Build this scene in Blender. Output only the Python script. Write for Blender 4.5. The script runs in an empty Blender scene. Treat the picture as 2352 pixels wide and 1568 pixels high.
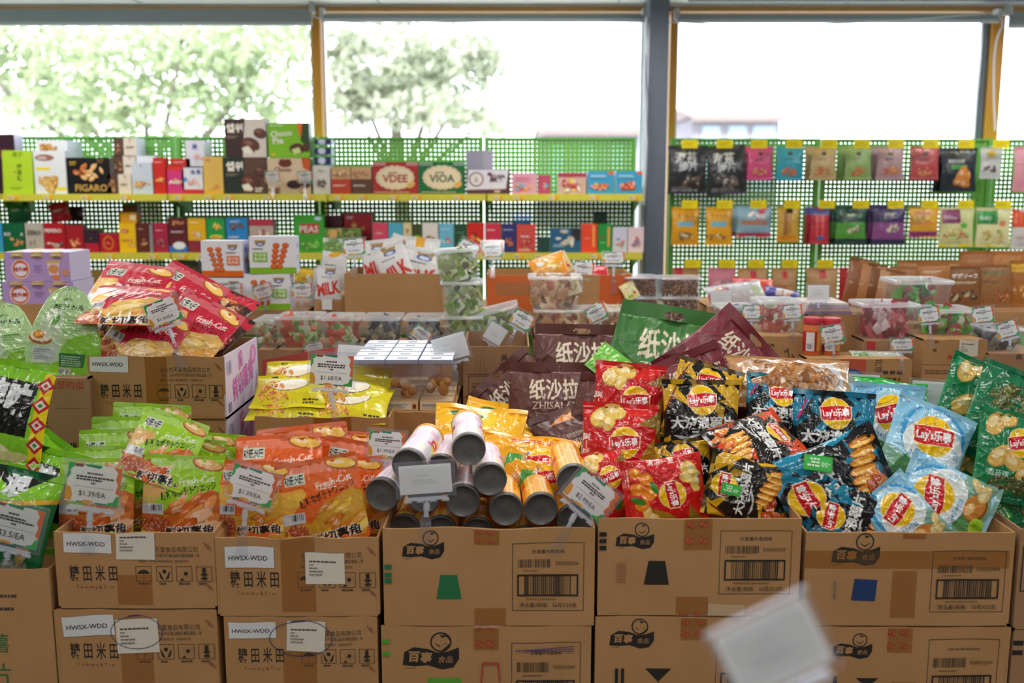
import bpy, math, random
import numpy as np
from mathutils import Vector, Matrix, Euler
from mathutils.geometry import tessellate_polygon
R = math.radians
scene = bpy.context.scene
COL = scene.collection
# ---------------------------------------------------------------- camera
F_PX, PITCH, EYE = 2290.0, R(8.8), 1.5
cam_data = bpy.data.cameras.new('camera')
cam_data.sensor_width = 36.0
cam_data.lens = 36.0 * F_PX / 2352
cam_data.clip_start, cam_data.clip_end = 0.05, 200
cam_data.dof.use_dof = True
cam_data.dof.focus_distance = 2.86
cam_data.dof.aperture_fstop = 2.0
cam = bpy.data.objects.new('camera', cam_data)
cam.location = (0, 0, EYE)
cam.rotation_euler = (R(90) - PITCH, 0, 0)
COL.objects.link(cam)
scene.camera = cam
# ---------------------------------------------------------------- sky and light
world = bpy.data.worlds.new('sky')
scene.world = world
world.use_nodes = True
wn = world.node_tree.nodes
bg = wn['Background']
bg.inputs[0].default_value = (0.93, 0.97, 1.0, 1)
bg.inputs[1].default_value = 4.6
def add_light(name, kind, loc, rot, energy, color=(1, 1, 1), size=(1, 1)):
    d = bpy.data.lights.new(name, kind)
    d.energy = energy
    d.color = color
    if kind == 'AREA':
        d.shape = 'RECTANGLE'
        d.size, d.size_y = size
    o = bpy.data.objects.new(name, d)
    o.location, o.rotation_euler = loc, rot
    COL.objects.link(o)
    return o
sun = add_light('sun', 'SUN', (0, -5, 20), (R(38), R(-12), 0), 8, (1, 0.95, 0.86))
sun.data.angle = R(1)
FILL_LAMPS = [(lx, ly) for ly in (-0.9, 1.3, 3.1, 4.9) for lx in (-2.4, 0.3, 3.0)]  # unseen ceiling lights; outermost rows added to brighten near tags and back wall
for lx, ly in FILL_LAMPS:
    add_light('unseen_fill_light', 'AREA', (lx, ly, 2.44), (0, 0, 0), {-0.9: 16, 1.3: 14, 3.1: 17, 4.9: 14}[ly], (1, 0.975, 0.94), (1.15, 0.28))
scene.view_settings.view_transform = 'Standard'
scene.view_settings.look = 'None'
scene.view_settings.gamma = 1.0
scene.view_settings.use_curve_mapping = False
scene.view_settings.exposure = 0.22
cy = scene.cycles
cy.use_denoising = True
cy.max_bounces = 8
cy.diffuse_bounces = 4
cy.glossy_bounces = 3
cy.transmission_bounces = 4
cy.transparent_max_bounces = 14
cy.sample_clamp_indirect = 6
cy.caustics_reflective = False
cy.caustics_refractive = False
# ---------------------------------------------------------------- pixel -> place
CP, SP = math.cos(PITCH), math.sin(PITCH)
def ray(px, py):
    a, b = (px - 1176) / F_PX, (784 - py) / F_PX
    return Vector((a, CP + SP * b, -SP + CP * b))
def at(px, py, Y):
    d = ray(px, py)
    return Vector((0, 0, EYE)) + d * (Y / d.y)
def mpp(px, py, Y):
    return Y / ray(px, py).y / F_PX
# ---------------------------------------------------------------- colours and materials
def lin(c):
    if isinstance(c, str):
        c = c.lstrip('#')
        c = [int(c[i:i + 2], 16) / 255 for i in (0, 2, 4)]
    return tuple(x / 12.92 if x <= 0.04045 else ((x + 0.055) / 1.055) ** 2.4 for x in c)
def mix(a, b, t):
    a, b = (lin(a) if isinstance(a, str) else a), (lin(b) if isinstance(b, str) else b)
    return tuple(x * (1 - t) + y * t for x, y in zip(a, b))
MATS = {}
def node_mat(name):
    m = bpy.data.materials.new(name)
    m.use_nodes = True
    MATS[name] = m
    n, l = m.node_tree.nodes, m.node_tree.links
    return m, n, l, n['Principled BSDF']
def bump(n, l, b, scale, strength, dist=0.002, detail=3, coord=None):
    t = n.new('ShaderNodeTexNoise')
    t.inputs['Scale'].default_value = scale
    t.inputs['Detail'].default_value = detail
    tc = n.new('ShaderNodeTexCoord')
    l.new(tc.outputs['Object'], t.inputs['Vector'])
    u = n.new('ShaderNodeBump')
    u.inputs['Strength'].default_value = strength
    u.inputs['Distance'].default_value = dist
    l.new(t.outputs['Fac'], u.inputs['Height'])
    l.new(u.outputs['Normal'], b.inputs['Normal'])
    return t
def printed(name, rough, spec=0.5, coat=0.0, bscale=0, bstr=0.3, bdist=0.002, metallic=0.0, alpha=1.0):
    m, n, l, b = node_mat(name)
    a = n.new('ShaderNodeVertexColor')
    a.layer_name = 'Col'
    l.new(a.outputs['Color'], b.inputs['Base Color'])
    b.inputs['Roughness'].default_value = rough
    b.inputs['Specular IOR Level'].default_value = spec
    b.inputs['Coat Weight'].default_value = coat
    b.inputs['Coat Roughness'].default_value = 0.12
    b.inputs['Metallic'].default_value = metallic
    b.inputs['Alpha'].default_value = alpha
    if bscale:
        bump(n, l, b, bscale, bstr, bdist)
    return m
def translucent(m, k):
    n, l = m.node_tree.nodes, m.node_tree.links
    t = n.new('ShaderNodeBsdfTranslucent'); x = n.new('ShaderNodeMixShader'); x.inputs[0].default_value = k
    a = next(q for q in n if q.type == 'VERTEX_COLOR')
    l.new(a.outputs['Color'], t.inputs[0]); l.new(n['Principled BSDF'].outputs[0], x.inputs[1]); l.new(t.outputs[0], x.inputs[2]); l.new(x.outputs[0], n['Material Output'].inputs[0])
    return m
M_PAPER = printed('printed_card', 0.55, 0.4)
M_GLOSS = printed('glossy_card', 0.32, 0.5)
M_FOIL = printed('printed_foil', 0.2, 0.5, 0.3, 12, 0.5, 0.007)
M_FILM = printed('printed_film', 0.3, 0.55, 0.25, 22, 0.3, 0.003)
M_MATT = printed('matt_pouch', 0.42, 0.5, 0.1, 18, 0.25, 0.003)
M_TAG = translucent(printed('thin_tag_paper', 0.6, 0.3), 0.4)
M_PLASTIC = printed('coloured_plastic', 0.4, 0.5)
M_CLEARBAG = printed('clear_film_bag', 0.18, 0.6, 0.3, 26, 0.5, 0.005, alpha=0.86)
def plain(name, c, rough=0.5, metallic=0, bscale=0, bstr=0.2, bdist=0.002, var=0.0):
    m, n, l, b = node_mat(name)
    b.inputs['Base Color'].default_value = (*lin(c), 1)
    b.inputs['Roughness'].default_value = rough
    b.inputs['Metallic'].default_value = metallic
    if bscale:
        t = bump(n, l, b, bscale, bstr, bdist)
        if var:
            r = n.new('ShaderNodeMix')
            r.data_type = 'RGBA'
            r.inputs[6].default_value = (*mix(c, '#000000', var), 1)
            r.inputs[7].default_value = (*mix(c, '#ffffff', var * 0.5), 1)
            l.new(t.outputs['Fac'], r.inputs[0])
            l.new(r.outputs[2], b.inputs['Base Color'])
    return m
def cardboard(name, c):
    m, n, l, b = node_mat(name)
    tc = n.new('ShaderNodeTexCoord')
    w = n.new('ShaderNodeTexWave')
    w.inputs['Scale'].default_value = 55
    w.inputs['Distortion'].default_value = 1.2
    t = n.new('ShaderNodeTexNoise')
    t.inputs['Scale'].default_value = 7
    t.inputs['Detail'].default_value = 5
    l.new(tc.outputs['Object'], w.inputs['Vector'])
    l.new(tc.outputs['Object'], t.inputs['Vector'])
    r = n.new('ShaderNodeMix')
    r.data_type = 'RGBA'
    r.inputs[6].default_value = (*mix(c, '#000000', 0.14), 1)
    r.inputs[7].default_value = (*mix(c, '#ffffff', 0.05), 1)
    l.new(t.outputs['Fac'], r.inputs[0])
    r2 = n.new('ShaderNodeMix')
    r2.data_type = 'RGBA'
    r2.blend_type = 'MULTIPLY'
    r2.inputs[0].default_value = 0.06
    l.new(r.outputs[2], r2.inputs[6])
    l.new(w.outputs['Color'], r2.inputs[7])
    l.new(r2.outputs[2], b.inputs['Base Color'])
    b.inputs['Roughness'].default_value = 0.75
    b.inputs['Specular IOR Level'].default_value = 0.25
    u = n.new('ShaderNodeBump')
    u.inputs['Strength'].default_value = 0.25
    u.inputs['Distance'].default_value = 0.002
    l.new(t.outputs['Fac'], u.inputs['Height'])
    l.new(u.outputs['Normal'], b.inputs['Normal'])
    return m
M_CARD = cardboard('cardboard', '#b0824f')
M_CARD2 = cardboard('cardboard_dark', '#9e7650')
M_KRAFT = cardboard('kraft_paper', '#b98a58')
def see_through(name, tint, gloss, rough=0.06, milk=0.0, milk_c='#ffffff', base=0.05):
    m, n, l, b = node_mat(name)
    n.remove(b)
    out = n['Material Output']
    tr = n.new('ShaderNodeBsdfTransparent')
    tr.inputs[0].default_value = (*lin(tint), 1)
    gl = n.new('ShaderNodeBsdfGlossy')
    gl.inputs['Roughness'].default_value = rough
    gl.inputs[0].default_value = (0.95, 0.97, 1, 1)
    lw = n.new('ShaderNodeLayerWeight')
    lw.inputs[0].default_value = gloss
    lw.inputs[0].default_value = 0.5
    pw = n.new('ShaderNodeMath')
    pw.operation = 'POWER'
    pw.inputs[1].default_value = 4
    l.new(lw.outputs['Facing'], pw.inputs[0])
    mth = n.new('ShaderNodeMath')
    mth.operation = 'MULTIPLY_ADD'
    mth.inputs[1].default_value = gloss
    mth.inputs[2].default_value = base
    l.new(pw.outputs[0], mth.inputs[0])
    mx = n.new('ShaderNodeMixShader')
    l.new(mth.outputs[0], mx.inputs[0])
    last = tr.outputs[0]
    if milk:
        d = n.new('ShaderNodeBsdfDiffuse')
        d.inputs[0].default_value = (*lin(milk_c), 1)
        tl = n.new('ShaderNodeBsdfTranslucent')
        tl.inputs[0].default_value = (*lin(milk_c), 1)
        md = n.new('ShaderNodeMixShader')
        l.new(d.outputs[0], md.inputs[1])
        l.new(tl.outputs[0], md.inputs[2])
        mm = n.new('ShaderNodeMixShader')
        mm.inputs[0].default_value = milk
        l.new(tr.outputs[0], mm.inputs[1])
        l.new(md.outputs[0], mm.inputs[2])
        last = mm.outputs[0]
    l.new(last, mx.inputs[1])
    l.new(gl.outputs[0], mx.inputs[2])
    l.new(mx.outputs[0], out.inputs[0])
    return m
M_GLASS = see_through('window_glass', '#fbfdff', 0.25, 0.02, base=0.004)
M_ACRYL = see_through('clear_acrylic', '#fdfdff', 0.3, 0.08, 0.025, '#e6ecf8', 0.04)
M_STEM = see_through('milky_clip_plastic', '#f6f8fc', 0.4, 0.12, 0.45, '#eef2fa', 0.08)
M_TUB = see_through('frosted_plastic', '#fcfdfd', 0.3, 0.15, 0.08, '#eef2f8', 0.06)
M_LID = see_through('frosted_lid', '#f8fafd', 0.45, 0.2, 0.42, '#f8faff', 0.1)
M_TAPE = see_through('packing_tape_film', '#f2e0bc', 0.2, 0.15, 0.14, '#b98a48', 0.04)
M_CLEARTAPE = see_through('clear_tape_film', '#f5efe4', 0.3, 0.2, 0.15, '#e8ddc8', 0.06)
# ---------------------------------------------------------------- mesh building
class MB:
    """Collects faces with a colour and a material each, then becomes ONE mesh object."""
    def __init__(s):
        s.v, s.f, s.c, s.m, s.n, s.smooth = [], [], [], [], 0, []
    def add(s, verts, faces, col=(0.8, 0.8, 0.8), mat=0, smooth=False, vcol=None):
        verts = np.asarray(verts, float).reshape(-1, 3)
        if isinstance(col, str):
            col = lin(col)
        for k, f in enumerate(faces):
            s.f.append([int(i) + s.n for i in f])
            s.c.append(None if vcol is None else vcol)
            if vcol is None:
                s.c[-1] = col
            else:
                s.c[-1] = [tuple(vcol[int(i)]) for i in f]
            s.m.append(mat)
            s.smooth.append(smooth)
        s.v.append(verts)
        s.n += len(verts)
    def box(s, x0, y0, z0, x1, y1, z1, col=(0.8, 0.8, 0.8), mat=0, M=None, cols=None):
        v = [(x, y, z) for z in (z0, z1) for y in (y0, y1) for x in (x0, x1)]
        if M is not None:
            v = [tuple(M @ Vector(p)) for p in v]
        fs = [(0, 1, 5, 4), (1, 3, 7, 5), (3, 2, 6, 7), (2, 0, 4, 6), (4, 5, 7, 6), (2, 3, 1, 0)]  # front right back left top bottom
        if cols is None:
            s.add(v, fs, col, mat)
        else:
            for f, c in zip(fs, cols):
                s.add([v[i] for i in f], [(0, 1, 2, 3)], c, mat)
    def tube(s, p0, p1, r0, r1=None, n=12, col=(0.8, 0.8, 0.8), mat=0, caps=True):
        p0, p1 = Vector(p0), Vector(p1)
        r1 = r0 if r1 is None else r1
        d = (p1 - p0).normalized()
        a = d.orthogonal().normalized()
        b = d.cross(a)
        v = []
        for p, r in ((p0, r0), (p1, r1)):
            v += [p + (a * math.cos(2 * math.pi * i / n) + b * math.sin(2 * math.pi * i / n)) * r for i in range(n)]
        s.add([tuple(x) for x in v], [(i, (i + 1) % n, n + (i + 1) % n, n + i) for i in range(n)], col, mat, True)
        if caps:
            s.add([tuple(x) for x in v], [tuple(range(n - 1, -1, -1)), tuple(range(n, 2 * n))], col, mat)
    def grid(s, P, vcol=None, col=(0.8, 0.8, 0.8), mat=0, flip=False, mask=None, smooth=True):
        ny, nx = P.shape[:2]
        i = np.arange((ny - 1) * (nx - 1))
        r, c = i // (nx - 1), i % (nx - 1)
        q = np.stack([r * nx + c, r * nx + c + 1, (r + 1) * nx + c + 1, (r + 1) * nx + c], 1)
        if flip:
            q = q[:, ::-1]
        if mask is not None:
            q = q[mask.reshape(-1)]
        s.v.append(P.reshape(-1, 3))
        vc = np.asarray(vcol).reshape(-1, 3) if vcol is not None else np.tile(np.array(lin(col) if isinstance(col, str) else col), (nx * ny, 1))
        s.f.append(('Q', q + s.n, vc, mat, q))
        s.c.append(None); s.m.append(None); s.smooth.append(smooth)
        s.n += nx * ny
    def mesh(s, name, mats):
        V = np.concatenate(s.v) if s.v else np.zeros((0, 3))
        loops, starts, tot, cols, mi, sm = [], [], [], [], [], []
        at_ = 0
        for f, c, m, sh in zip(s.f, s.c, s.m, s.smooth):
            if isinstance(f, tuple) and f and isinstance(f[0], str):
                _, q, vc, mm, q0 = f
                k = len(q)
                loops.append(q.reshape(-1)); starts.append(at_ + 4 * np.arange(k)); tot.append(np.full(k, 4))
                cols.append(vc[q0.reshape(-1)]); mi.append(np.full(k, mm)); sm.append(np.full(k, sh))
                at_ += 4 * k
            else:
                k = len(f)
                loops.append(np.array(f)); starts.append(np.array([at_])); tot.append(np.array([k]))
                cols.append(np.array(c if isinstance(c, list) else [c] * k, float).reshape(k, -1)[:, :3])
                mi.append(np.array([m])); sm.append(np.array([sh]))
                at_ += k
        me = bpy.data.meshes.new(name)
        if not loops:
            return me
        L, S, T, C = np.concatenate(loops), np.concatenate(starts), np.concatenate(tot), np.concatenate(cols)
        me.vertices.add(len(V)); me.vertices.foreach_set('co', V.astype(np.float32).reshape(-1))
        me.loops.add(len(L)); me.loops.foreach_set('vertex_index', L.astype(np.int32))
        me.polygons.add(len(S))
        me.polygons.foreach_set('loop_start', S.astype(np.int32))
        me.polygons.foreach_set('loop_total', T.astype(np.int32))
        me.polygons.foreach_set('material_index', np.concatenate(mi).astype(np.int32))
        me.polygons.foreach_set('use_smooth', np.concatenate(sm).astype(bool))
        for m in mats:
            me.materials.append(m)
        me.update(calc_edges=True)
        a = me.color_attributes.new('Col', 'BYTE_COLOR', 'CORNER')
        a.data.foreach_set('color', np.concatenate([C, np.ones((len(C), 1))], 1).astype(np.float32).reshape(-1))
        me.validate()
        return me
    def obj(s, name, mats, parent=None, loc=None, M=None):
        o = bpy.data.objects.new(name, s.mesh(name, mats if isinstance(mats, (list, tuple)) else [mats]))
        COL.objects.link(o)
        if parent is not None:
            o.parent = parent
        if M is not None:
            o.matrix_world = M
        elif loc is not None:
            o.location = loc
        return o
def tag(o, label, cat, group=None):
    o['label'], o['category'] = label, cat
    if group:
        o['group'] = group
    return o
def thing(name, label, cat, loc=(0, 0, 0), M=None, group=None):
    o = bpy.data.objects.new(name, None)
    o.empty_display_size = 0.05
    COL.objects.link(o)
    if M is not None:
        o.matrix_world = M
    else:
        o.location = loc
    return tag(o, label, cat, group)
def struct(o):
    o['kind'] = 'structure'
    return o
def dup(o, M=None, label=None, group=None, loc=None):
    c = o.copy()
    COL.objects.link(c)
    if M is not None:
        c.matrix_world = M
    if loc is not None:
        c.location = loc
    if label:
        c['label'] = label
    if group:
        c['group'] = group
    for ch in o.children:
        d = ch.copy(); COL.objects.link(d); d.parent = c
        for g in ch.children:
            e = g.copy(); COL.objects.link(e); e.parent = d
    return c
def pose(p, yaw=0, lean=0, roll=0):
    """Facing the shop floor (-Y): lean tips the top away, roll turns it clockwise as seen from the front."""
    return Matrix.Translation(p) @ Matrix.Rotation(R(yaw), 4, 'Z') @ Matrix.Rotation(R(-lean), 4, 'X') @ Matrix.Rotation(R(roll), 4, 'Y')
# ---------------------------------------------------------------- printed artwork: coloured triangles, x 0..1, y 0..a
TXT = {}
def text_tris(body, bold):
    k = (body, bold)
    if k not in TXT:
        c = bpy.data.curves.new('lettering', 'FONT')
        c.body, c.size, c.resolution_u, c.offset = body, 1, 2, bold
        o = bpy.data.objects.new('lettering', c)
        COL.objects.link(o)
        bpy.context.view_layer.update()
        m = o.to_mesh()
        m.calc_loop_triangles()
        v = np.array([p.co[:2] for p in m.vertices]).reshape(-1, 2)
        t = np.array([x.vertices[:] for x in m.loop_triangles], int).reshape(-1, 3)
        TXT[k] = v[t] if len(t) else np.zeros((0, 3, 2))
        o.to_mesh_clear()
        bpy.data.objects.remove(o)
        bpy.data.curves.remove(c)
    return TXT[k]
class Art:
    def __init__(s, a, base):
        s.a, s.base, s.L = a, lin(base) if isinstance(base, str) else base, []
        s.cache = {}
    def t(s, tris, col):
        tris = np.asarray(tris, float).reshape(-1, 3, 2)
        if len(tris):
            s.L.append((tris, lin(col) if isinstance(col, str) else col))
        return s
    def poly(s, pts, col):
        p = [Vector((x, y, 0)) for x, y in pts]
        return s.t([[pts[i] for i in tr] for tr in tessellate_polygon([p])], col)
    def rect(s, x0, y0, x1, y1, col, rot=0):
        cx, cy_ = (x0 + x1) / 2, (y0 + y1) / 2
        q = s.rot([(x0, y0), (x1, y0), (x1, y1), (x0, y1)], cx, cy_, rot)
        return s.t([[q[0], q[1], q[2]], [q[0], q[2], q[3]]], col)
    @staticmethod
    def rot(pts, cx, cy_, deg):
        c, n = math.cos(R(deg)), math.sin(R(deg))
        return [(cx + (x - cx) * c - (y - cy_) * n, cy_ + (x - cx) * n + (y - cy_) * c) for x, y in pts]
    def ell(s, cx, cy_, rx, ry, col, rot=0, n=20):
        q = s.rot([(cx + rx * math.cos(2 * math.pi * i / n), cy_ + ry * math.sin(2 * math.pi * i / n)) for i in range(n)], cx, cy_, rot)
        return s.t([[q[0], q[i], q[i + 1]] for i in range(1, n - 1)], col)
    def blob(s, cx, cy_, rx, ry, col, rot, rr, n=11):
        q = s.rot([(cx + rx * f * math.cos(2 * math.pi * i / n), cy_ + ry * f * math.sin(2 * math.pi * i / n)) for i in range(n) for f in (rr.uniform(.78, 1.1),)], cx, cy_, rot)
        c = (cx, cy_)
        return s.t([[c, q[i], q[(i + 1) % n]] for i in range(n)], col)
    def frame(s, x0, y0, x1, y1, w, col):
        for q in ((x0, y0, x1, y0 + w), (x0, y1 - w, x1, y1), (x0, y0, x0 + w, y1), (x1 - w, y0, x1, y1)):
            s.rect(*q, col)
        return s
    def text(s, body, cx, cy_, col, w=None, h=None, rot=0, bold=0.0, skew=0.0, outline=None, ow=0.03):
        ref = text_tris(body, bold)
        if not len(ref):
            return s
        lo, hi = ref.reshape(-1, 2).min(0), ref.reshape(-1, 2).max(0)
        sx = w / (hi[0] - lo[0]) if w else h / (hi[1] - lo[1])
        sy = h / (hi[1] - lo[1]) if h else sx
        for b, c in (((bold + ow, outline),) if outline else ()) + ((bold, col),):
            t = text_tris(body, b).copy()
            t = (t - (lo + hi) / 2) * (sx, sy)
            t[..., 0] += t[..., 1] * skew
            cr, sr = math.cos(R(rot)), math.sin(R(rot))
            t = np.stack([t[..., 0] * cr - t[..., 1] * sr + cx, t[..., 0] * sr + t[..., 1] * cr + cy_], -1)
            s.t(t, c)
        return s
    def lines(s, x0, y0, x1, y1, n, col, seed=1, fill=0.45):
        """small print: rows of short bars"""
        rr = random.Random(seed)
        d = (y1 - y0) / n
        for i in range(n):
            x = x0
            end = x0 + (x1 - x0) * rr.uniform(0.6, 1)
            while x < end:
                w = d * rr.uniform(0.5, 1.6)
                s.rect(x, y0 + d * i, min(x + w, end), y0 + d * (i + fill), col)
                x += w + d * 0.25
        return s
    def bars(s, x0, y0, x1, y1, col, seed=1, n=30):
        rr = random.Random(seed)
        w = (x1 - x0) / n
        for i in range(n):
            if i % 2 == 0:
                s.rect(x0 + w * i, y0, x0 + w * (i + rr.uniform(0.4, 1.5)), y1, col)
        return s
    def food(s, cx, cy_, rx, ry, cols, n, sz, seed=1, el=0.5, rot=None):
        rr = random.Random(seed)
        for _ in range(n):
            a, q = rr.uniform(0, 6.283), math.sqrt(rr.random())
            k = sz * rr.uniform(0.55, 1.3)
            x, y, t = cx + rx * q * math.cos(a), cy_ + ry * q * math.sin(a), rot + rr.uniform(-25, 25) if rot is not None else rr.uniform(0, 180)
            c = lin(rr.choice(cols))
            e2 = el * rr.uniform(0.7, 1.35)
            s.blob(x, y, k, k * e2, mix(c, (0.1, 0.02, 0), 0.4), t, rr)
            s.blob(x, y + k * 0.06, k * 0.88, k * e2 * 0.84, c, t, rr)
            for _j in range(3):
                s.blob(x + k * rr.uniform(-.35, .35), y + k * e2 * rr.uniform(-.3, .45), k * rr.uniform(.15, .4), k * e2 * rr.uniform(.12, .3), mix(c, (1, 0.93, 0.8), rr.uniform(.15, .5)), t + rr.uniform(-20, 20), rr)
        return s
    def raster(s, nx, ny):
        if (nx, ny) in s.cache:
            return s.cache[(nx, ny)]
        C = np.tile(np.array(s.base), (ny, nx, 1))
        gx, gy = np.linspace(0, 1, nx), np.linspace(0, s.a, ny)
        for tris, col in s.L:
            lo, hi = tris.min(1), tris.max(1)
            i0 = np.searchsorted(gx, lo[:, 0]); i1 = np.searchsorted(gx, hi[:, 0], 'right')
            j0 = np.searchsorted(gy, lo[:, 1]); j1 = np.searchsorted(gy, hi[:, 1], 'right')
            for k in np.nonzero((i1 > i0) & (j1 > j0))[0]:
                (ax, ay), (bx, by), (cx, cy_) = tris[k]
                X, Y = gx[i0[k]:i1[k]][None], gy[j0[k]:j1[k]][:, None]
                e0 = (bx - ax) * (Y - ay) - (by - ay) * (X - ax)
                e1 = (cx - bx) * (Y - by) - (cy_ - by) * (X - bx)
                e2 = (ax - cx) * (Y - cy_) - (ay - cy_) * (X - cx)
                m = ((e0 >= 0) & (e1 >= 0) & (e2 >= 0)) | ((e0 <= 0) & (e1 <= 0) & (e2 <= 0))
                C[j0[k]:j1[k], i0[k]:i1[k]][m] = col
        s.cache[(nx, ny)] = C
        return C
    def flat(s, mb, fn, off=0.0004, step=0.00008, maxlen=None, mat=0, skip_base=True):
        """Lay the artwork on a panel: fn(xy array, lift) -> points."""
        for k, (tris, col) in enumerate(s.L):
            T = tris.copy()
            # drop what leaves the panel
            c = T.mean(1)
            T = T[(c[:, 0] > -0.01) & (c[:, 0] < 1.01) & (c[:, 1] > -0.01) & (c[:, 1] < s.a + 0.01)]
            T = np.clip(T, (0, 0), (1, s.a))
            if maxlen:
                for _ in range(5):
                    e = np.linalg.norm(T - np.roll(T, -1, 1), axis=2).max(1)
                    big = e > maxlen
                    if not big.any():
                        break
                    B = T[big]
                    m = (B + np.roll(B, -1, 1)) / 2
                    T = np.concatenate([T[~big], np.stack([B[:, 0], m[:, 0], m[:, 2]], 1), np.stack([m[:, 0], B[:, 1], m[:, 1]], 1), np.stack([m[:, 2], m[:, 1], B[:, 2]], 1), m])
            if not len(T):
                continue
            ar = (T[:, 1, 0] - T[:, 0, 0]) * (T[:, 2, 1] - T[:, 0, 1]) - (T[:, 1, 1] - T[:, 0, 1]) * (T[:, 2, 0] - T[:, 0, 0])
            T[ar < 0] = T[ar < 0][:, ::-1]
            T = T[np.abs(ar) > 1e-9]
            P = fn(T.reshape(-1, 2), off + step * k)
            mb.add(P, np.arange(len(P)).reshape(-1, 3), col, mat)
# ---------------------------------------------------------------- builders
def noise2(X, Y, seed, freq, n=7, ridged=True):
    rr = random.Random(seed)
    Z = 0
    for i in range(n):
        t, f = rr.uniform(0, 6.283), freq * rr.uniform(0.6, 1.8)
        s = np.sin((X * math.cos(t) + Y * math.sin(t)) * f + rr.uniform(0, 6.283) + 0.9 * np.sin((X * math.sin(t) - Y * math.cos(t)) * f * 0.6 + rr.uniform(0, 6.283)))
        Z = Z + ((1 - np.abs(s)) ** 3 * 1.25 if ridged else s)
    return Z / n
def prof_rect(rc):
    def f(v, a):
        d = np.minimum(v, a - v)
        k = np.clip(rc - d, 0, rc)
        return 1 - 2 * (rc - np.sqrt(np.maximum(rc * rc - k * k, 0)))
    return f
def prof_egg(v, a):
    t = v / a
    return np.interp(t, [0, .04, .12, .25, .4, .55, .7, .85, .94, 1], [.62, .8, .94, 1, .97, .86, .72, .56, .4, .12])
def prof_bag(v, a):
    t = v / a
    return 1 - 0.07 * np.sin(np.pi * t)
def bag_mesh(mb, art, w, th=0.3, nx=110, seed=1, seal=0.06, crease=0.02, prof=prof_bag, bend=0.0, twist=0.0, sag=0.0, hole=None, side=0.12, wave=0.0, v0=0.0, v1=1.0, back=None, edge=0.0):
    """A filled film bag, w wide, w*a high, centred on the origin, facing -Y. th: depth / width. side: how blunt the sides are."""
    a = art.a
    ny = max(8, int(nx * a * (v1 - v0)))
    def P(n_x, n_y, sgn):
        U, V = np.meshgrid(np.linspace(0, 1, n_x), np.linspace(v0, v1, n_y) * a)
        t = V / a
        e = np.clip(np.minimum(t, 1 - t) / 1.0 - seal, 0, None) / (0.5 - seal)
        du = np.clip(np.minimum(U, 1 - U) - edge, 0, None) / (0.5 - edge)
        vert = (1 - (1 - np.clip(e, 0, 1)) ** 2.2)
        horiz = (1 - (1 - np.clip(du, 0, 1)) ** 2.4) ** (0.62 - side)
        T = th * 0.5 * vert * horiz * (1 + sag * (0.5 - t) * 2)
        ins = np.clip(T / (th * 0.5 + 1e-9), 0, 1)
        fold = noise2(U, V, seed, 9) - 0.33
        fine = noise2(U, V, seed + 5, 24) - 0.33
        Y = sgn * T + crease * ins ** 0.35 * (fold * 1.9 + fine * 0.35) * sgn
        # gathers running in from the seals
        g = np.exp(-np.clip(np.minimum(t, 1 - t) - seal, 0, None) * 9) * ins ** 0.3
        Y += sgn * crease * 0.8 * g * np.sin(U * 34 + seed + 3 * np.sin(U * 7 + seed))
        sealed = 1 - np.clip(e * 40, 0, 1)
        Y += wave * sealed * np.sin(U * 9 + seed * 1.7 + t * 3) + 0.012 * sealed * (noise2(U, V, seed + 9, 6, 4, False))
        pw = prof(V, a)
        X = (U - 0.5) * pw
        Z = V - a / 2
        if bend:
            k = bend / a
            ang = k * (t - 0.3)
            ang = bend * np.clip(t - 0.25, 0, 1)
            Y2 = -np.sin(ang) * np.clip(t - 0.25, 0, 1) * a * 0.5
            Y = Y + Y2
            Z = Z - (1 - np.cos(ang)) * np.clip(t - 0.25, 0, 1) * a * 0.5
        if twist:
            ta = twist * (t - 0.5)
            X, Y = X * np.cos(ta) - Y * np.sin(ta), X * np.sin(ta) + Y * np.cos(ta)
        return np.stack([X, Y, Z], -1) * w, U, t
    Pf, U, t = P(nx, ny, -1)
    full = int(nx * a)
    C = art.raster(nx, max(8, full))
    r0 = int(round(v0 * (C.shape[0] - 1)))
    rows = np.clip(np.linspace(v0, v1, ny) * (C.shape[0] - 1), 0, C.shape[0] - 1).round().astype(int)
    C = C[rows]
    mask = None
    if hole:
        cu, cv, ru, rv = hole
        uc = (U[:-1, :-1] + U[1:, 1:]) / 2; tc = (t[:-1, :-1] + t[1:, 1:]) / 2
        mask = (np.abs((uc - cu) / ru) ** 3 + np.abs((tc - cv) / rv) ** 3) > 1
    mb.grid(Pf, C, mask=mask)
    n2x, n2y = max(8, nx // 2), max(8, ny // 2)
    Pb, U, t = P(n2x, n2y, 1)
    if hole:
        uc = (U[:-1, :-1] + U[1:, 1:]) / 2; tc = (t[:-1, :-1] + t[1:, 1:]) / 2
        mask = (np.abs((uc - cu) / ru) ** 3 + np.abs((tc - cv) / rv) ** 3) > 1
    mb.grid(Pb, None, back or art.base, flip=True, mask=mask)
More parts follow.
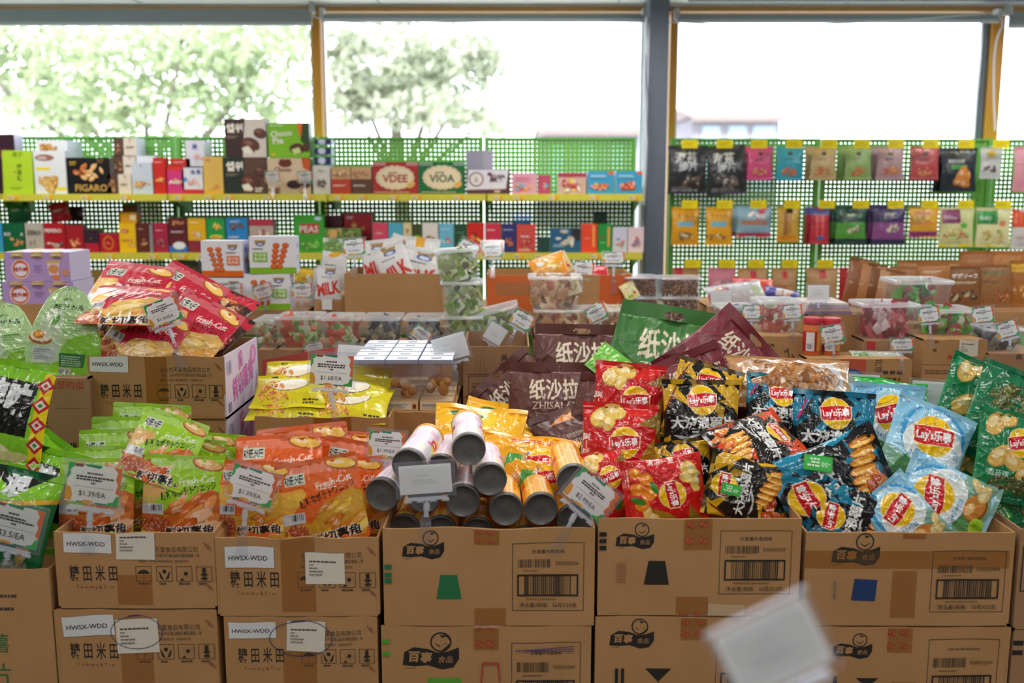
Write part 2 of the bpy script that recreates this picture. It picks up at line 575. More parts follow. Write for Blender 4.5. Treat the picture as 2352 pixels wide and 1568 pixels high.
def bag(name, label, cat, art, px, py, Y, wpx, M=M_FOIL, roll=0, lean=12, yaw=0, group=None, seals=(0.06, 0.06), loc=None, w=None, sticker=None, sealcol=None, **k):
    p = Vector(loc) if loc is not None else at(px, py, Y)
    w = w or wpx * mpp(px, py, Y)
    a = art.a
    X = pose(p, yaw, lean, roll)
    mb = MB()
    lo, hi = seals
    seal = max(lo, hi, 0.02)
    bag_mesh(mb, art, w, v0=lo, v1=1 - hi, seal=seal, **k)
    o = mb.obj(name, M, M=X)
    tag(o, label, cat, group)
    for v0, v1 in ((0, lo), (1 - hi, 1)):
        if v1 > v0:
            sb = MB()
            bag_mesh(sb, art, w, v0=v0, v1=v1, seal=seal, **k)
            c = sb.obj('crimped_seal', M, parent=o)
    if sticker:
        sa, x, y, sw, sr = sticker
        st = MB()
        th = k.get('th', 0.3) * 0.5 + 0.03
        def fn(q, lift):
            c, s = math.cos(R(sr)), math.sin(R(sr))
            X0, Z0 = (q[:, 0] - .5) * sw, (q[:, 1] - sa.a / 2) * sw
            U = x + X0 * c - Z0 * s; V = y + X0 * s + Z0 * c
            return np.stack([(U - .5) * w, -(th + lift) * w * (1 - 1.2 * (U - .5) ** 2), (V - a / 2) * w], 1)
        sa2 = Art(sa.a, sa.base); sa2.rect(0, 0, 1, sa.a, sa.base); sa2.L += sa.L
        sa2.flat(st, fn, 0.004, 0.002, maxlen=0.15)
        st.obj('promotion_sticker', M_GLOSS, parent=o)
    return o
def snack_box(label, art, x0, y0, x1, y1, Y, depth, side, z=None, yaw=0, lean=0, top=None, mat=M_GLOSS, name='snack_box', cat='snack box', group=None, art_side=None):
    """A printed carton whose front fills the pixel rectangle at depth Y."""
    cx = (x0 + x1) / 2
    b, t = at(cx, y1, Y), at(cx, y0, Y)
    if z is not None:
        b.z = z
    w, h = (x1 - x0) * mpp(cx, (y0 + y1) / 2, Y), t.z - b.z
    mb = MB()
    mb.box(-w / 2, 0, 0, w / 2, depth, h, cols=[art.base, lin(side), lin(side), lin(side), lin(top or side), lin(side)])
    art.flat(mb, lambda q, l: np.stack([(q[:, 0] - .5) * w, np.full(len(q), -l), q[:, 1] / art.a * h], 1))
    if art_side:
        art_side.flat(mb, lambda q, l: np.stack([np.full(len(q), w / 2 + l), q[:, 0] * depth, q[:, 1] / art_side.a * h], 1))
    o = mb.obj(name, mat, M=pose(b, yaw, lean))
    return tag(o, label, cat, group)
def wall_fn(w, h, bulge, seed, y0=0.0):
    rr = random.Random(seed)
    ph = [rr.uniform(0, 6.28) for _ in range(4)]
    top = [(rr.uniform(3, 7), rr.uniform(0, 6.28), rr.uniform(.3, 1)) for _ in range(3)]
    def fn(q, lift):
        s, t = q[:, 0], q[:, 1] * w / h       # 0..1 over the panel
        t = np.clip(t, 0, 1)
        b = bulge * np.sin(np.pi * np.clip(s, 0, 1)) * (0.4 + 0.6 * t) + 0.0014 * np.sin(s * 7 + ph[0]) * np.sin(t * 5 + ph[1])
        e = sum(am * np.sin(s * 6.28 * f / 2 + p) for f, p, am in top) * 0.0016 * t ** 3
        return np.stack([(s - .5) * w, y0 - b - lift, t * h + e], 1)
    return fn
def carton(label, front, px, py, Y, w, h, d, yaw=0, z=None, side=None, opened=True, bulge=0.004, seed=1, mat=None, side_col=None, group=None, extras=(), name='cardboard_box', X=None, flap=False):
    """Corrugated case; (px, py) is the middle of the front panel's bottom edge."""
    p = at(px, py, Y)
    if z is not None:
        p.z = z
    mat = mat or M_CARD
    root = thing(name, label, 'cardboard box', M=pose(p, yaw), group=group)
    t = 0.005
    mb = MB()
    ff = wall_fn(w, h, bulge, seed)
    gx, gy = np.meshgrid(np.linspace(0, 1, 40), np.linspace(0, h / w, 14))
    q = np.stack([gx.reshape(-1), gy.reshape(-1)], 1)
    outer, inner = ff(q, 0).reshape(14, 40, 3), ff(q, -t).reshape(14, 40, 3)
    mb.grid(outer, None, (.8, .8, .8), smooth=True)
    mb.grid(inner, None, (.8, .8, .8), flip=True)
    mb.grid(np.stack([outer[-1], inner[-1]]), None, (.8, .8, .8))
    dy = max(0.0, h / w - front.a)      # print hangs from the top edge
    front.flat(mb, lambda q, l: ff(q + (0, dy), l), 0.0004, 0.00003, maxlen=0.08, mat=1)
    fc = MATS['cardboard_side_print'] if side_col else mat
    k = 1 if side_col else 0
    sc = lin(side_col) if side_col else (.8, .8, .8)
    for sx in (-1, 1):
        x = sx * w / 2
        mb.box(min(x, x - sx * t), 0, 0, max(x, x - sx * t), d, h, sc if sx > 0 else (.8, .8, .8), k if sx > 0 else 0)
    mb.box(-w / 2 + t, d - t, 0, w / 2 - t, d, h)
    mb.box(-w / 2, 0, 0, w / 2, d, t)
    if side:
        side.flat(mb, lambda q, l: np.stack([np.full(len(q), w / 2 + 0.0006 + l), q[:, 0] * d, q[:, 1] / side.a * h], 1), mat=1)
    if not opened:
        mb.box(-w / 2, 0.002, h - t, w / 2, d / 2 - .001, h)
        mb.box(-w / 2, d / 2 + .001, h - t, w / 2, d, h)
    body = mb.obj('corrugated_body', [mat, M_PAPER], parent=root)
    for e in extras:
        kind, x0, y0, x1, y1 = e[0], e[1], e[2] + dy, e[3], e[4] + dy       # in panel widths
        sb = MB()
        rot = e[6] if len(e) > 6 else 0
        if kind == 'label':
            A = e[5]
            full = Art(A.a, A.base); full.rect(0, 0, 1, A.a, A.base); full.L += A.L
            cx, cy_ = (x0 + x1) / 2, (y0 + y1) / 2
            def fn(q, l, x0=x0, y0=y0, x1=x1, y1=y1, A=A):
                X0, Y0 = (q[:, 0] - .5) * (x1 - x0), (q[:, 1] / A.a - .5) * (y1 - y0)
                c, s = math.cos(R(rot)), math.sin(R(rot))
                return ff(np.stack([(x0 + x1) / 2 + X0 * c - Y0 * s, (y0 + y1) / 2 + X0 * s + Y0 * c], 1), 0.0016 + l)
            full.flat(sb, fn, 0, 0.0001, maxlen=0.12)
            sb.obj('shipping_label', M_PAPER, parent=body)['label'] = 'white paper label stuck on the front'
        elif kind == 'pen':
            cx, cy_, rx, ry = (x0 + x1) / 2, (y0 + y1) / 2, (x1 - x0) / 2, (y1 - y0) / 2
            n = 44
            q = np.array([(cx + rx * (k + .012 * s) * math.cos(t), cy_ + ry * (k + .02 * s) * math.sin(t)) for s in (-1, 1) for i in range(n) for t in (R(80 + i * 9),) for k in (1 + .05 * i / n,)])
            sb.grid(ff(q, 0.0026).reshape(2, n, 3), None, '#1b2a66')
            sb.obj('pen_circle', M_PAPER, parent=body)
        elif kind == 'tape':
            gx, gy = np.meshgrid(np.linspace(x0, x1, 6), np.linspace(y0, y1, 10))
            q = np.stack([gx.reshape(-1), gy.reshape(-1)], 1)
            sb.grid(ff(q, 0.0011).reshape(10, 6, 3), None, (.8, .8, .8))
            if len(e) > 5 and e[5]:
                A = Art(1, '#ffffff')
                rr = random.Random(seed)
                for yy in e[5]:
                    for cx0 in (0.12, 0.62):
                        xx = cx0 + rr.uniform(-.05, .05)
                        for dx, dy in ((0, 0), (.13, -.1)):
                            A.ell(xx + dx, yy + dy * .5, .11, .06, '#a8412c', 35); A.ell(xx + dx, yy + dy * .5, .05, .025, '#9a6b35', 35)
                A.flat(sb, lambda q, l: ff(np.stack([x0 + q[:, 0] * (x1 - x0), y0 + q[:, 1] * (y1 - y0)], 1), 0.0013 + l), mat=1)
            sb.obj('packing_tape', [M_TAPE if kind == 'tape' else M_CLEARTAPE, M_PAPER], parent=body)
    return root
# ---------------------------------------------------------------- price tags on clips
def card_art(price='$1.39/EA', seed=1):
    A = Art(.72, '#f3f4ee')
    A.poly([(0, .72), (0, .4), (.06, .5), (.05, .6), (.12, .66), (.12, .72)], '#43b866')
    A.poly([(.12, .72), (.12, .67), (.3, .69), (.3, .72)], '#e2703a')
    A.poly([(.3, .72), (.34, .68), (.6, .66), (.62, .72)], '#1f9a6d')
    A.poly([(1, .72), (1, .2), (.92, .25), (.95, .4), (.9, .5), (.93, .62), (.84, .72)], '#ef7d3c')
    A.poly([(0, .02), (0, .3), (.09, .26), (.13, .12), (.12, .02)], '#f2b233')
    A.poly([(1, 0), (1, .2), (.94, .18), (.9, .08), (.8, .05), (.78, 0)], '#4dbb5a')
    A.ell(.42, 0.01, .12, .05, '#f2b040'); A.rect(.22, 0, .32, .025, '#249a78'); A.rect(.56, 0, .78, .03, '#2a9a80')
    A.lines(.14, .655, .3, .7, 1, '#2a2a2a', 9, .9)
    A.lines(.36, .54, .66, .58, 1, '#444444', seed, .8)
    A.lines(.17, .42, .87, .52, 2, '#333333', seed + 1, .62)
    A.lines(.45, .36, .58, .4, 1, '#444444', seed + 2, .8)
    A.rect(.14, .3, .88, .306, '#777777')
    A.text(price, .5, .17, '#262626', w=.5)
    return A
def back_art():
    A = Art(.72, '#e4e6e2')
    A.rect(.04, .05, .96, .67, '#eef0ee')
    A.lines(.3, .45, .7, .5, 1, '#cfd2d0', 1); A.lines(.25, .25, .75, .38, 3, '#d6d9d7', 2)
    return A
CARDS = {}
def price_tag(label, px, py, Y, wpx, roll=0, yaw=0, lean=8, price='$1.39/EA', back=False, stem=60, sroll=0, hratio=.72, clip=True, group='price tags on clips', plate=True, arm=None):
    """(px, py): middle of the card. stem: pixels from the card's lower edge down to the clip's foot."""
    m = mpp(px, py, Y)
    w = wpx * m
    h = w * hratio
    root = thing('price_tag', label, 'price tag', M=pose(at(px, py, Y), yaw, lean, roll), group=group)
    kk = (price, back)
    if kk not in CARDS:
        CARDS[kk] = back_art() if back else card_art(price, len(CARDS) + 1)
    A = CARDS[kk]
    cb = MB()
    cb.add([(-w / 2, 0, -h / 2), (w / 2, 0, -h / 2), (w / 2, 0, h / 2), (-w / 2, 0, h / 2)], [(0, 1, 2, 3)], lin('#f0f1ec'))
    A.flat(cb, lambda q, l: np.stack([(q[:, 0] - .5) * w, np.full(len(q), -.0004 - l), (q[:, 1] / A.a - .5) * h], 1), .0002, .00003)
    cb.obj('price_card', M_TAG, parent=root)
    if plate:
        hb = MB()
        e = w * .075
        x0, x1, z0, z1 = -w / 2 - e, w / 2 + e, -h / 2 - e, h / 2 + e
        for y in (-.0035, .0025):
            hb.box(x0, y, z0, x1, y + .001, z1)
        for q in ((x0, z0, x0 + .002, z1), (x1 - .002, z0, x1, z1), (x0, z1 - .002, x1, z1)):
            hb.box(q[0], -.0025, q[1], q[2], .0025, q[3])
        hb.obj('clear_holder', M_ACRYL, parent=root)
        nb = MB()
        nb.box(-w * .4, -.005, z0 - w * .05, w * .4, .005, z0 + .001)
        for i in range(4):
            x = -w * .36 + i * w * .24
            nb.tube((x - w * .07, -.001, z0 - w * .06), (x + w * .07, -.001, z0 - w * .06), w * .035, n=8)
        nb.obj('hinge_bar', M_STEM, parent=root)
        if clip:
            L = stem * m
            D = Matrix.Translation((0, 0, z0 - w * .07)) @ Matrix.Rotation(R(sroll - roll), 4, 'Y')
            f = lambda x, y, z: tuple(D @ Vector((x, y, z)))
            sb = MB()
            r = w * .05
            sb.tube(f(0, 0, .004), f(0, 0, -L * .38), r * .75, r, 10)
            sb.tube(f(0, 0, -L * .05), f(0, 0, -L * .22), r * 1.3, r * 1.3, 10)
            sb.obj('swivel_stem', M_STEM, parent=root)
            kb = MB()
            for y0, y1 in ((-.004, -.013), (.004, .013)):
                v = [f(-w * .09, y0, -L * .34), f(w * .09, y0, -L * .34), f(w * .14, y1 * .4, -L), f(-w * .14, y1 * .4, -L)]
                v2 = [(x, y + (-.002 if y0 < 0 else .002), z) for x, y, z in v]
                kb.add(v + v2, [(3, 2, 1, 0), (4, 5, 6, 7), (0, 1, 5, 4), (1, 2, 6, 5), (2, 3, 7, 6), (3, 0, 4, 7)])
            kb.tube(f(-w * .1, 0, -L * .55), f(w * .1, 0, -L * .55), .006, n=8)
            kb.obj('spring_clip', M_ACRYL, parent=root)
    return root
# ---------------------------------------------------------------- tubs and what they hold
def ring_loft(mb, rings, mat=0, col=(.8, .8, .8), cap0=False, cap1=False, smooth=True):
    n = len(rings[0])
    V = np.concatenate(rings)
    fs = []
    for k in range(len(rings) - 1):
        for i in range(n):
            j = (i + 1) % n
            fs.append((k * n + i, k * n + j, (k + 1) * n + j, (k + 1) * n + i))
    mb.add(V, fs, col, mat, smooth)
    if cap0:
        mb.add(rings[0], [tuple(range(n - 1, -1, -1))], col, mat)
    if cap1:
        mb.add(rings[-1], [tuple(range(n))], col, mat)
def rrect(w, d, z, r, n=5):
    p = []
    for cx, cy_, a0 in ((w / 2 - r, d / 2 - r, 0), (-w / 2 + r, d / 2 - r, 90), (-w / 2 + r, -d / 2 + r, 180), (w / 2 - r, -d / 2 + r, 270)):
        for i in range(n):
            a = R(a0 + 90 * i / (n - 1))
            p.append((cx + r * math.cos(a), cy_ + r * math.sin(a), z))
    return np.array(p)
SACHETS = {}
FILL = MB()
def sachet_mesh(cols, key, film=False):
    if key not in SACHETS:
        mb = MB()
        A = Art(.7, cols[0])
        A.poly([(0, 0), (.45, 0), (.6, .7), (0, .7)], cols[1 % len(cols)]); A.ell(.68, .36, .2, .2, cols[2 % len(cols)]); A.lines(.1, .4, .5, .6, 2, cols[-1], 3)
        bag_mesh(mb, A, 1, th=.16, nx=20, crease=.012, seed=len(SACHETS), seal=.05, prof=prof_rect(.03))
        SACHETS[key] = mb.mesh('candy_sachet', [M_FILM])
    return SACHETS[key]
def plastic_tub(label, px, py, Y, wpx, hpx, palette=None, n=14, sz=.56, what='sweet', roll=0, yaw=0, d=None, z=None, lid=True, taper=.86, group='lidded plastic tubs', stuff=None, inside='', lean=0):
    """(px, py): middle of the front of the tub's base."""
    m = mpp(px, py, Y)
    w, h = wpx * m, hpx * m
    d = d or w * .9
    p = at(px, py, Y)
    if z is not None:
        p.z = z
    X = pose(p, yaw, lean, roll) @ Matrix.Translation((0, d / 2, 0))
    root = thing('plastic_tub', label, 'plastic tub', M=X, group=group)
    mb = MB()
    rings = [rrect(w * (taper + (1 - taper) * t), d * (taper + (1 - taper) * t), h * t * .93, w * .1) for t in (0, .03, .5, 1)]
    rings[0] *= (.94, .94, 1)
    ring_loft(mb, rings, cap0=True)
    ring_loft(mb, [rrect(w, d, h * .9, w * .1), rrect(w * 1.04, d * 1.04, h * .91, w * .1), rrect(w * 1.04, d * 1.04, h * .94, w * .1)])
    mb.obj('tub_body', M_TUB, parent=root)
    if lid:
        lb = MB()
        ring_loft(lb, [rrect(w * 1.06, d * 1.06, h * .9, w * .11), rrect(w * 1.06, d * 1.06, h * .985, w * .11), rrect(w * 1.02, d * 1.02, h, w * .11), rrect(w * .9, d * .9, h * .985, w * .1)], cap1=True)
        lb.obj('tub_lid', M_LID, parent=root)
    if palette:
        rr = random.Random(int(px * 7 + py))
        for i in range(n):
            cols = palette[i % len(palette)]
            o = bpy.data.objects.new('candy_sachet', sachet_mesh(cols, tuple(cols)))
            COL.objects.link(o)
            k = w * sz * rr.uniform(.85, 1.15)
            fr = i % 3 < 2
            x = rr.uniform(-.33, .33) * w * taper
            y = (-.3 + rr.uniform(0, .06) if fr else .02) * d * taper
            zz = h * (.12 + .66 * ((i + rr.random() * .6) / n))
            mat_ = X @ Matrix.Translation((x, y, zz)) @ Euler((R(rr.uniform(-25, 25)), R(rr.uniform(-80, 80)), R(rr.uniform(-25, 25)))).to_matrix().to_4x4() @ Matrix.Scale(k * .8, 4)
            o.matrix_world = mat_
            o.matrix_world = mat_
            tag(o, f'wrapped {what} packed inside the {inside}', 'wrapped sweet', f'wrapped sweets in the {inside}')
        for i in range(34):      # the depth of the heap behind the ones that show
            cols = [lin(c) for c in palette[i % len(palette)]]
            k = w * .36 * rr.uniform(.8, 1.1)
            T = X @ Matrix.Translation((rr.uniform(-.36, .36) * w * taper, rr.uniform(-.16, .34) * d * taper, h * (.08 + .72 * (i + rr.random()) / 34))) @ Euler((R(rr.uniform(-50, 50)), R(rr.uniform(-90, 90)), R(rr.uniform(-40, 40)))).to_matrix().to_4x4() @ Matrix.Scale(k, 4)
            P_ = [(-.5, 0, -.35), (0, -.09, -.35), (.5, 0, -.35), (-.5, 0, .35), (0, -.09, .35), (.5, 0, .35), (0, .09, -.35), (0, .09, .35)]
            FILL.add([tuple(T @ Vector(q)) for q in P_], [(0, 1, 4, 3)], cols[0]); FILL.add([tuple(T @ Vector(q)) for q in P_], [(1, 2, 5, 4)], cols[1]); FILL.add([tuple(T @ Vector(q)) for q in P_], [(2, 6, 7, 5), (6, 0, 3, 7)], cols[2])
    if stuff:
        nm, lab, cols, cnt, s = stuff
        rr = random.Random(int(px + py))
        sb = MB()
        for i in range(cnt):
            u, v_ = rr.uniform(-.44, .44), rr.uniform(.06, .86)
            face = rr.random()
            x, y = u * w * taper, -.44 * d * taper + abs(rr.gauss(0, .012))
            if face > .72:
                x, y, v_ = u * w * taper, rr.uniform(-.42, .42) * d * taper, .84 + rr.uniform(-.03, .03)
            c = lin(rr.choice(cols))
            e = Euler((rr.uniform(0, 6), rr.uniform(0, 6), rr.uniform(0, 6))).to_matrix()
            pts = [e @ Vector(q) * s for q in ((1, 0, 0), (-1, 0, 0), (0, .6, 0), (0, -.6, 0), (0, 0, .5), (0, 0, -.5))]
            sb.add([(x + q.x, y + q.y, v_ * h + q.z) for q in pts], [(0, 2, 4), (2, 1, 4), (1, 3, 4), (3, 0, 4), (2, 0, 5), (1, 2, 5), (3, 1, 5), (0, 3, 5)], c, smooth=True)
        o = sb.obj(nm, M_PLASTIC, M=X)
        tag(o, lab, nm.replace('_', ' '))
        o['kind'] = 'stuff'
    return root
# ---------------------------------------------------------------- chip canisters
def canister(label, art, px, py, Y, rpx, L=.2, yaw=0, tilt=3, group='chip canisters lying in the box'):
    """Lying with its dark plastic end towards the shop floor; (px, py): middle of that end."""
    p = at(px, py, Y)
    r = rpx * mpp(px, py, Y)
    X = Matrix.Translation(p) @ Matrix.Rotation(R(yaw), 4, 'Z') @ Matrix.Rotation(R(tilt), 4, 'X')
    root = thing('chip_canister', label, 'chip canister', M=X, group=group)
    n, ny = 96, 40
    C = art.raster(n, ny)
    th = np.linspace(0, 2 * math.pi, n) - math.pi / 2
    P = np.zeros((ny, n, 3))
    yy = np.linspace(.012, L - .006, ny)[:, None]
    P[..., 0] = r * .97 * np.cos(th)[None]; P[..., 2] = r * .97 * np.sin(th)[None]; P[..., 1] = yy
    mb = MB()
    mb.grid(P, C, flip=False)
    mb.obj('tube', M_GLOSS, parent=root)
    cap = MB()
    N = 40
    def ring(rad, y):
        return np.array([(rad * math.cos(2 * math.pi * i / N), y, rad * math.sin(2 * math.pi * i / N)) for i in range(N)])
    g = lin('#565554')
    ring_loft(cap, [ring(r * .98, .02), ring(r, .018), ring(r, .004), ring(r * .975, 0), ring(r * .93, 0), ring(r * .915, .0022), ring(r * .4, .003)], col=g, cap1=True)
    E_ = Art(1, '#565554')
    E_.rect(.3, .485, .7, .51, '#4b4a49', (px * 13) % 90 - 30)
    E_.flat(cap, lambda q, l: np.stack([(q[:, 0] - .5) * 1.7 * r, np.full(len(q), .0026 - l), (q[:, 1] - .5) * 1.7 * r], 1), .0003)
    cap.obj('plastic_end_cap', M_PLASTIC, parent=root)
    rim = MB()
    ring_loft(rim, [ring(r * .96, L - .012), ring(r * 1.01, L - .01), ring(r * 1.01, L), ring(r * .96, L)], col=lin('#e9a227'), cap1=True)
    rim.obj('rim', M_PLASTIC, parent=root)
    return root
# ---------------------------------------------------------------- packaging artwork
plain_side = printed('cardboard_side_print', 0.6, 0.3)
def logo(A, cx, cy_, r, rot=0):
    A.ell(cx, cy_, r * 1.06, r * 1.06, '#f5d9a8', 0, 28)
    A.ell(cx, cy_, r, r, '#f4c400', 0, 28)
    q = lambda k: Art.rot([(cx - r * 1.02 * k, cy_ - r * .42 * k), (cx - r * .5, cy_ - r * .5 * k), (cx + r * 1.02 * k, cy_ - r * .36 * k), (cx + r * 1.04 * k, cy_ + r * .42 * k), (cx + r * .2, cy_ + r * .52 * k), (cx - r * 1.04 * k, cy_ + r * .38 * k)], cx, cy_, rot)
    A.poly(q(1.05), '#f6e3c0'); A.poly(q(.98), '#cf1820')
    A.text("Lay's乐事", cx, cy_, '#ffffff', w=r * 1.8, rot=rot + 3, bold=.03, h=r * .62)
def chip(A, cx, cy_, r, rot=0, c='#eec867'):
    A.ell(cx, cy_, r, r * .66, mix(c, '#8a5a10', .5), rot); A.ell(cx, cy_ + r * .03, r * .94, r * .6, c, rot); A.ell(cx - r * .2, cy_ + r * .14, r * .5, r * .26, mix(c, '#fff3c8', .6), rot)
def orange(A, cx, cy_, r):
    A.ell(cx, cy_, r, r, '#c4610f'); A.ell(cx, cy_, r * .94, r * .94, '#f08a1c'); A.ell(cx - r * .25, cy_ + r * .3, r * .35, r * .25, '#ffc766')
def shards(A, cols, n, seed, y0=0, y1=None, s=.25):
    rr = random.Random(seed)
    for _ in range(n):
        x, y = rr.random(), rr.uniform(y0, y1 or A.a)
        t = rr.uniform(0, 360)
        A.poly(Art.rot([(x - s * rr.uniform(.5, 1), y), (x + s * .2, y + s * rr.uniform(.15, .4)), (x + s * rr.uniform(.3, .9), y - s * .1)], x, y, t), rr.choice(cols))
def ridged(A, cx, cy_, w, h, n=5, rot=0, c='#e79a2c'):
    for i in range(n):
        x = cx - w / 2 + w * (i + .5) / n
        p = Art.rot([(x, cy_ + h * .1 * math.sin(i))], cx, cy_, rot)[0]
        A.ell(*p, w / n * .62, h / 2, '#8e4a10', rot + 8); A.ell(p[0] - .003, p[1], w / n * .48, h * .46, c, rot + 8); A.ell(p[0] - w / n * .15, p[1] + h * .05, w / n * .16, h * .38, '#ffd27a', rot + 8)
def promo():
    A = Art(.55, '#35b443')
    A.rect(.05, .06, .95, .49, '#45c254'); A.text('-50', .24, .3, '#d8f5cf', w=.3, bold=.03)
    A.lines(.46, .1, .92, .45, 3, '#e6fbe0', 4, .6)
    return A
PROMO = promo()
ART = {}
A = ART['red'] = Art(1.22, '#c9171b')
A.poly([(0, 0), (1, 0), (1, .3), (.6, .42), (.2, .3), (0, .45)], '#d62a20'); A.poly([(0, .95), (.5, 1.05), (1, .9), (1, 1.22), (0, 1.22)], '#d8231d')
A.poly([(.72, .3), (1, .2), (1, .8), (.86, .62)], '#a87b1c'); A.poly([(.75, .95), (1, .9), (1, 1.12)], '#8a6a1a')
A.rect(0, .1, .1, 1.0, '#c11a1d'); A.text('清凉一夏', .05, .6, '#f3d9cf', w=.42, rot=90, bold=.02)
for q in ((.28, 1.02, .2, 25), (.42, 1.1, .16, -10), (.9, .36, .13, 60), (.78, .3, .1, 0), (.35, .95, .12, 70)): chip(A, *q)
for q in ((.3, .34, .1), (.52, .36, .11), (.2, .2, .09), (.44, .2, .1), (.68, .24, .1)): orange(A, *q)
A.ell(.44, .44, .1, .045, '#3f8a2e', 20); A.ell(.62, .2, .11, .05, '#3f8a2e', 60); A.lines(.14, .05, .5, .12, 2, '#f6d7cc', 3)
logo(A, .58, .7, .2, 4)
def wave_art(main, dark, accent, seed):
    A = Art(1.25, dark)
    shards(A, [main, main, mix(main, '#000000', .4)], 9, seed, .8, 1.25, .3)
    shards(A, [main, mix(main, '#000000', .45)], 8, seed + 1, 0, .4, .3)
    A.poly([(0, 1.25), (0, .85), (.18, 1.1), (.3, 1.25)], main); A.poly([(1, 1.25), (1, .8), (.82, 1.0), (.6, 1.25)], main)
    A.poly([(0, .5), (.08, .55), (.05, .2), (0, .1)], main); A.poly([(1, .6), (.93, .5), (.96, .3), (1, .2)], main)
    for i in range(4):
        A.poly([(.02 + .03 * i, .9 + .06 * i), (.06 + .03 * i, .91 + .06 * i), (.2, 1.2)], accent)
    logo(A, .5, .99, .18, 2)
    A.text('大波浪薯片', .5, .71, '#e6e8e6', w=.86, h=.17, bold=.04, skew=-.05)
    A.lines(.35, .58, .65, .61, 1, '#d9d9d9', 5, .8)
    A.poly([(.1, .55), (.2, .5), (.6, .62), (.4, .52)], '#c4c8c8')
    ridged(A, .6, .27, .6, .34, 6, -12)
    A.food(.3, .2, .16, .1, ['#d7551e', '#b73e17', '#e88a3c'], 10, .09, seed)
    return A
ART['yellow_black'] = wave_art('#d9a818', '#171614', '#7a1420', 3)
ART['teal_black'] = wave_art('#1484a8', '#12151a', '#b0246a', 7)
ART['orange_black'] = wave_art('#d5461c', '#1c1513', '#2c8a4a', 11)
def light_blue():
    A = Art(1.25, '#9fd2ea')
    A.poly([(0, .75), (.3, .95), (1, .8), (1, 1.25), (0, 1.25)], '#86c3e2')
    A.poly([(0, 0), (1, 0), (1, .5), (.7, .6), (.4, .45), (0, .55)], '#7fae9a')
    A.poly([(.1, .1), (.45, .05), (.5, .42), (.25, .5)], '#4c8a52'); A.lines(.14, .14, .46, .46, 12, '#76ac6a', 4, .5)
    A.ell(.52, .82, .42, .4, '#3f9fd6'); A.ell(.52, .84, .36, .34, '#9fd0ea'); A.ell(.55, .72, .4, .3, '#e9f1f3')
    A.text('SUMMER', .5, 1.16, '#e6f3fa', w=.4); A.text('清爽', .86, .7, '#5aa8d6', w=.16, rot=-60); A.text('24小时鲜', .45, .52, '#4a98c8', w=.34, rot=-10, bold=.02)
    logo(A, .52, .84, .25, 10)
    A.ell(.6, .28, .22, .16, '#9a5a22', -20); A.ell(.6, .3, .2, .14, '#d28b3c', -20); A.ell(.54, .36, .1, .06, '#f3c987', -20)
    A.ell(.36, .16, .13, .13, '#b9d93c'); A.ell(.36, .16, .1, .1, '#8ec62c')
    chip(A, .82, .22, .14, -20, '#e8d28a'); chip(A, .9, .36, .1, 40, '#eccf86')
    return A
ART['light_blue'] = light_blue()
A = ART['nori'] = Art(1.25, '#0f7a48')
A.poly([(0, 0), (1, 0), (1, .3), (.5, .1), (0, .25)], '#0b5a38'); A.poly([(.1, 1.0), (.5, 1.25), (0, 1.25)], '#149056')
for q in ((.22, 1.05, .18, 60), (.4, 1.12, .14, 20), (.3, .62, .2, 40), (.5, .55, .17, -20), (.66, .42, .14, 30)): chip(A, *q, '#e2b860')
A.food(.5, .25, .3, .12, ['#4a5a24', '#3c4a1c', '#5d6b2c'], 60, .05, 3); A.food(.72, .95, .2, .12, ['#54602c', '#3c4a1c'], 60, .045, 4)
A.poly([(.75, .85), (.98, .8), (.95, .62), (.85, .7)], '#d7ded9')
logo(A, .58, .84, .19, 10); A.text('海苔味', .3, .38, '#cfe8d8', w=.3)
A = ART['nori_side'] = Art(1.2, '#11764a')
A.food(.5, .8, .34, .2, ['#5a6630', '#48561f', '#6b7738'], 140, .045, 5); A.poly([(.62, .95), (.95, .9), (.9, .6), (.8, .75)], '#dfe4e2')
A.rect(.3, .3, .75, .52, '#2fae4a'); A.text('-50', .42, .41, '#d9f5d9', w=.16, bold=.03); A.lines(.53, .33, .74, .5, 3, '#e3f9e0', 2, .6); A.text('海苔味', .2, .15, '#cfe8d8', w=.24)
A = ART['classic'] = Art(1.1, '#e9a91a')
A.poly([(0, .6), (1, .4), (1, 1.1), (0, 1.1)], '#f0b41c'); A.poly([(.1, .0), (.9, .0), (.8, .35), (.3, .45)], '#d8b088')
A.poly([(.2, .8), (.6, .7), (.7, .95), (.3, 1.0)], '#f5c51f'); A.lines(.35, .55, .8, .62, 2, '#c0271c', 3, .7); A.ell(.35, .95, .2, .06, '#1f6b34', -8)
A.ell(.62, .2, .3, .2, '#4f86b8'); A.food(.3, .15, .25, .1, ['#e2b07a', '#d69a5c'], 20, .08, 3); A.poly([(.2, .2), (.4, .15), (.42, .45), (.25, .42)], '#4aa04a')
logo(A, .6, .28, .17, 5)
A = ART['family'] = Art(.6, '#e8a51c')
A.poly([(0, .0), (1, .0), (1, .2), (.5, .28), (0, .2)], '#d6a876'); A.food(.3, .12, .25, .08, ['#dcaa74', '#cf9659'], 14, .09, 2); A.poly([(.25, .0), (.45, .0), (.44, .26), (.28, .28)], '#4aa550')
A.poly([(.4, .0), (.95, .0), (.85, .3), (.5, .3)], '#4b83bd'); logo(A, .66, .2, .16, 4); A.lines(.3, .42, .9, .5, 2, '#c62a1e', 2, .7)
A = ART['bright_green'] = Art(.5, '#1f9a34'); A.poly([(0, .3), (1, .2), (1, .5), (0, .5)], '#27a83c'); A.lines(.2, .08, .8, .2, 2, '#bfe8c2', 2)
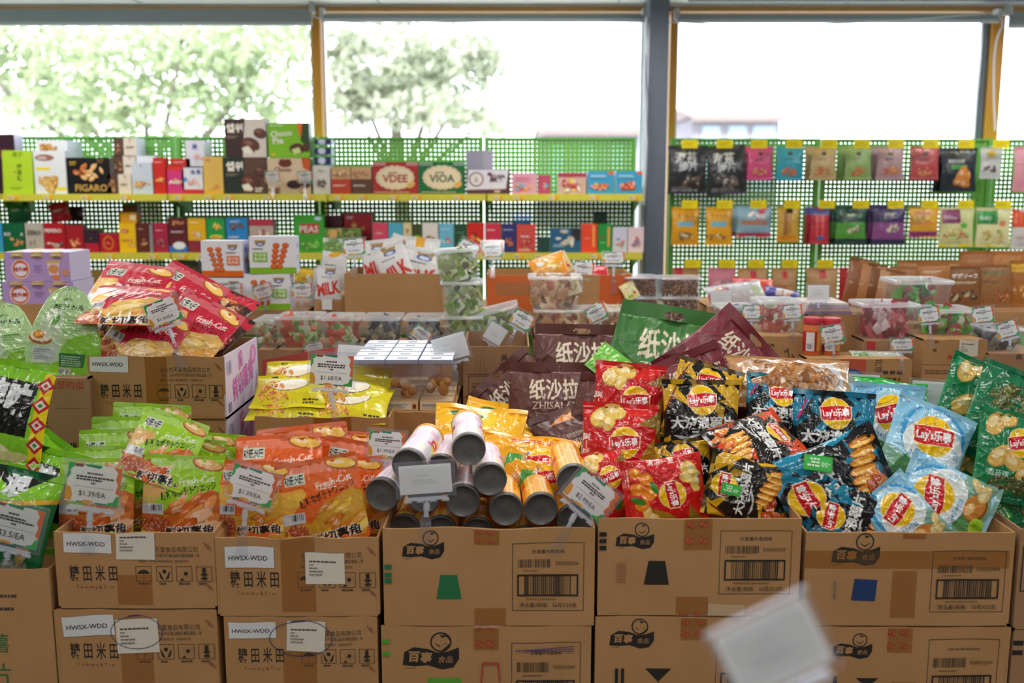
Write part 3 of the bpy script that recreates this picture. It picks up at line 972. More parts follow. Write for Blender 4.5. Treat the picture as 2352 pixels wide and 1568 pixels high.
def potato(base, wedge, food_c, seed, name='鲜切薯角'):
    A = Art(1.04, base)
    b2 = mix(base, '#ffffff', .1)
    A.poly([(0, .9), (1, .85), (1, 1.04), (0, 1.04)], b2)
    A.poly([(0, 0), (1, 0), (1, .56), (.86, .62), (.62, .5), (.34, .28), (.1, .3), (0, .5)], mix(food_c[0], '#8a3a10', .35))
    A.food(.66, .26, .36, .26, food_c, 17, .2, seed, .3, 32); A.food(.16, .14, .16, .14, ['#b5502c', '#c9663a', '#a84424', '#d88a5a'], 40, .05, seed + 1, .6)
    A.poly([(0, .36), (.12, .4), (.34, .62), (.3, .72), (.1, .7), (0, .72)], mix(wedge, base, .25)); A.ell(.16, .58, .16, .07, wedge, 12)
    A.ell(.8, .93, .2, .075, '#a8501c', -12); A.ell(.8, .94, .18, .06, wedge, -12); A.ell(.75, .96, .1, .025, '#f6dcb0', -12)
    A.rect(.09, .76, .34, .9, '#cfd6c6'); A.text('糖田米田', .215, .83, '#20242a', w=.23, h=.11, bold=.02)
    A.text('Fresh-Cut', .68, .74, mix(base, '#f8faf0', .75), w=.44, h=.09, rot=8, bold=.02); A.lines(.5, .655, .78, .675, 1, '#eef3da', 2, .8)
    A.text('新鮮なポテトウエッジ', .58, .6, '#22301a' if seed < 40 else '#3a1608', w=.7, h=.115, rot=14, bold=.03)
    A.rect(0, .3, .28, .42, '#cfd0d6'); A.bars(.12, .34, .27, .41, '#33363c', 2, 14)
    A.text(name, .6, .09, '#1c1c1e', w=.6, h=.14, rot=6, bold=.03, outline='#f5f0ea', ow=.05)
    return A
ART['lime_potato'] = potato('#9dcd24', '#e3b06a', ['#e2742a', '#ef9a52', '#d4601e', '#f3c29a', '#e8894a'], 5)
ART['orange_potato'] = potato('#e2621a', '#f0c04a', ['#f0bc3c', '#e5a030', '#f4d060', '#d98024'], 45)
ART['red_potato'] = potato('#c41f3c', '#f2c66a', ['#f2cf7c', '#e9b85a', '#f6dfa6', '#dd9a44'], 65)
ART['dark_skewer'] = A = Art(.9, '#3a2018')
A.food(.5, .4, .46, .36, ['#d9742a', '#c85a1c', '#e8a04a', '#f0c890', '#7a2c12'], 60, .1, 8); A.poly([(0, .75), (1, .7), (1, .9), (0, .9)], '#c8203c'); A.text('糖田米田', .2, .7, '#eceae6', w=.26, h=.09, bold=.02); A.rect(.05, .1, .3, .3, '#d6d8de'); A.bars(.07, .12, .28, .28, '#333333', 4, 16)
A = ART['egg'] = Art(1.18, '#b5d59a')
A.poly([(.3, 0), (1, 0), (1, .6), (.6, .5)], '#8cc63a'); A.poly([(.1, .1), (.5, .2), (.5, .9), (.15, .8)], '#c6d8b8'); A.poly([(.52, .0), (.9, .05), (.85, .35), (.6, .36)], '#7fbf2e')
A.text('无穷食品', .52, 1.0, '#1f5a3c', w=.2, bold=.03); A.text('美味轻卤·溏心蛋', .56, .9, '#1d4a30', w=.58, bold=.02)
A.ell(.2, .48, .18, .085, '#a85a28', -8); A.ell(.2, .505, .165, .07, '#efe7cf', -8); A.ell(.17, .52, .09, .055, '#c8741c', -8); A.ell(.16, .535, .06, .03, '#eca93a', -8)
A.ell(.38, .72, .085, .045, '#4f9a2c', 55)
A.lines(.5, .56, .8, .78, 7, '#6fae4a', 3, .4); A.rect(.12, .18, .44, .36, '#c8cbd0'); A.lines(.14, .2, .42, .35, 5, '#9aa0a4', 3, .5)
A.rect(.48, .12, .82, .3, '#176a3c'); A.lines(.51, .14, .8, .28, 5, '#cfe3d0', 6, .5); A.rect(.42, .02, .66, .11, '#d4d6d8'); A.bars(.44, .03, .64, .1, '#3c3c3e', 3, 20); A.lines(.1, .1, .4, .16, 3, '#4f8a3c', 3)
def salad(base, tri, seed):
    A = Art(.92, base)
    dk = mix(base, '#000000', .35)
    A.poly([(0, 0), (1, 0), (1, .3), (.6, .22), (0, .34)], dk)
    A.text('纸沙拉', .5, .66, '#d9cdb4', w=.56, h=.2, bold=.02, skew=-.06); A.text('ZHISALAD', .52, .51, '#d6cab0', w=.52, h=.07)
    A.lines(.3, .38, .66, .45, 4, '#b4ab94', seed, .35); A.lines(.8, .6, .93, .7, 2, '#cfc4ac', seed + 1, .6)
    A.poly([(.08, .34), (.3, .3), (.36, .1), (.14, .16)], '#9c958a'); A.poly([(.36, .2), (.75, .2), (.4, .02)], tri)
    A.text('薯片', .46, .14, '#f0d8b0', w=.14, rot=20)
    return A
ART['brown_salad'] = salad('#5c2f29', '#c9813c', 2)
ART['green_salad'] = salad('#2f6d26', '#7f9c3a', 5)
ART['maroon_salad'] = salad('#76202f', '#b5402c', 8)
A = ART['noodle_snack'] = Art(.72, '#d3c60e')
A.food(.3, .3, .24, .2, ['#e08a28', '#c8641a', '#f0b45a'], 60, .05, 4, .3); A.ell(.5, .4, .26, .13, '#5a4a30', 8, 28); A.ell(.5, .402, .25, .12, '#efe4cc', 8, 28); A.ell(.5, .45, .2, .07, '#f6f2ea', 8); A.food(.25, .36, .16, .12, ['#d8802a', '#c8641a', '#f0b45a'], 24, .05, 11, .4)
A.lines(.7, .08, .92, .16, 2, '#2a2a20', 4, .6); A.rect(.2, .64, .28, .68, '#2a2a20'); A.rect(.0, .0, 1, .06, '#d9cb0c')
A = ART['hot_strip'] = Art(1.3, '#83c426')
A.poly([(0, 1.3), (0, 1.0), (.3, 1.3)], '#151515'); A.poly([(.1, .45), (.8, .4), (.85, 1.05), (.15, 1.1)], '#151515'); A.poly([(0, .7), (.2, .75), (.1, 1.1)], '#151515')
A.text('浪味', .48, .86, '#d9dee2', w=.6, h=.42, bold=.06, rot=-6); A.text('辣味', .3, .5, '#d8d8d8', w=.3, bold=.02)
A.poly([(.84, .0), (1, .0), (1, 1.3), (.88, 1.2)], '#e8c918')
for i in range(5):
    y = .08 + .24 * i
    A.poly([(.82, y), (.92, y + .11), (1.02, y), (.92, y - .11)], '#b81f22'); A.poly([(.86, y), (.92, y + .06), (.98, y), (.92, y - .06)], '#e6ddd0'); A.poly([(.89, y), (.92, y + .03), (.95, y), (.92, y - .03)], '#3c8a2c' if i % 2 else '#b81f22')
A.ell(.3, .26, .34, .1, '#c9bd78', -14); A.ell(.3, .28, .32, .07, '#e9e0ae', -14); A.ell(.55, .12, .3, .08, '#d8cc8c', 10)
A = ART['shrimp_strip'] = Art(1.2, '#1d6b3c')
A.poly([(0, .75), (1, .95), (1, 1.2), (0, 1.2)], '#83c426'); A.poly([(0, .68), (1, .9), (1, .95), (0, .74)], '#d8a820'); A.poly([(.1, 1.2), (.5, .9), (.9, 1.2)], '#151515'); A.text('浪', .5, 1.03, '#d9dee2', w=.3, bold=.05)
A.text('虾条', .38, .5, '#dfe3de', w=.42, bold=.05, rot=10, outline='#16251a', ow=.05); A.ell(.78, .38, .07, .2, '#c9a862', -12); A.food(.6, .12, .3, .08, ['#8a9478', '#6f7a5c', '#a8ac90'], 40, .07, 3); A.rect(0, 0, 1, .04, '#e2b820')
def can_art(base, c2, seed):
    A = Art(1.0, base)
    rr = random.Random(seed)
    for i in range(26):
        A.rect(i / 26, 0, i / 26 + rr.uniform(.008, .03), 1, rr.choice(c2))
    for i in range(10):
        x, y = rr.random() * .9, rr.random() * .8
        A.rect(x, y, x + rr.uniform(.04, .12), y + rr.uniform(.05, .2), rr.choice(c2))
    for x in (.25, .75):
        A.ell(x, .55, .09, .18, '#f2c400'); A.rect(x - .1, .47, x + .1, .62, '#c81c22'); A.text("Lay's乐事", x, .54, '#ffffff', w=.17, rot=0, bold=.02)
    A.lines(.46, .12, .6, .8, 9, mix(base, '#6a5a70', .4), seed, .4)
    return A
ART['can_pink'] = can_art('#e9dfe8', ['#e2b8d4', '#d8d2e8', '#c8304e', '#b9dcc8', '#efe6ee', '#d87aa8', '#f0e4c8'], 3)
ART['can_yellow'] = can_art('#f0a818', ['#e89a12', '#f4bc3c', '#d8761a', '#f6d084', '#e8e0d0'], 6)
# back-shelf packets: one loose design recipe, many palettes
def packet(a, base, bands=(), words=(), foods=(), ovals=(), seed=1):
    A = Art(a, base)
    for q in bands:
        A.rect(*[v * (a if i % 2 else 1) for i, v in enumerate(q[:4])], q[4])
    for x, y, rx, ry, c in ovals:
        A.ell(x, y * a, rx, ry, c)
    for k, (x, y, rx, ry, cols, n, s) in enumerate(foods):
        A.food(x, y * a, rx, ry, cols, n, s, seed + k)
    for b, x, y, w, c in words:
        if b == '=':
            A.lines(x - w / 2, y * a - .05, x + w / 2, y * a + .05, 2, c, seed, .55)
        else:
            A.text(b, x, y * a, c, w=w, bold=.02)
    return A
# ---------------------------------------------------------------- the setting
M_WHITE = plain('ceiling_paint', '#f2f4f6', 0.45, 0, 3, 0.1, 0.004)
M_FLOOR = plain('floor_tile', '#8f8b84', 0.35, 0, 6, 0.15, 0.002, 0.12)
M_WALL = plain('wall_paint', '#8b8a86', 0.8, 0, 12, 0.1, 0.002, 0.06)
M_YEL = plain('ochre_paint', '#c98a12', 0.45, 0, 20, 0.1, 0.001, 0.05)
M_BRN = plain('brown_frame', '#b07c3c', 0.5, 0, 20, 0.1, 0.001, 0.05)
M_SLATE = plain('slate_blue_steel', '#5b6676', 0.5, 0, 14, 0.1, 0.001, 0.05)
M_GREYP = plain('pale_grey_plaster', '#b9bcc0', 0.7, 0, 14, 0.1, 0.001, 0.05)
M_BLIND = plain('roller_fabric', '#8e9a9e', 0.8, 0, 90, 0.2, 0.001, 0.05)
M_STEEL = plain('bright_steel', '#b9bec4', 0.3, 0.8, 30, 0.05)
M_WIRE = plain('white_cable_sheath', '#c9cdd6', 0.45)
M_GREEN = plain('green_enamel', '#62ad42', 0.45, 0, 30, 0.08, 0.001, 0.04)
M_RAIL = plain('lime_shelf_enamel', '#cfc83a', 0.4, 0, 30, 0.08, 0.001, 0.05)
M_WOOD = plain('table_board', '#8d7354', 0.6, 0, 15, 0.2, 0.002, 0.15)
M_BARK = plain('bark', '#5b4b3c', 0.9, 0, 20, 0.8, 0.02, 0.3)
M_GROUND = plain('plaza_paving', '#b4b6b0', 0.85, 0, 2, 0.1, 0.01, 0.15)
M_HOUSE = plain('house_render', '#77737c', 0.9, 0, 3, 0.1, 0.01, 0.08)
M_ROOF = plain('roof_tile', '#6d5a58', 0.9, 0, 8, 0.4, 0.02, 0.2)
M_PANE = plain('dark_house_glass', '#8a9aa8', 0.2)
WALL_Y = 6.0
def solid(name, boxes, mat, parent=None, **kw):
    mb = MB()
    for b in boxes:
        mb.box(*b)
    return mb.obj(name, mat, parent=parent, **kw)
struct(solid('floor', [(-7, -4, -.1, 7, 6.05, 0)], M_FLOOR))
struct(solid('ceiling', [(-7, -4, 2.53, 7, 6.3, 2.65)], M_WHITE))
struct(solid('wall_left', [(-7.1, -4, 0, -7, 6.1, 2.53)], M_WALL))
struct(solid('wall_right', [(7, -4, 0, 7.1, 6.1, 2.53)], M_WALL))
struct(solid('wall_rear', [(-7, -4.1, 0, 7, -4, 2.53)], M_WALL))
# ceiling seams and the dark rail of the window head
struct(solid('trim_1', [(x - .006, 3, 2.526, x + .006, 5.9, 2.531) for x in (-3.4, -2.1, -.75, .6, 1.9, 3.2)], M_GREYP))
struct(solid('trim_2', [(-7, 5.9, 2.488, 7, 6.02, 2.518)], M_BRN))
struct(solid('trim_3', [(at(1582, 14, 5.7).x, 5.66, 2.505, 7, 5.72, 2.531)], M_SLATE))
def px_x(px, Y, py=200):
    return at(px, py, Y).x
posts = [px_x(732, 5.97), px_x(1484, 5.97), px_x(1542, 5.97), px_x(2281, 5.97, 150)]
def post(i, x0, x1, y0, y1, mat):
    return struct(solid(f'trim_{i}', [(x0, y0, 0, x1, y1, 2.5)], mat))
post(4, posts[0] - .024, posts[0] + .024, 5.93, 6.03, M_YEL)
post(5, posts[1] - .018, posts[1] + .012, 5.93, 6.03, M_BRN)
post(6, posts[2] - .018, posts[2] + .02, 5.93, 6.03, M_YEL)
post(7, posts[3] - .036, posts[3] + .036, 5.93, 6.03, M_YEL)
post(8, posts[3] - .06, posts[3] - .04, 5.96, 6.04, M_SLATE)
cx0, cx1 = px_x(1489, 5.62), px_x(1534, 5.62)
struct(solid('wall_column', [(cx0, 5.62, 0, cx1, 5.9, 2.53)], M_SLATE))
struct(solid('trim_9', [(px_x(1474, 5.64, 500), 5.66, 0, cx0 - .002, 5.72, 1.5)], M_GREYP))
edges = [-6.95, posts[0] - .03, posts[0] + .03, posts[1] - .02, posts[2] + .024, posts[3] - .065, posts[3] + .04, 6.95]
for i in range(4):
    x0, x1 = edges[2 * i], edges[2 * i + 1]
    w = bpy.data.objects.new(f'window_{i + 1}', None)
    COL.objects.link(w); struct(w); w.location = (x0, 5.99, 0)
    solid('glass_pane', [(0, 0, .05, x1 - x0, .006, 2.49)], M_GLASS, parent=w)
    solid('window_frame', [(0, -.015, .0, x1 - x0, .02, .05), (0, -.012, 2.475, x1 - x0, .018, 2.5), (0, -.012, .05, .012, .018, 2.475), (x1 - x0 - .012, -.012, .05, x1 - x0, .018, 2.475)], M_STEEL, parent=w)
# roller blinds, drawn up to different heights
for i, (x0, x1, z0, z1, lab) in enumerate([
        (-3.6, px_x(722, 5.86), 2.415, 2.492, 'deep grey roller blind pulled lowest, above the leafy tree window'),
        (px_x(745, 5.86), px_x(1477, 5.86), 2.435, 2.462, 'narrow grey rolled blind between ochre post and slate pillar'),
        (px_x(1550, 5.86), px_x(2280, 5.86), 2.43, 2.46, 'narrow grey rolled blind above the rooftop window'),
        (px_x(2304, 5.86), 3.6, 2.40, 2.48, 'deep grey roller blind in the corner beyond the last ochre post')]):
    b = thing('roller_blind', lab, 'window blind', ((x0 + x1) / 2, 5.85, z0), group='roller blinds')
    w = x1 - x0
    mb = MB(); mb.box(-w / 2, -.012, .0, w / 2, .008, z1 - z0); mb.obj('blind_fabric', M_BLIND, parent=b)
    mb = MB(); mb.tube((-w / 2, -.004, -.004), (w / 2, -.004, -.004), .011); mb.obj('bottom_bar', M_STEEL, parent=b)
    mb = MB()
    for s in (-1, 1):
        mb = MB(); mb.box(s * w / 2 - .012, -.02, z1 - z0 - .02, s * w / 2 + .012, .05, z1 - z0 + .035); mb.obj('bracket', M_GREYP, parent=b)
def cable(name, label, pts, r, mat, cat='cable'):
    V = [Vector(p) for p in pts]
    for _ in range(3):      # round the corners
        V = [V[0]] + [q for a, b in zip(V, V[1:]) for q in (a * .75 + b * .25, a * .25 + b * .75)] + [V[-1]]
    rings = []
    for i, p in enumerate(V):
        d = (V[min(i + 1, len(V) - 1)] - V[max(i - 1, 0)]).normalized()
        a = d.cross(Vector((.3, 1, .2))).normalized(); b = d.cross(a)
        rings.append(np.array([p + (a * math.cos(R(60 * k)) + b * math.sin(R(60 * k))) * r for k in range(6)]))
    mb = MB(); ring_loft(mb, rings)
    return tag(mb.obj(name, mat), label, cat)
P = lambda px, py, Y: tuple(at(px, py, Y))
cable('cable', 'pale cable running down beside the slate pillar', [P(1484, 40, 5.6), P(1486, 120, 5.58), P(1478, 200, 5.58), P(1486, 300, 5.58), P(1482, 400, 5.58), P(1478, 470, 5.58)], .007, M_WIRE)
cable('cable', 'thin blue cable twisting along the slate pillar', [P(1490, 40, 5.6), P(1482, 160, 5.57), P(1490, 240, 5.57), P(1486, 290, 5.57), P(1492, 360, 5.57), P(1484, 440, 5.57)], .004, M_SLATE)
cable('cable', 'thin white wire sagging across the window heads', [P(716, 36, 5.8), P(745, 48, 5.8), P(900, 56, 5.8), P(1100, 50, 5.8), P(1300, 44, 5.8), P(1470, 52, 5.8), P(1560, 50, 5.6), P(1700, 62, 5.8), P(2000, 52, 5.8), P(2290, 30, 5.8)], .003, M_WIRE)
cable('cable', 'white cable looping down the last ochre post', [P(2300, 30, 5.85), P(2304, 60, 5.84), P(2296, 70, 5.84), P(2284, 110, 5.84), P(2282, 200, 5.86), P(2286, 300, 5.86)], .005, M_WIRE)
for lx, ly in FILL_LAMPS:
    struct(solid('unseen_fill_housing', [(lx - .62, ly - .17, 2.47, lx + .62, ly + .17, 2.53)], M_WHITE))  # housings added above the out-of-view fill lights
# ---------------------------------------------------------------- outdoors
struct(solid('ground', [(-40, 6.3, -.2, 60, 90, -.05)], M_GROUND))
def leaf_mat(name, c1, c2):
    m, n, l, b = node_mat(name)
    oi = n.new('ShaderNodeTexCoord'); t = n.new('ShaderNodeTexNoise'); t.inputs['Scale'].default_value = 1.3
    l.new(oi.outputs['Object'], t.inputs['Vector'])
    r = n.new('ShaderNodeMix'); r.data_type = 'RGBA'; r.inputs[6].default_value = (*lin(c1), 1); r.inputs[7].default_value = (*lin(c2), 1)
    l.new(t.outputs['Fac'], r.inputs[0]); l.new(r.outputs[2], b.inputs['Base Color'])
    b.inputs['Roughness'].default_value = .45
    tr = n.new('ShaderNodeBsdfTranslucent'); l.new(r.outputs[2], tr.inputs[0])
    mx = n.new('ShaderNodeMixShader'); mx.inputs[0].default_value = .45
    l.new(b.outputs[0], mx.inputs[1]); l.new(tr.outputs[0], mx.inputs[2]); l.new(mx.outputs[0], n['Material Output'].inputs[0])
    return m
M_LEAF = leaf_mat('leaf_green', '#7d9060', '#b4bca0')
M_LEAF2 = leaf_mat('leaf_grey_green', '#8a957c', '#b4b6a4')
def tree(label, base, clumps, n, size, mat, seed):
    root = thing('tree', label, 'tree', base, group='trees outside the window')
    rng = np.random.default_rng(seed)
    bx = Vector(base)
    tm = MB()
    top = Vector(clumps[0][0]) - bx
    tm.tube((0, 0, 0), tuple(top * .75), .16, .09, 10)
    bm_ = MB()
    for c, r in clumps:
        p = Vector(c) - bx
        bm_.tube(tuple(top * .45), tuple(p), .06, .015, 6)
    tm.obj('trunk', M_BARK, parent=root); bm_.obj('branches', M_BARK, parent=root)
    tot = sum(r[0] * r[2] for _, r in clumps)
    V, Fq = [], []
    cs = []
    for c, r in clumps:
        k = int(n * r[0] * r[2] / tot)
        d = rng.normal(size=(k, 3)); d /= np.linalg.norm(d, axis=1)[:, None]
        rad = rng.random(k) ** .45
        cs.append((np.array(c) - np.array(base)) + d * rad[:, None] * np.array(r))
    C = np.concatenate(cs); k = len(C)
    a = rng.normal(size=(k, 3)); a /= np.linalg.norm(a, axis=1)[:, None]
    b = np.cross(a, rng.normal(size=(k, 3))); b /= np.linalg.norm(b, axis=1)[:, None]
    s = size * (.6 + .8 * rng.random((k, 1)))
    V = np.stack([C - a * s, C + b * s * .5, C + a * s, C - b * s * .5], 1).reshape(-1, 3)
    mb = MB()
    mb.v.append(V); q = np.arange(4 * k).reshape(-1, 4)
    mb.f.append(('Q', q, np.ones((4 * k, 3)), 0, q)); mb.c.append(None); mb.m.append(None); mb.smooth.append(False); mb.n = 4 * k
    mb.obj('foliage', mat, parent=root)
def clump(px, py, Y, rx, rz):
    m = mpp(px, py, Y)
    return (tuple(at(px, py, Y)), (rx * m, rx * m * .8, rz * m))
tree('big leafy green tree outside, behind the grey roller blind', (px_x(330, 13), 13, -.05),
     [clump(330, 190, 13, 300, 150), clump(60, 160, 13.4, 200, 150), clump(580, 170, 13.4, 170, 150), clump(420, 90, 12.6, 260, 80), clump(180, 250, 12.6, 180, 70), clump(-120, 100, 13, 160, 130), clump(660, 80, 14, 90, 60)], 4500, .085, M_LEAF, 3)
tree('sparser grey green tree outside, beyond the ochre post', (px_x(930, 16), 16, -.05),
     [clump(900, 170, 16, 150, 120), clump(1020, 150, 16.5, 120, 90), clump(800, 230, 16, 90, 70), clump(980, 250, 15.5, 150, 50), clump(1110, 280, 15.5, 100, 30), clump(790, 110, 16, 60, 50), clump(1120, 130, 16.5, 50, 60)], 2600, .1, M_LEAF2, 8)
def house(label, px0, px1, pyr, pye, pyb, Y, wins):
    a, b = at(px0, pye, Y), at(px1, pye, Y)
    w, ze, zr = b.x - a.x, a.z, at(px0, pyr, Y).z
    root = thing('exterior_house', label, 'house', (a.x, Y, -.05), group='houses across the plaza')
    mb = MB(); mb.box(0, 0, 0, w, 6, ze + .05); mb.obj('house_wall', M_HOUSE, parent=root)
    mb = MB(); e = w * .03
    mb.add([(-e, -.4, ze), (w + e, -.4, ze), (w + e, 3, zr + .1), (-e, 3, zr + .1), (-e, 6.4, ze), (w + e, 6.4, ze), (-e, -.4, ze - .2), (w + e, -.4, ze - .2)], [(0, 1, 2, 3), (3, 2, 5, 4), (6, 7, 1, 0), (0, 3, 4), (1, 5, 2)])
    mb.obj('tiled_roof', M_ROOF, parent=root)
    for u0, u1, v0, v1 in wins:
        mb = MB(); mb.box(w * u0, -.04, ze * v0, w * u1, .02, ze * v1); mb.obj('house_window', M_PANE, parent=root)
house('pale house with tiled roof and tall windows across the plaza', 1590, 1792, 240, 266, 315, 42, [(.12, .32, .3, .92), (.42, .62, .3, .92), (.7, .95, .3, .92)])
house('narrow pale house partly behind the slate pillar', 1500, 1564, 238, 262, 315, 51, [(.55, .9, .3, .9)])
house('low brown roofed building beyond the sparser tree', 1240, 1470, 284, 296, 315, 38, [(.1, .25, .4, .85), (.4, .55, .4, .85), (.7, .85, .4, .85)])
pole = MB(); p0 = at(1828, 230, 30)
pole.tube((0, 0, 0), (0, 0, p0.z), .045, .03); pole.tube((0, 0, p0.z - .1), (-.5, 0, p0.z), .02)
tag(pole.obj('street_pole', M_GREYP, loc=(p0.x, 30, -.05)), 'thin pale pole standing outside past the tiled house', 'pole')
# ---------------------------------------------------------------- pegboards and shelves
PITCHM, HOLE = .0242, .0043
def pegboard(label, px0, px1, pytop, zbot, Y):
    x0, x1, zt = px_x(px0, Y, 450), px_x(px1, Y, 450), at(1176, pytop, Y).z
    nx, nz = max(2, int((x1 - x0 - .03) / PITCHM)), int((zt - zbot - .02) / PITCHM)
    mx, mz = (x1 - x0 - nx * PITCHM) / 2, .012
    V, F = [], []
    vid = {}
    g = MB()
    pts = [(math.cos(R(45 * k)) * HOLE, math.sin(R(45 * k)) * HOLE) for k in range(8)]
    zs = zt - mz - nz * PITCHM
    for j in range(nz + 1):
        for i in range(nx + 1):
            V.append((x0 + mx + i * PITCHM, Y, zs + j * PITCHM))
    for j in range(nz):
        for i in range(nx):
            cx, cz = x0 + mx + (i + .5) * PITCHM, zs + (j + .5) * PITCHM
            h = len(V)
            V += [(cx + a, Y, cz + b) for a, b in pts]
            a = j * (nx + 1) + i; b, c, d = a + 1, a + nx + 2, a + nx + 1
            F += [(a, b, h + 7, h + 6), (a, h + 6, h + 5), (b, c, h + 1, h), (b, h, h + 7), (c, d, h + 3, h + 2), (c, h + 2, h + 1), (d, a, h + 5, h + 4), (d, h + 4, h + 3)]
    root = thing('pegboard_panel', label, 'pegboard', (0, 0, 0), group='green pegboard panels')
    me = bpy.data.meshes.new('perforated_sheet'); me.from_pydata(V, [], F); me.materials.append(M_GREEN)
    o = bpy.data.objects.new('perforated_sheet', me); COL.objects.link(o); o.parent = root
    b = MB(); xa, xb, za = x0 + mx, x1 - mx, zs
    for q in ((x0, 0, x1, za), (x0, zt - mz, x1, zt), (x0, za, xa, zt - mz), (xb, za, x1, zt - mz)):
        b.box(q[0], Y - .012, q[1], q[2], Y + .012, q[3])
    b.obj('panel_frame', M_GREEN, parent=root)
PEG_Y = 5.76
for lab, a, b, t in (('green pegboard behind the purple drink packs at the end', -330, 44, 312), ('green pegboard behind the black and lime snack boxes', 48, 408, 313), ('green pegboard behind the tall marshmallow pie boxes', 411, 733, 314),
                     ('green pegboard behind the red and green wafer boxes', 736, 1110, 315), ('green pegboard ending beside the slate pillar', 1113, 1458, 316),
                     ('green pegboard hung with black bags beside the slate pillar', 1537, 1878, 318), ('green pegboard hung with green and purple bags', 1881, 2272, 319), ('green pegboard at the far end past the black cracker bag', 2275, 2640, 320)):
    pegboard(lab, a, b, t, .72, PEG_Y)
SY0, SY1 = 5.40, 5.745
SZ = [at(1176, 446, SY0).z, at(1176, 581, SY0).z, .86]
segs = [(-330, 2), (5, 384), (387, 751), (754, 1116), (1119, 1478)]
where = ['out past the lime box', 'below the black biscuit box', 'below the tall pie boxes', 'below the red and green wafer boxes', 'next to the slate pillar']
for k, z in enumerate(SZ):
    for (a, b), wh in zip(segs, where):
        x0, x1 = px_x(a, SY0, 450), px_x(b, SY0, 450)
        lab = f"{['upper', 'middle', 'lower'][k]} lime yellow shelf, section {wh}"
        root = thing('shelf_board', lab, 'shelf', ((x0 + x1) / 2, SY0, z), group='lime yellow shelf boards')
        w = x1 - x0
        mb = MB(); mb.box(-w / 2, .004, -.022, w / 2, SY1 - SY0, 0); mb.obj('board', M_RAIL, parent=root)
        mb = MB(); mb.box(-w / 2, -.003, -.036, w / 2, .004, .002); mb.obj('price_rail', M_RAIL, parent=root)
        if k < 2:
            rr = random.Random(k * 9 + a)
            x = -w / 2 + .03
            while x < w / 2 - .07:
                lb = MB(); A_ = Art(.55, '#e8cf3a'); A_.rect(.1, .1, .6, .45, '#d8d6c0'); A_.lines(.12, .15, .58, .42, 3, '#8a8674', int(x * 99), .5); A_.rect(.66, .08, 1, .5, '#f0a81c')
                lb.box(0, -.0008, 0, .055, 0, .026, A_.base); A_.flat(lb, lambda q, l: np.stack([q[:, 0] * .055, np.full(len(q), -.0008 - l), q[:, 1] / .55 * .026], 1), .0003)
                lb.obj('shelf_price_label', M_PAPER, parent=root, loc=(x, -.0035, -.031))
                x += rr.uniform(.1, .24)
        for s in (-1, 1):
            mb = MB()
            mb.add([(s * (w / 2 - .01) + t, y, zz) for t in (-.0015, .0015) for y, zz in ((.02, -.022), (SY1 - SY0, -.022), (SY1 - SY0, -.11))], [(0, 1, 2), (5, 4, 3), (0, 3, 4, 1), (1, 4, 5, 2), (2, 5, 3, 0)])
            mb.obj('bracket', M_GREEN, parent=root)
def table(label, x0, x1, y0, y1, z):
    root = thing('display_table', label, 'table', ((x0 + x1) / 2, y0, 0))
    w = x1 - x0
    mb = MB(); mb.box(-w / 2, 0, z - .03, w / 2, y1 - y0, z); mb.obj('tabletop', M_WOOD, parent=root)
    for sx in (-1, 1):
        for y in (.05, y1 - y0 - .05):
            mb = MB(); mb.box(sx * (w / 2 - .06) - .03, y - .03, 0, sx * (w / 2 - .06) + .03, y + .03, z - .03); mb.obj('leg', M_WOOD, parent=root)
TZ1, TZ2 = .60, .94
table('plain low display table under the cartons in the middle', -1.9, 2.2, 2.82, 3.96, TZ1)
table('plain tall display table under the tubs and kraft pouches', -2.4, 2.9, 4.0, 4.95, TZ2)
# ---------------------------------------------------------------- goods on the back shelves
def goods(label, x0, y0, x1, y1, Y, base, side, bands=(), words=(), foods=(), ovals=(), depth=.06, z=None, group=None, lean=0, yaw=0, **k):
    a = (y1 - y0) / (x1 - x0)
    return snack_box(label, packet(a, base, bands, words, foods, ovals, seed=int(x0 + y0)), x0, y0, x1, y1, Y, depth, side, z=z, group=group, lean=lean, yaw=yaw, **k)
Z0, Z1 = SZ[0] + .001, SZ[1] + .001
BIS = ['#d8a050', '#c98a3c', '#e6bc78']
G1 = 'snack boxes on the upper shelf'
YF, YB = 5.44, 5.57
def up(label, x0, y0, x1, base, side, Y=YF, z=Z0, y1=442, **k):
    return goods(label, x0, y0, x1, y1, Y, base, side, z=z, group=G1, **k)
up('dark plum box showing a face, cut by the frame edge', -20, 308, 42, '#3a2230', '#b9b4d0', YB, foods=[(.6, .6, .3, .3, ['#c9906c', '#8a5440'], 6, .2)], depth=.1)
up('lime green box with thin vertical writing, tilted back', 8, 345, 78, '#a9c92c', '#8aa820', words=[('果子', .5, .9, .34, '#6a8a1a'), ('绿', .55, .64, .16, '#3f5a12'), ('豆', .55, .5, .16, '#3f5a12'), ('糕', .55, .36, .16, '#3f5a12'), ('=', .5, .14, .5, '#7d9a20')], ovals=[(.4, .5, .04, .03, '#c0392b')], lean=4)
up('white box printed with round yellow biscuits, standing in front', 82, 346, 155, '#d9dde0', '#c8ccd8', foods=[(.4, .3, .34, .22, ['#d8ac5c', '#c99a44'], 9, .17)], bands=[(.05, .55, .5, .62, '#e8d23a'), (.65, .08, .98, .16, '#e8d23a')], ovals=[(.35, .84, .3, .1, '#9a6a5a')], words=[('=', .35, .84, .4, '#f0e6dc')])
up('white biscuit box standing behind the round yellow biscuit box', 92, 322, 162, '#dfe2e6', '#c9cfe4', YB, foods=[(.4, .85, .3, .1, ['#b8783c', '#c9924c'], 6, .14)], depth=.2)
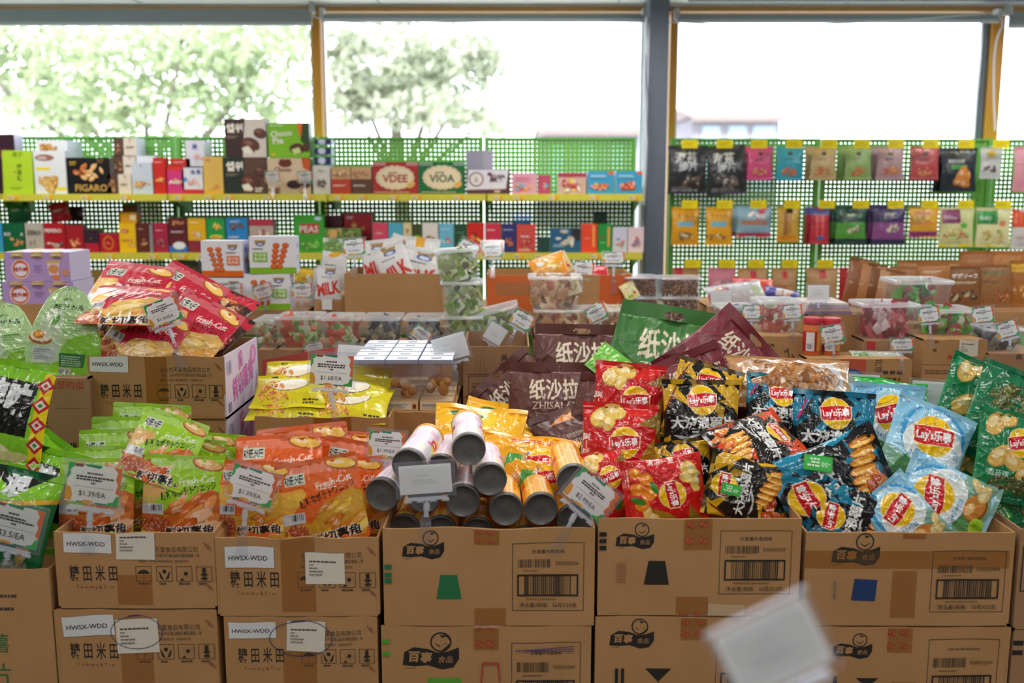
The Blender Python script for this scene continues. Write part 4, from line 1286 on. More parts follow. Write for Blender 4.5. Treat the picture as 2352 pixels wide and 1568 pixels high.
up('black flat box of wafers lettered in gold capitals', 157, 362, 256, '#17171a', '#2a2a2e', foods=[(.5, .6, .32, .16, ['#c9722c', '#e0b070', '#b85a20'], 14, .1)], words=[('FIGARO', .55, .17, .74, '#c9a050'), ('=', .16, .86, .16, '#c8a23c'), ('=', .8, .92, .16, '#8a6a3a')])
for k, (q, lab) in enumerate([((262, 316, 314, 356), 'brown and cream cake box, topmost of the pile by the black box'), ((261, 357, 313, 400), 'brown and cream cake box in the middle of its pile'), ((249, 400, 303, 442), 'brown and cream cake box standing low in front')]):
    z = Z0 if k == 2 else (at(288, 400, YB).z if k == 1 else at(288, 356, YB).z)
    if k == 1: z = Z0 + .10
    if k == 0: z = Z0 + .10 + .104
    goods(lab, q[0], q[1], q[2], q[3], YB if k < 2 else YF, '#5a4236', '#d0d2e4', [(.45, 0, 1, 1, '#d8cdbc')], [('=', .72, .5, .36, '#6a5a4c'), ('=', .75, .9, .1, '#a0342c')], [(.22, .45, .18, .2, ['#a8784c', '#7a5236'], 6, .12)], z=z, group=G1, depth=.14)
goods('brown and cream cake box at the bottom of its pile', 261, 400, 313, 442, YB, '#5a4236', '#d0d2e4', [(.45, 0, 1, 1, '#d8cdbc')], z=Z0, group=G1, depth=.14)
up('pale blue grey box with a pile of golden biscuits', 305, 373, 352, '#c0cbd8', '#d0d8e4', foods=[(.5, .3, .36, .16, ['#c98a3a', '#e0a850'], 12, .12)], words=[('=', .5, .9, .16, '#8a5a4a')])
up('plain white box standing behind the pale biscuit box', 318, 358, 362, '#dde0e8', '#d4daea', YB)
up('red box of orange sticks', 355, 362, 383, '#c8281e', '#a82018', foods=[(.5, .35, .3, .25, ['#f09a3c', '#e6b45c'], 8, .2)], words=[('=', .5, .88, .7, '#f0d8c8')])
up('magenta box with small biscuits and a red roof shape', 386, 380, 424, '#d0387a', '#b02a62', foods=[(.5, .4, .34, .2, ['#f0b48c', '#e8d0c0'], 9, .14)], bands=[(.0, .86, 1, 1, '#c8281e')], ovals=[(.5, .88, .4, .1, '#d83a30')])
up('red box standing behind the magenta box', 395, 364, 440, '#c8322c', '#a82420', YB, words=[('=', .5, .9, .7, '#f4c8c0')])
up('white and red box of pink cubes standing in front', 419, 385, 467, '#dfe0ea', '#c8d0e4', bands=[(0, 0, 1, .18, '#cc2c34')], foods=[(.6, .42, .24, .16, ['#f0c8c8', '#e8a8a4'], 8, .13)], words=[('米', .55, .84, .22, '#2e4fa0'), ('果', .82, .84, .22, '#2e4fa0')], ovals=[(.17, .55, .1, .1, '#4a8ac8')])
up('white and blue box on top, with a long white side', 428, 322, 470, '#dfe2ee', '#dfe4f6', YB, z=Z0 + .14, y1=380, foods=[(.6, .35, .24, .16, ['#f0c8c8', '#e8a8a4'], 8, .13)], words=[('米', .5, .78, .3, '#2e4fa0')], depth=.16)
up('red box supporting the white and blue box', 430, 382, 470, '#c4302e', '#a82420', YB, depth=.16)
up('tan yellow box of two crossed pretzel sticks', 469, 360, 514, '#dcb45a', '#b8923c', bands=[(0, .0, 1, .1, '#e0a83c')], foods=[(.6, .2, .3, .1, ['#e8862c', '#d8a04c'], 5, .14)], words=[('=', .3, .92, .3, '#c0506a')])
def pie(label, x0, y0, x1, y1, c1, c2, word, wc, Y=YF, z=Z0, dark='#3a201a'):
    a = (y1 - y0) / (x1 - x0)
    A = Art(a, c1)
    A.poly([(.5, a), (1, a), (1, 0), (.42, 0)], c2)
    A.text(word, .24, .76 * a, wc, w=.4, bold=.04)
    for cx, cy_, r in ((.86, .62 * a, .15), (.6, .32 * a, .22)):
        A.ell(cx, cy_, r * 1.1, r * .82, '#2a1510', -15); A.ell(cx, cy_ + .01, r, r * .72, '#5e362a', -15); A.ell(cx - .03, cy_ + .05, r * .5, r * .25, '#8a5a48', -15)
    A.poly([(.4, .24 * a), (.56, .3 * a), (.68, .14 * a), (.62, .08 * a), (.46, .1 * a)], '#efe6d8'); A.lines(.72, .06 * a, .95, .2 * a, 2, '#e8ddcc', 3, .7); A.lines(.03, .5 * a, .35, .58 * a, 2, '#b89c88', 4, .4)
    return snack_box(label, A, x0, y0, x1, y1, Y, .09, dark, z=z, group=G1)
zt = at(565, 361, YF).z
pie('dark brown marshmallow pie box with white lettering, upper of two', 518, 273, 613, 361, '#3c2420', '#d8cfc6', '쉘위', '#efe8dc', z=zt)
pie('dark green brown marshmallow pie box, lower of two', 518, 362, 613, 442, '#25302a', '#5e4136', '쉘위', '#efe8dc')
A = Art(.86, '#7fbf1e'); A.poly([(.72, .86), (1, .86), (1, .2), (.8, .4)], '#2f4a24'); A.poly([(.7, .86), (.84, .86), (.8, .5), (.74, .6)], '#e2702c')
A.text('Choco', .32, .6, '#e9e6d8', w=.52, rot=6, bold=.03); A.text('Pie', .24, .42, '#e9e6d8', w=.26, rot=6, bold=.03)
for x, y, r in ((.7, .22, .17), (.93, .24, .12)): A.ell(x, y, r * 1.1, r * .8, '#2c1712'); A.ell(x, y + .01, r, r * .7, '#5a2f22')
A.poly([(.56, .2), (.74, .26), (.8, .12), (.62, .08)], '#cfe08a'); A.ell(.12, .08, .06, .03, '#e8c81e'); A.lines(.06, .78, .5, .84, 1, '#d8ecc0', 3)
snack_box('bright green pie box stacked on the tan pie box', A, 617, 282, 712, 361, YF, .09, '#3c4a2c', z=at(665, 362, YF).z, group=G1)
A = Art(.82, '#d8bfa0'); A.text('Choco', .36, .56, '#5a3220', w=.4, bold=.03); A.ell(.42, .7, .16, .09, '#6a2c1e'); A.ell(.35, .74, .07, .06, '#6a2c1e'); A.ell(.49, .74, .07, .06, '#6a2c1e'); A.poly([(.8, .82), (1, .82), (1, .5), (.84, .6)], '#c8581e')
A.food(.2, .08, .2, .05, ['#7a4a34', '#8a5a40'], 8, .07, 4); A.ell(.62, .22, .18, .1, '#3a1c14'); A.ell(.9, .3, .12, .16, '#4a2a1e'); A.food(.88, .1, .12, .08, ['#c89a6c'], 5, .07, 5)
snack_box('tan pie box with brown heart, under the bright green box', A, 616, 363, 714, 442, YF, .09, '#5c4636', z=Z0, group=G1)
for k, (y0, y1) in enumerate([(361, 381), (340, 360), (320, 339)]):
    goods(['navy tin with white oval, lowest of its stack of three', 'navy tin with white oval, middle of its stack of three', 'navy tin with white oval, topmost of its stack of three'][k], 722, y0, 761, y1, YF, '#22305e', '#c8d4ec', ovals=[(.45, .55, .22, .26, '#c9d2e8')], z=Z0 + .156 + .054 * k, group=G1, depth=.1)
up('white packet of nuts under the navy tins', 720, 380, 759, '#d2cec8', '#c9d2e4', foods=[(.5, .38, .3, .2, ['#6a4a3a', '#a8835c', '#3c2a22'], 12, .12)], words=[('=', .5, .82, .4, '#4a4648')], depth=.1)
def twin(label, x0, x1, c1, c2):
    up(label, x0, 383, x1, c1, c2, bands=[(0, .55, 1, 1, '#c8a078')], foods=[(.5, .75, .4, .12, ['#e0c098', '#b8805a', '#a86a48'], 16, .12)], words=[('=', .5, .32, .8, '#f0e2d6')])
twin('red biscuit box with pale script, next to the nut packet', 762, 806, '#b8402c', '#96301f')
twin('brown biscuit box with pale script, next to the red twin', 808, 853, '#5e4034', '#45302a')
def crest(label, x0, x1, base, dark, word, wc):
    a = 73 / (x1 - x0)
    A = Art(a, base)
    for i in range(6): A.rect(i / 6, 0, i / 6 + .012, a, dark)
    A.rect(0, a - .08, .3, a, mix(base, '#ffffff', .2)); A.rect(.75, a - .08, 1, a, mix(base, '#ffffff', .2))
    rr = random.Random(x0)
    for i in range(18): A.ell(.5 + .34 * math.cos(i * .35), .36 + .2 * math.sin(i * .35), .09, .075, '#d8c6a4', 0, 10)
    A.ell(.5, .36, .38, .22, '#e0cfae'); A.text(word, .5, .34, wc, w=.56, bold=.03); A.lines(.36, .45, .64, .5, 1, dark, 3, .6); A.ell(.85, .2, .1, .06, '#d8a860', 30); A.lines(.05, .03, .95, .08, 1, '#c8b090', 5)
    snack_box(label, A, x0, 372, x1, 444, YF, .08, dark, z=Z0, group=G1)
crest('crimson wafer box with a cream crest', 856, 960, '#a83232', '#7a2020', 'VDEE', '#9a2c30')
crest('dark green wafer box with a cream crest', 963, 1068, '#1d6a3c', '#12482a', 'VIOA', '#4a5a48')
up('lilac grey carton, first of two behind the plum and white box', 1072, 345, 1108, '#8f8a9a', '#a8a4b4', YB, depth=.08, bands=[(.1, 0, .3, .2, '#9a4a80')])
up('lilac grey carton, second of two behind the plum and white box', 1110, 345, 1133, '#9a94a4', '#b0acbc', YB, depth=.08, bands=[(.2, 0, .6, .2, '#9a4a80')])
A = Art(.56, '#5a3240'); A.poly([(.0, .1), (.9, .12), (.96, .56), (.04, .56)], '#d6d2dc'); A.ell(.22, .34, .17, .17, '#6a4048'); A.ell(.22, .34, .14, .14, '#ddd6d4'); A.text('6', .22, .34, '#7a5a58', w=.08); A.text('黑糖', .7, .36, '#5a3648', w=.36, bold=.05); A.rect(.48, .42, .58, .5, '#6a3c50'); A.ell(.7, .06, .08, .03, '#c8a88a')
snack_box('plum and white flat box with a round emblem', A, 1072, 390, 1172, 445, YF - .01, .12, '#4a2834', z=Z0, group=G1, top='#cfcad8')
CANDY = ['#e06a9a', '#e8b43c', '#5ab0d8', '#d84a3a']
up('small pink and blue sweet box next to the plum box', 1176, 397, 1232, '#d89ab0', '#7a9ac0', foods=[(.5, .3, .4, .14, CANDY, 16, .09)], words=[('=', .5, .75, .7, '#d04a6a')])
up('small red and violet sweet box', 1235, 402, 1264, '#b84a6a', '#8a4a8a', foods=[(.5, .4, .4, .3, CANDY, 12, .14)])
up('red, yellow and white fruit biscuit box', 1281, 397, 1346, '#c8a8a0', '#dfe3f2', foods=[(.55, .4, .4, .2, ['#c8283c', '#e8c23c', '#e8e0d8'], 16, .11)], bands=[(0, .8, 1, 1, '#b03a4a')], depth=.08)
for k, (a_, b_) in enumerate([(1350, 1409), (1414, 1475)]):
    up(['sky blue fruit biscuit box, nearer the wafer boxes', 'sky blue fruit biscuit box next to the slate pillar'][k], a_, 393, b_, '#3f9cc8', '#cfdcf2', foods=[(.5, .34, .36, .12, ['#c82838', '#e8c020', '#d86a20', '#e8a0a8'], 14, .12)], words=[('=', .45, .8, .7, '#c8e2f0')], bands=[(.8, .85, 1, 1, '#d86a3c')], depth=.08, yaw=4)
# middle shelf
G2 = 'snack packets on the middle shelf'
def mid(label, x0, y0, x1, base, side='#3a3a40', Y=YF, y1=577, **k):
    return goods(label, x0, y0, x1, y1, Y, base, side, z=Z1, group=G2, **k)
W = '#e8e4e0'
mid('blue packet cut by the frame edge on the middle shelf', -24, 512, 9, '#3a9ac8')
mid('dark green box of almond sticks', 11, 512, 58, '#12633c', '#0c4a2c', words=[('RO', .2, .62, .3, W), ('A', .9, .62, .16, W)], foods=[(.6, .35, .3, .2, ['#d89a50', '#c07a34'], 5, .15)])
mid('off white box with black lettering', 61, 512, 102, '#b9b0a4', '#d8d4cc', words=[('ZERO', .5, .68, .8, '#1c1c1e')], foods=[(.5, .3, .3, .15, ['#c8beb0', '#8a8078'], 8, .12)])
mid('red box of small figures lettered in white', 104, 512, 152, '#b01c24', '#8a141c', words=[('PEPERO', .45, .74, .8, W)], foods=[(.5, .28, .36, .12, ['#e8dcd4', '#2a3450', '#c8b8a8'], 10, .11)])
mid('crimson bag with an orange swirl', 154, 517, 194, '#a01c28', foods=[(.5, .4, .3, .2, ['#e0863c', '#c8281e', '#f0a868'], 9, .16)])
mid('dark violet packet between two crimson bags', 196, 527, 228, '#3a2030', bands=[(0, 0, 1, .4, '#b01c38')], foods=[(.4, .6, .2, .2, ['#181820'], 4, .2)])
mid('crimson bag with a gold ring', 231, 536, 274, '#b01430', ovals=[(.45, .5, .3, .36, '#c8741e'), (.45, .5, .22, .28, '#b01430')], words=[('=', .45, .5, .3, '#e0a050')])
mid('tall yellow box of pretzel sticks', 276, 512, 314, '#e8b81a', '#c09010', ovals=[(.35, .72, .25, .11, '#c82a1e')], words=[('=', .35, .72, .36, W), ('=', .4, .42, .5, '#6a4a10')], foods=[(.7, .3, .15, .25, ['#d89a3c'], 4, .16)])
goods('tan carton lying on the yellow pretzel box', 277, 488, 314, 511, YF, '#e09a1c', '#b87a14', z=Z1 + .158, group=G2, bands=[(.6, .3, .95, .8, '#f0d8b0')])
goods('brown carton on the shelf behind the yellow pretzel box', 286, 470, 320, 576, YB, '#7a4a10', '#5a360c', z=Z1, group=G2)
mid('brown box of chocolate sticks', 317, 512, 343, '#5c2a22', foods=[(.5, .35, .4, .3, ['#c88a5c', '#9a5a3c'], 9, .2)], words=[('=', .4, .8, .6, '#d8b8a0')])
mid('thin grey packet next to the chocolate sticks', 345, 515, 353, '#8a8488')
mid('berry pink box of sticks', 355, 512, 387, '#a82444', foods=[(.5, .3, .3, .2, ['#c85a6a', '#8a2438'], 6, .2)], words=[('=', .45, .76, .6, '#e8c0c8')])
mid('maroon bag of almonds with a white roundel', 389, 500, 432, '#5e2028', bands=[(0, 0, 1, .18, '#2f6ab8')], ovals=[(.55, .2, .34, .2, '#e0e4ec')], foods=[(.5, .85, .36, .1, ['#c8783c', '#d89a58'], 8, .14)], words=[('=', .5, .6, .7, W)])
mid('yellow bag with a maroon foot', 434, 501, 475, '#e2b01a', bands=[(0, 0, 1, .35, '#8a2a3c')], foods=[(.5, .55, .3, .14, ['#e08a2c', '#e8d8c8'], 7, .14)], words=[('=', .4, .88, .5, '#fff0c0')])
mid('green bag of banana chips', 477, 501, 519, '#1f9a44', foods=[(.45, .75, .35, .1, ['#e8b838', '#f0cc60'], 8, .15)], ovals=[(.5, .45, .36, .12, '#e0d04a')], words=[('=', .5, .45, .5, '#c0281e')])
mid('sky blue bag of choco biscuits', 522, 500, 571, '#2484c8', foods=[(.5, .74, .36, .1, ['#5a3a34', '#7a4a3c'], 8, .14)], words=[('=', .45, .45, .7, W), ('=', .45, .9, .5, '#cfe4f4')])
mid('dusty pink bag of rolls', 575, 503, 630, '#b8a49a', bands=[(0, .8, 1, 1, '#b03448')], foods=[(.5, .5, .36, .2, ['#c8787c', '#e0d4cc', '#a8585c'], 10, .14)])
mid('big grass green bag of pea crisps', 677, 493, 746, '#3aa02c', '#2a7a20', words=[('PEAS', .5, .62, .62, '#e8dcd0')], bands=[(.2, .5, .84, .76, '#b82a32')], foods=[(.5, .2, .36, .15, ['#6abf3c', '#4a9a2c'], 10, .14)], ovals=[(.8, .9, .12, .06, '#c8d8f0')])
mid('dark maroon carton behind the leafy green bag', 748, 494, 792, '#4a1820', Y=YB)
mid('red bag of fries standing behind the leafy bag', 788, 490, 856, '#a81824', Y=YB, foods=[(.45, .55, .3, .2, ['#e8a050', '#c87030'], 8, .14)], words=[('=', .3, .9, .3, W)])
mid('leafy green bag of vegetable crisps', 745, 524, 830, '#6a8a3a', foods=[(.5, .6, .45, .3, ['#4a7a2a', '#86a84a', '#3c6422', '#c8a068'], 30, .09)], bands=[(.14, .6, .36, .95, '#d8a860')])
mid('rose pink box lettered in white', 857, 512, 891, '#d04460', words=[('=', .5, .66, .6, W)], side='#a83248')
mid('turquoise box with a palm shape', 893, 512, 925, '#4aa8c0', foods=[(.4, .4, .3, .3, ['#c8a88a', '#8ac8d8'], 6, .2)], side='#c8d8e0')
mid('slim cream box with a black brush stroke', 927, 511, 946, '#d8c89a', bands=[(0, 0, 1, .25, '#e0a420')], words=[('忄', .5, .7, .4, '#2a2a28')])
mid('black and lime packet of avocado crisps', 948, 514, 968, '#3c4a1c', ovals=[(.5, .5, .5, .3, '#b8d030'), (.5, .5, .3, .18, '#6a4a20')])
mid('white box with chocolate dip and a red foot', 971, 512, 1006, '#dcd6d0', '#f0ece8', foods=[(.5, .45, .34, .15, ['#4a2a20', '#e0c060', '#7a4a30'], 9, .2)], bands=[(.4, 0, .8, .16, '#b83040')])
mid('pale blue box with fish shapes', 1009, 513, 1042, '#6ab4d0', '#a8d0e0', foods=[(.5, .4, .3, .15, ['#c86a6a', '#e0d8d8'], 6, .18)], words=[('=', .5, .8, .7, '#e0f0f8')])
mid('bottle green packet of seaweed', 1045, 514, 1072, '#1f4a30', bands=[(.4, 0, 1, .3, '#b02030')], words=[('=', .5, .7, .7, '#8ab89a')])
mid('red box with yellow dragon marks', 1074, 512, 1112, '#c8201c', '#a01814', foods=[(.45, .5, .3, .2, ['#e8c83c', '#1c1c1c', '#e86a2c'], 9, .16)])
mid('raspberry red box lettered in white', 1115, 513, 1150, '#c82c48', '#e8d8dc', words=[('=', .5, .78, .8, W)], foods=[(.5, .35, .3, .2, ['#d85a6a', '#e8a8a8'], 5, .18)])
mid('navy bag of orange puffs', 1153, 514, 1185, '#2a3270', foods=[(.5, .35, .36, .25, ['#c86a3c', '#a84a2c'], 12, .18)], words=[('=', .5, .8, .8, '#c8d0e8')])
mid('coral bag of prawn crackers', 1187, 515, 1231, '#c84a44', foods=[(.5, .3, .36, .2, ['#e8887c', '#b83438'], 10, .16)], words=[('=', .5, .58, .6, W), ('=', .5, .1, .8, '#f0d0c8')], side='#4a3c5a')
for k in range(3):
    goods(f"bright blue carton lying behind the coral bag, {['lowest', 'middle', 'topmost'][k]} of three", 1180, 505 - 9 * k, 1220, 513 - 9 * k, YB, '#2a86c8', '#1f64a0', z=Z1 + .151 + .026 * k, group=G2, depth=.07)
goods('tall blue carton behind the coral bag, under flat blue cartons', 1182, 514, 1219, 576, YB, '#24609a', '#1f4a78', z=Z1, group=G2)
mid('dark teal packet next to the long blue bag', 1233, 544, 1262, '#16403c')
mid('long blue bag with bone white sticks', 1264, 524, 1333, '#1f5c80', foods=[(.45, .6, .4, .22, ['#d8d0c4', '#c0b8a8'], 7, .16)], words=[('=', .3, .3, .4, '#a8c8e0')], bands=[(.7, .5, 1, 1, '#2a2a34')])
mid('red orange box next to the green stick box', 1335, 514, 1371, '#e0462c', '#c83a24', words=[('=', .45, .5, .5, '#f0b0a0')], bands=[(.7, .2, .85, .95, '#e89a50')])
mid('green box with an orange stick', 1373, 514, 1405, '#1f8a3c', '#17682c', bands=[(.68, .2, .85, .9, '#d8a04c')], ovals=[(.35, .55, .14, .07, '#9a3a2c')], words=[('=', .4, .35, .5, '#c0e0c0')])
goods('dark green carton on the shelf behind the green stick box', 1362, 485, 1395, 576, YB, '#123c26', '#0c2c1c', z=Z1, group=G2)
mid('white and blue bag of fruit drops', 1407, 522, 1440, '#c8c8dc', foods=[(.5, .4, .34, .25, ['#e09040', '#5a6ab0', '#e8e0e0'], 10, .15)], side='#d0d4e8')
mid('white and pink bag of fruit drops', 1442, 522, 1478, '#dcc4cc', foods=[(.5, .4, .34, .25, ['#c84a5a', '#8a6a9a', '#f0e4e4'], 10, .15)], side='#e0d0dc')
# hung at the end of the middle shelf
def hung(label, px, py, Y, wpx, a, base, foods=(), words=(), bands=(), ovals=(), roll=0, th=.16, M=M_FILM, group='bags hanging on the pegboards', nx=44, seed=1, lean=3, yaw=0):
    A = packet(a, base, bands, words, foods, ovals, seed)
    return bag('hanging_bag', label, 'hanging snack bag', A, px, py, Y, wpx, M=M, roll=roll, lean=lean, yaw=yaw, th=th, nx=nx, seed=seed, crease=.012, seals=(.05, .07), group=group, bend=0)
hung('dark green bag hanging over the almond stick box', 42, 485, 5.6, 56, .95, '#145a38', ovals=[(.5, .55, .4, .3, '#1c7a4a')], words=[('=', .5, .55, .5, '#b8d8c4')], roll=-6, seed=3, group=None)
hung('red round bag hanging over the red figure box', 137, 487, 5.6, 46, .95, '#b8182c', ovals=[(.5, .55, .42, .34, '#d0283a')], words=[('=', .5, .6, .6, '#f0d0d0')], roll=-14, seed=4, group=None)
hung('black bag hanging next to the red round bag', 176, 490, 5.66, 34, .95, '#241a20', seed=5, group=None)
# lower shelf, glimpsed between the tiers
for lab, x0, y0, x1, c in [('tan packet on the lower shelf behind the red snack pouches', 196, 620, 246, '#b08a3c'), ('yellow green packet on the lower shelf', 312, 626, 352, '#a8a020'), ('brown packet on the lower shelf', 356, 628, 405, '#6a5230'), ('dark olive carton on the lower shelf', 412, 600, 462, '#4a5540')]:
    goods(lab, x0, y0, x1, 700, 5.5, c, mix(c, '#000000', .3), z=SZ[2] + .001, foods=[(.5, .8, .4, .1, ['#c8b48a', '#8a7a4a'], 8, .12)])
# ---------------------------------------------------------------- bags on hooks
def hook(px, py, nm, row):
    """A wire peg with a yellow price flap at its tip."""
    p = at(px, py, 5.56)
    root = thing('peg_hook', f'peg hook {nm}', 'peg hook', p, group='yellow tipped peg hooks')
    mb = MB(); mb.tube((0, .0, -.012), (0, PEG_Y - 5.56, -.004), .0028, n=6); mb.tube((0, 0, -.012), (0, -.012, .004), .0028, n=6); mb.obj('hook_wire', M_STEEL, parent=root)
    fb = MB(); A_ = Art(.5, '#e8d40c'); A_.lines(.1, .12, .9, .42, 3, '#b09a10', int(px), .35)
    w = .088
    fb.box(-w / 2, -.0185, -.02, w / 2, -.0172, .024, A_.base); A_.flat(fb, lambda q, l: np.stack([(q[:, 0] - .5) * w, np.full(len(q), -.0185 - l), q[:, 1] / .5 * .044 - .02], 1), .0003)
    fb.obj('price_flap', M_PAPER, parent=root)
def on_hook(label, x0, y0, x1, y1, base, tagx=None, tagy=332, row=0, copies=1, dx=-8, **k):
    cx, w, h = (x0 + x1) / 2, x1 - x0, y1 - y0
    bag_ = hung(label, cx, (y0 + y1) / 2, 5.605, w, h / w, base, seed=int(cx) % 97, **k)
    for i in range(1, copies):
        c = dup(bag_, label=label + ', tucked behind the front one')
        c.location += Vector((dx * .0025 * i, .045 * i, .002))
    if tagx:
        hook(tagx, tagy, 'above the ' + label, row)
BW = '#d8d8d8'
SNK = [(.5, .26, .3, .14, ['#b8623c', '#d08a58', '#c87848'], 14, .1)]
on_hook('black seaweed bag with white brush writing next to the slate pillar', 1533, 335, 1625, 445, '#23262e', 1583, words=[('海苔', .45, .74, .56, BW), ('脆片', .5, .56, .5, '#b8bcc0'), ('=', .5, .12, .8, '#8a8e94')], foods=[(.6, .3, .25, .1, ['#5a4a40', '#3a3c40'], 6, .14)], th=.2)
on_hook('black seaweed bag with white brush writing, second along', 1622, 335, 1714, 447, '#24272f', 1663, words=[('海苔', .42, .74, .56, BW), ('脆片', .5, .56, .5, '#b8bcc0'), ('=', .5, .12, .8, '#8a8e94')], foods=[(.55, .3, .3, .14, ['#6a6660', '#4a4c50'], 8, .14)], th=.2, roll=-3)
def small(label, x0, x1, c, tx, copies=1, **k):
    on_hook(label + ' on the upper hooks', x0, 337, x1, 413, c, tx, foods=SNK, words=[('=', .5, .62, .4, '#4a3a3c')], ovals=[(.5, .78, .1, .07, '#3a2c30')], copies=copies, **k)
small('bright pink snack bag', 1716, 1775, '#c8487e', 1742, 2)
small('turquoise snack bag', 1783, 1845, '#2a9ab4', 1822)
small('beige snack bag', 1860, 1922, '#b8a070', 1902, 2)
small('pale green snack bag', 1940, 2002, '#8aa868', 1977, 2)
small('dusty mauve snack bag', 2012, 2077, '#a88a92', 2055, 2)
small('coral red snack bag', 2090, 2157, '#b04a52', 2135)
on_hook('black cracker bag with green and orange crackers', 2160, 340, 2244, 440, '#1c2630', 2216, words=[('=', .42, .7, .5, BW)], bands=[(.25, .5, .7, .6, '#3a8a3a')], foods=[(.65, .34, .22, .16, ['#c8823c', '#d89a50', '#3a8a3a'], 5, .2)], th=.18, copies=2, dx=-10)
on_hook('white bag of dark sweets beyond the black cracker bag', 2250, 340, 2301, 410, '#b8bcbc', 2296, foods=[(.5, .3, .3, .14, ['#4a3a30', '#6a5038'], 6, .16)], ovals=[(.5, .8, .2, .16, '#c8a83a')])
on_hook('tall pink bag at the frame edge, upper row', 2326, 337, 2390, 440, '#c88a96', None, words=[('=', .3, .6, .5, '#8a3a4a')])
def row2(label, x0, y0, x1, y1, c, tx, **k):
    on_hook(label, x0, y0, x1, y1, c, tx, tagy=470, **k)
BEAN = [(.4, .24, .4, .1, ['#3a2c28', '#5a4434', '#e8d8b8'], 18, .07)]
row2('yellow bag of small pretzels next to the slate pillar', 1541, 476, 1606, 563, '#d89a1c', 1583, foods=BEAN, words=[('とうもろ', .5, .78, .6, '#6a4a1c')], bands=[(.2, .5, .8, .62, '#6ab0c8')])
row2('yellow bag of small pretzels, second along', 1620, 476, 1682, 563, '#dca01e', 1663, foods=BEAN, words=[('とうもろ', .5, .78, .6, '#6a4a1c')], bands=[(.2, .5, .8, .62, '#6ab0c8')])
row2('blue, white and red fan shaped bag', 1690, 474, 1772, 545, '#8ab0c4', 1740, bands=[(0, 0, 1, .16, '#b82a4a'), (.1, .4, .9, .55, '#a87a60')], foods=[(.6, .75, .3, .14, ['#d0486a', '#e8e0e4'], 8, .14)], copies=2)
row2('clear yellow bag of biscuit sticks', 1783, 474, 1836, 556, '#c8a03c', 1818, bands=[(.3, .2, .5, .85, '#9a6a34'), (.52, .25, .64, .85, '#b07c40'), (.1, 0, .9, .18, '#d8881c'), (.4, .8, .7, .95, '#2a2420')])
row2('slim red and blue bag of sausages', 1860, 477, 1905, 560, '#b82a3c', 1897, bands=[(0, .8, 1, 1, '#4a5a9a'), (.3, .2, .4, .8, '#d85a5a'), (.6, .2, .7, .8, '#d85a5a')], ovals=[(.55, .16, .2, .1, '#2a6ab0')], copies=2)
NUT = [(.55, .4, .24, .12, ['#d8d0b8', '#b8c8a8', '#6a6458'], 9, .09)]
row2('dark green nut bag with a pale green belly', 1918, 475, 1990, 560, '#1f4a3c', 1975, bands=[(0, .12, 1, .58, '#4f9a3a'), (0, 0, 1, .12, '#1c3438')], words=[('=', .55, .8, .4, '#e0e0c8')], foods=NUT, copies=3, dx=-6)
row2('violet nut bag with a mauve belly', 2002, 473, 2080, 560, '#3a2a5c', 2055, bands=[(0, .12, 1, .58, '#8a4a8a'), (0, 0, 1, .12, '#2c2248')], words=[('=', .55, .8, .4, '#e0dcd0')], foods=NUT, copies=3, dx=-6)
row2('yellow and magenta bag of corn puffs', 2086, 476, 2156, 546, '#d8a030', 2132, bands=[(0, 0, 1, .2, '#8a2a6a')], words=[('=', .6, .5, .6, '#c8387a'), ('=', .5, .8, .6, '#a84a8a')], foods=[(.4, .6, .3, .16, ['#e8c85a', '#c8823c'], 9, .1)])
row2('pale green bag with a magenta band of mashed corn', 2155, 477, 2237, 567, '#c8c890', 2215, bands=[(.05, .6, .6, .95, '#8a3a6a'), (0, 0, 1, .08, '#d8c01c')], words=[('=', .32, .78, .44, '#e8d0dc')], foods=[(.5, .3, .34, .14, ['#e0c878', '#b87848', '#8aa84a'], 14, .1)], ovals=[(.7, .55, .1, .08, '#5aa83a')])
row2('pale yellow bag with a green band of mashed corn', 2240, 477, 2322, 567, '#d4d0a0', 2300, bands=[(.02, .58, .6, .92, '#1f8a3c'), (0, 0, 1, .08, '#d8c01c')], words=[('=', .3, .75, .44, '#d8f0d8')], foods=[(.5, .3, .34, .14, ['#e0d088', '#c8a850', '#8aa84a'], 14, .1)], ovals=[(.75, .6, .1, .09, '#d88a5a')])
row2('orange topped white bag at the frame edge, middle row', 2322, 480, 2392, 572, '#c8c4c0', None, bands=[(0, .55, 1, 1, '#c84a1c')], words=[('=', .3, .3, .3, '#b85a4a')])
def row3(label, x0, x1, c, tx, **k):
    on_hook(label, x0, 614, x1, 700, c, tx, tagy=606, M=M_MATT, **k)
KR = [(.3, .72, .6, .95, '#b0202c')]
row3('brown kraft bag with red corner stamp by the slate pillar', 1542, 1606, '#a87a50', 1590, bands=[(.1, .75, .4, 1, '#b0202c')])
row3('rose pink patterned bag on the lowest hooks', 1624, 1691, '#c8788c', 1668, ovals=[(.5, .5, .4, .2, '#d8a0ac')], words=[('=', .6, .62, .3, '#5a3a3c')])
for lab, x0, x1, tx in [('kraft bag with a red seal, first of three along', 1694, 1763, 1735), ('kraft bag with a red seal, middle of three along', 1772, 1830, 1812), ('kraft bag with a red seal, last and widest of three', 1850, 1924, 1893)]:
    row3(lab, x0, x1, '#b88c60', tx, bands=[(.4, .7, .62, .9, '#b8202c')], words=[('=', .5, .5, .8, '#b03a34')])
row3('narrow red bag beyond the kraft bags', 1926, 1946, '#a8141e', None)
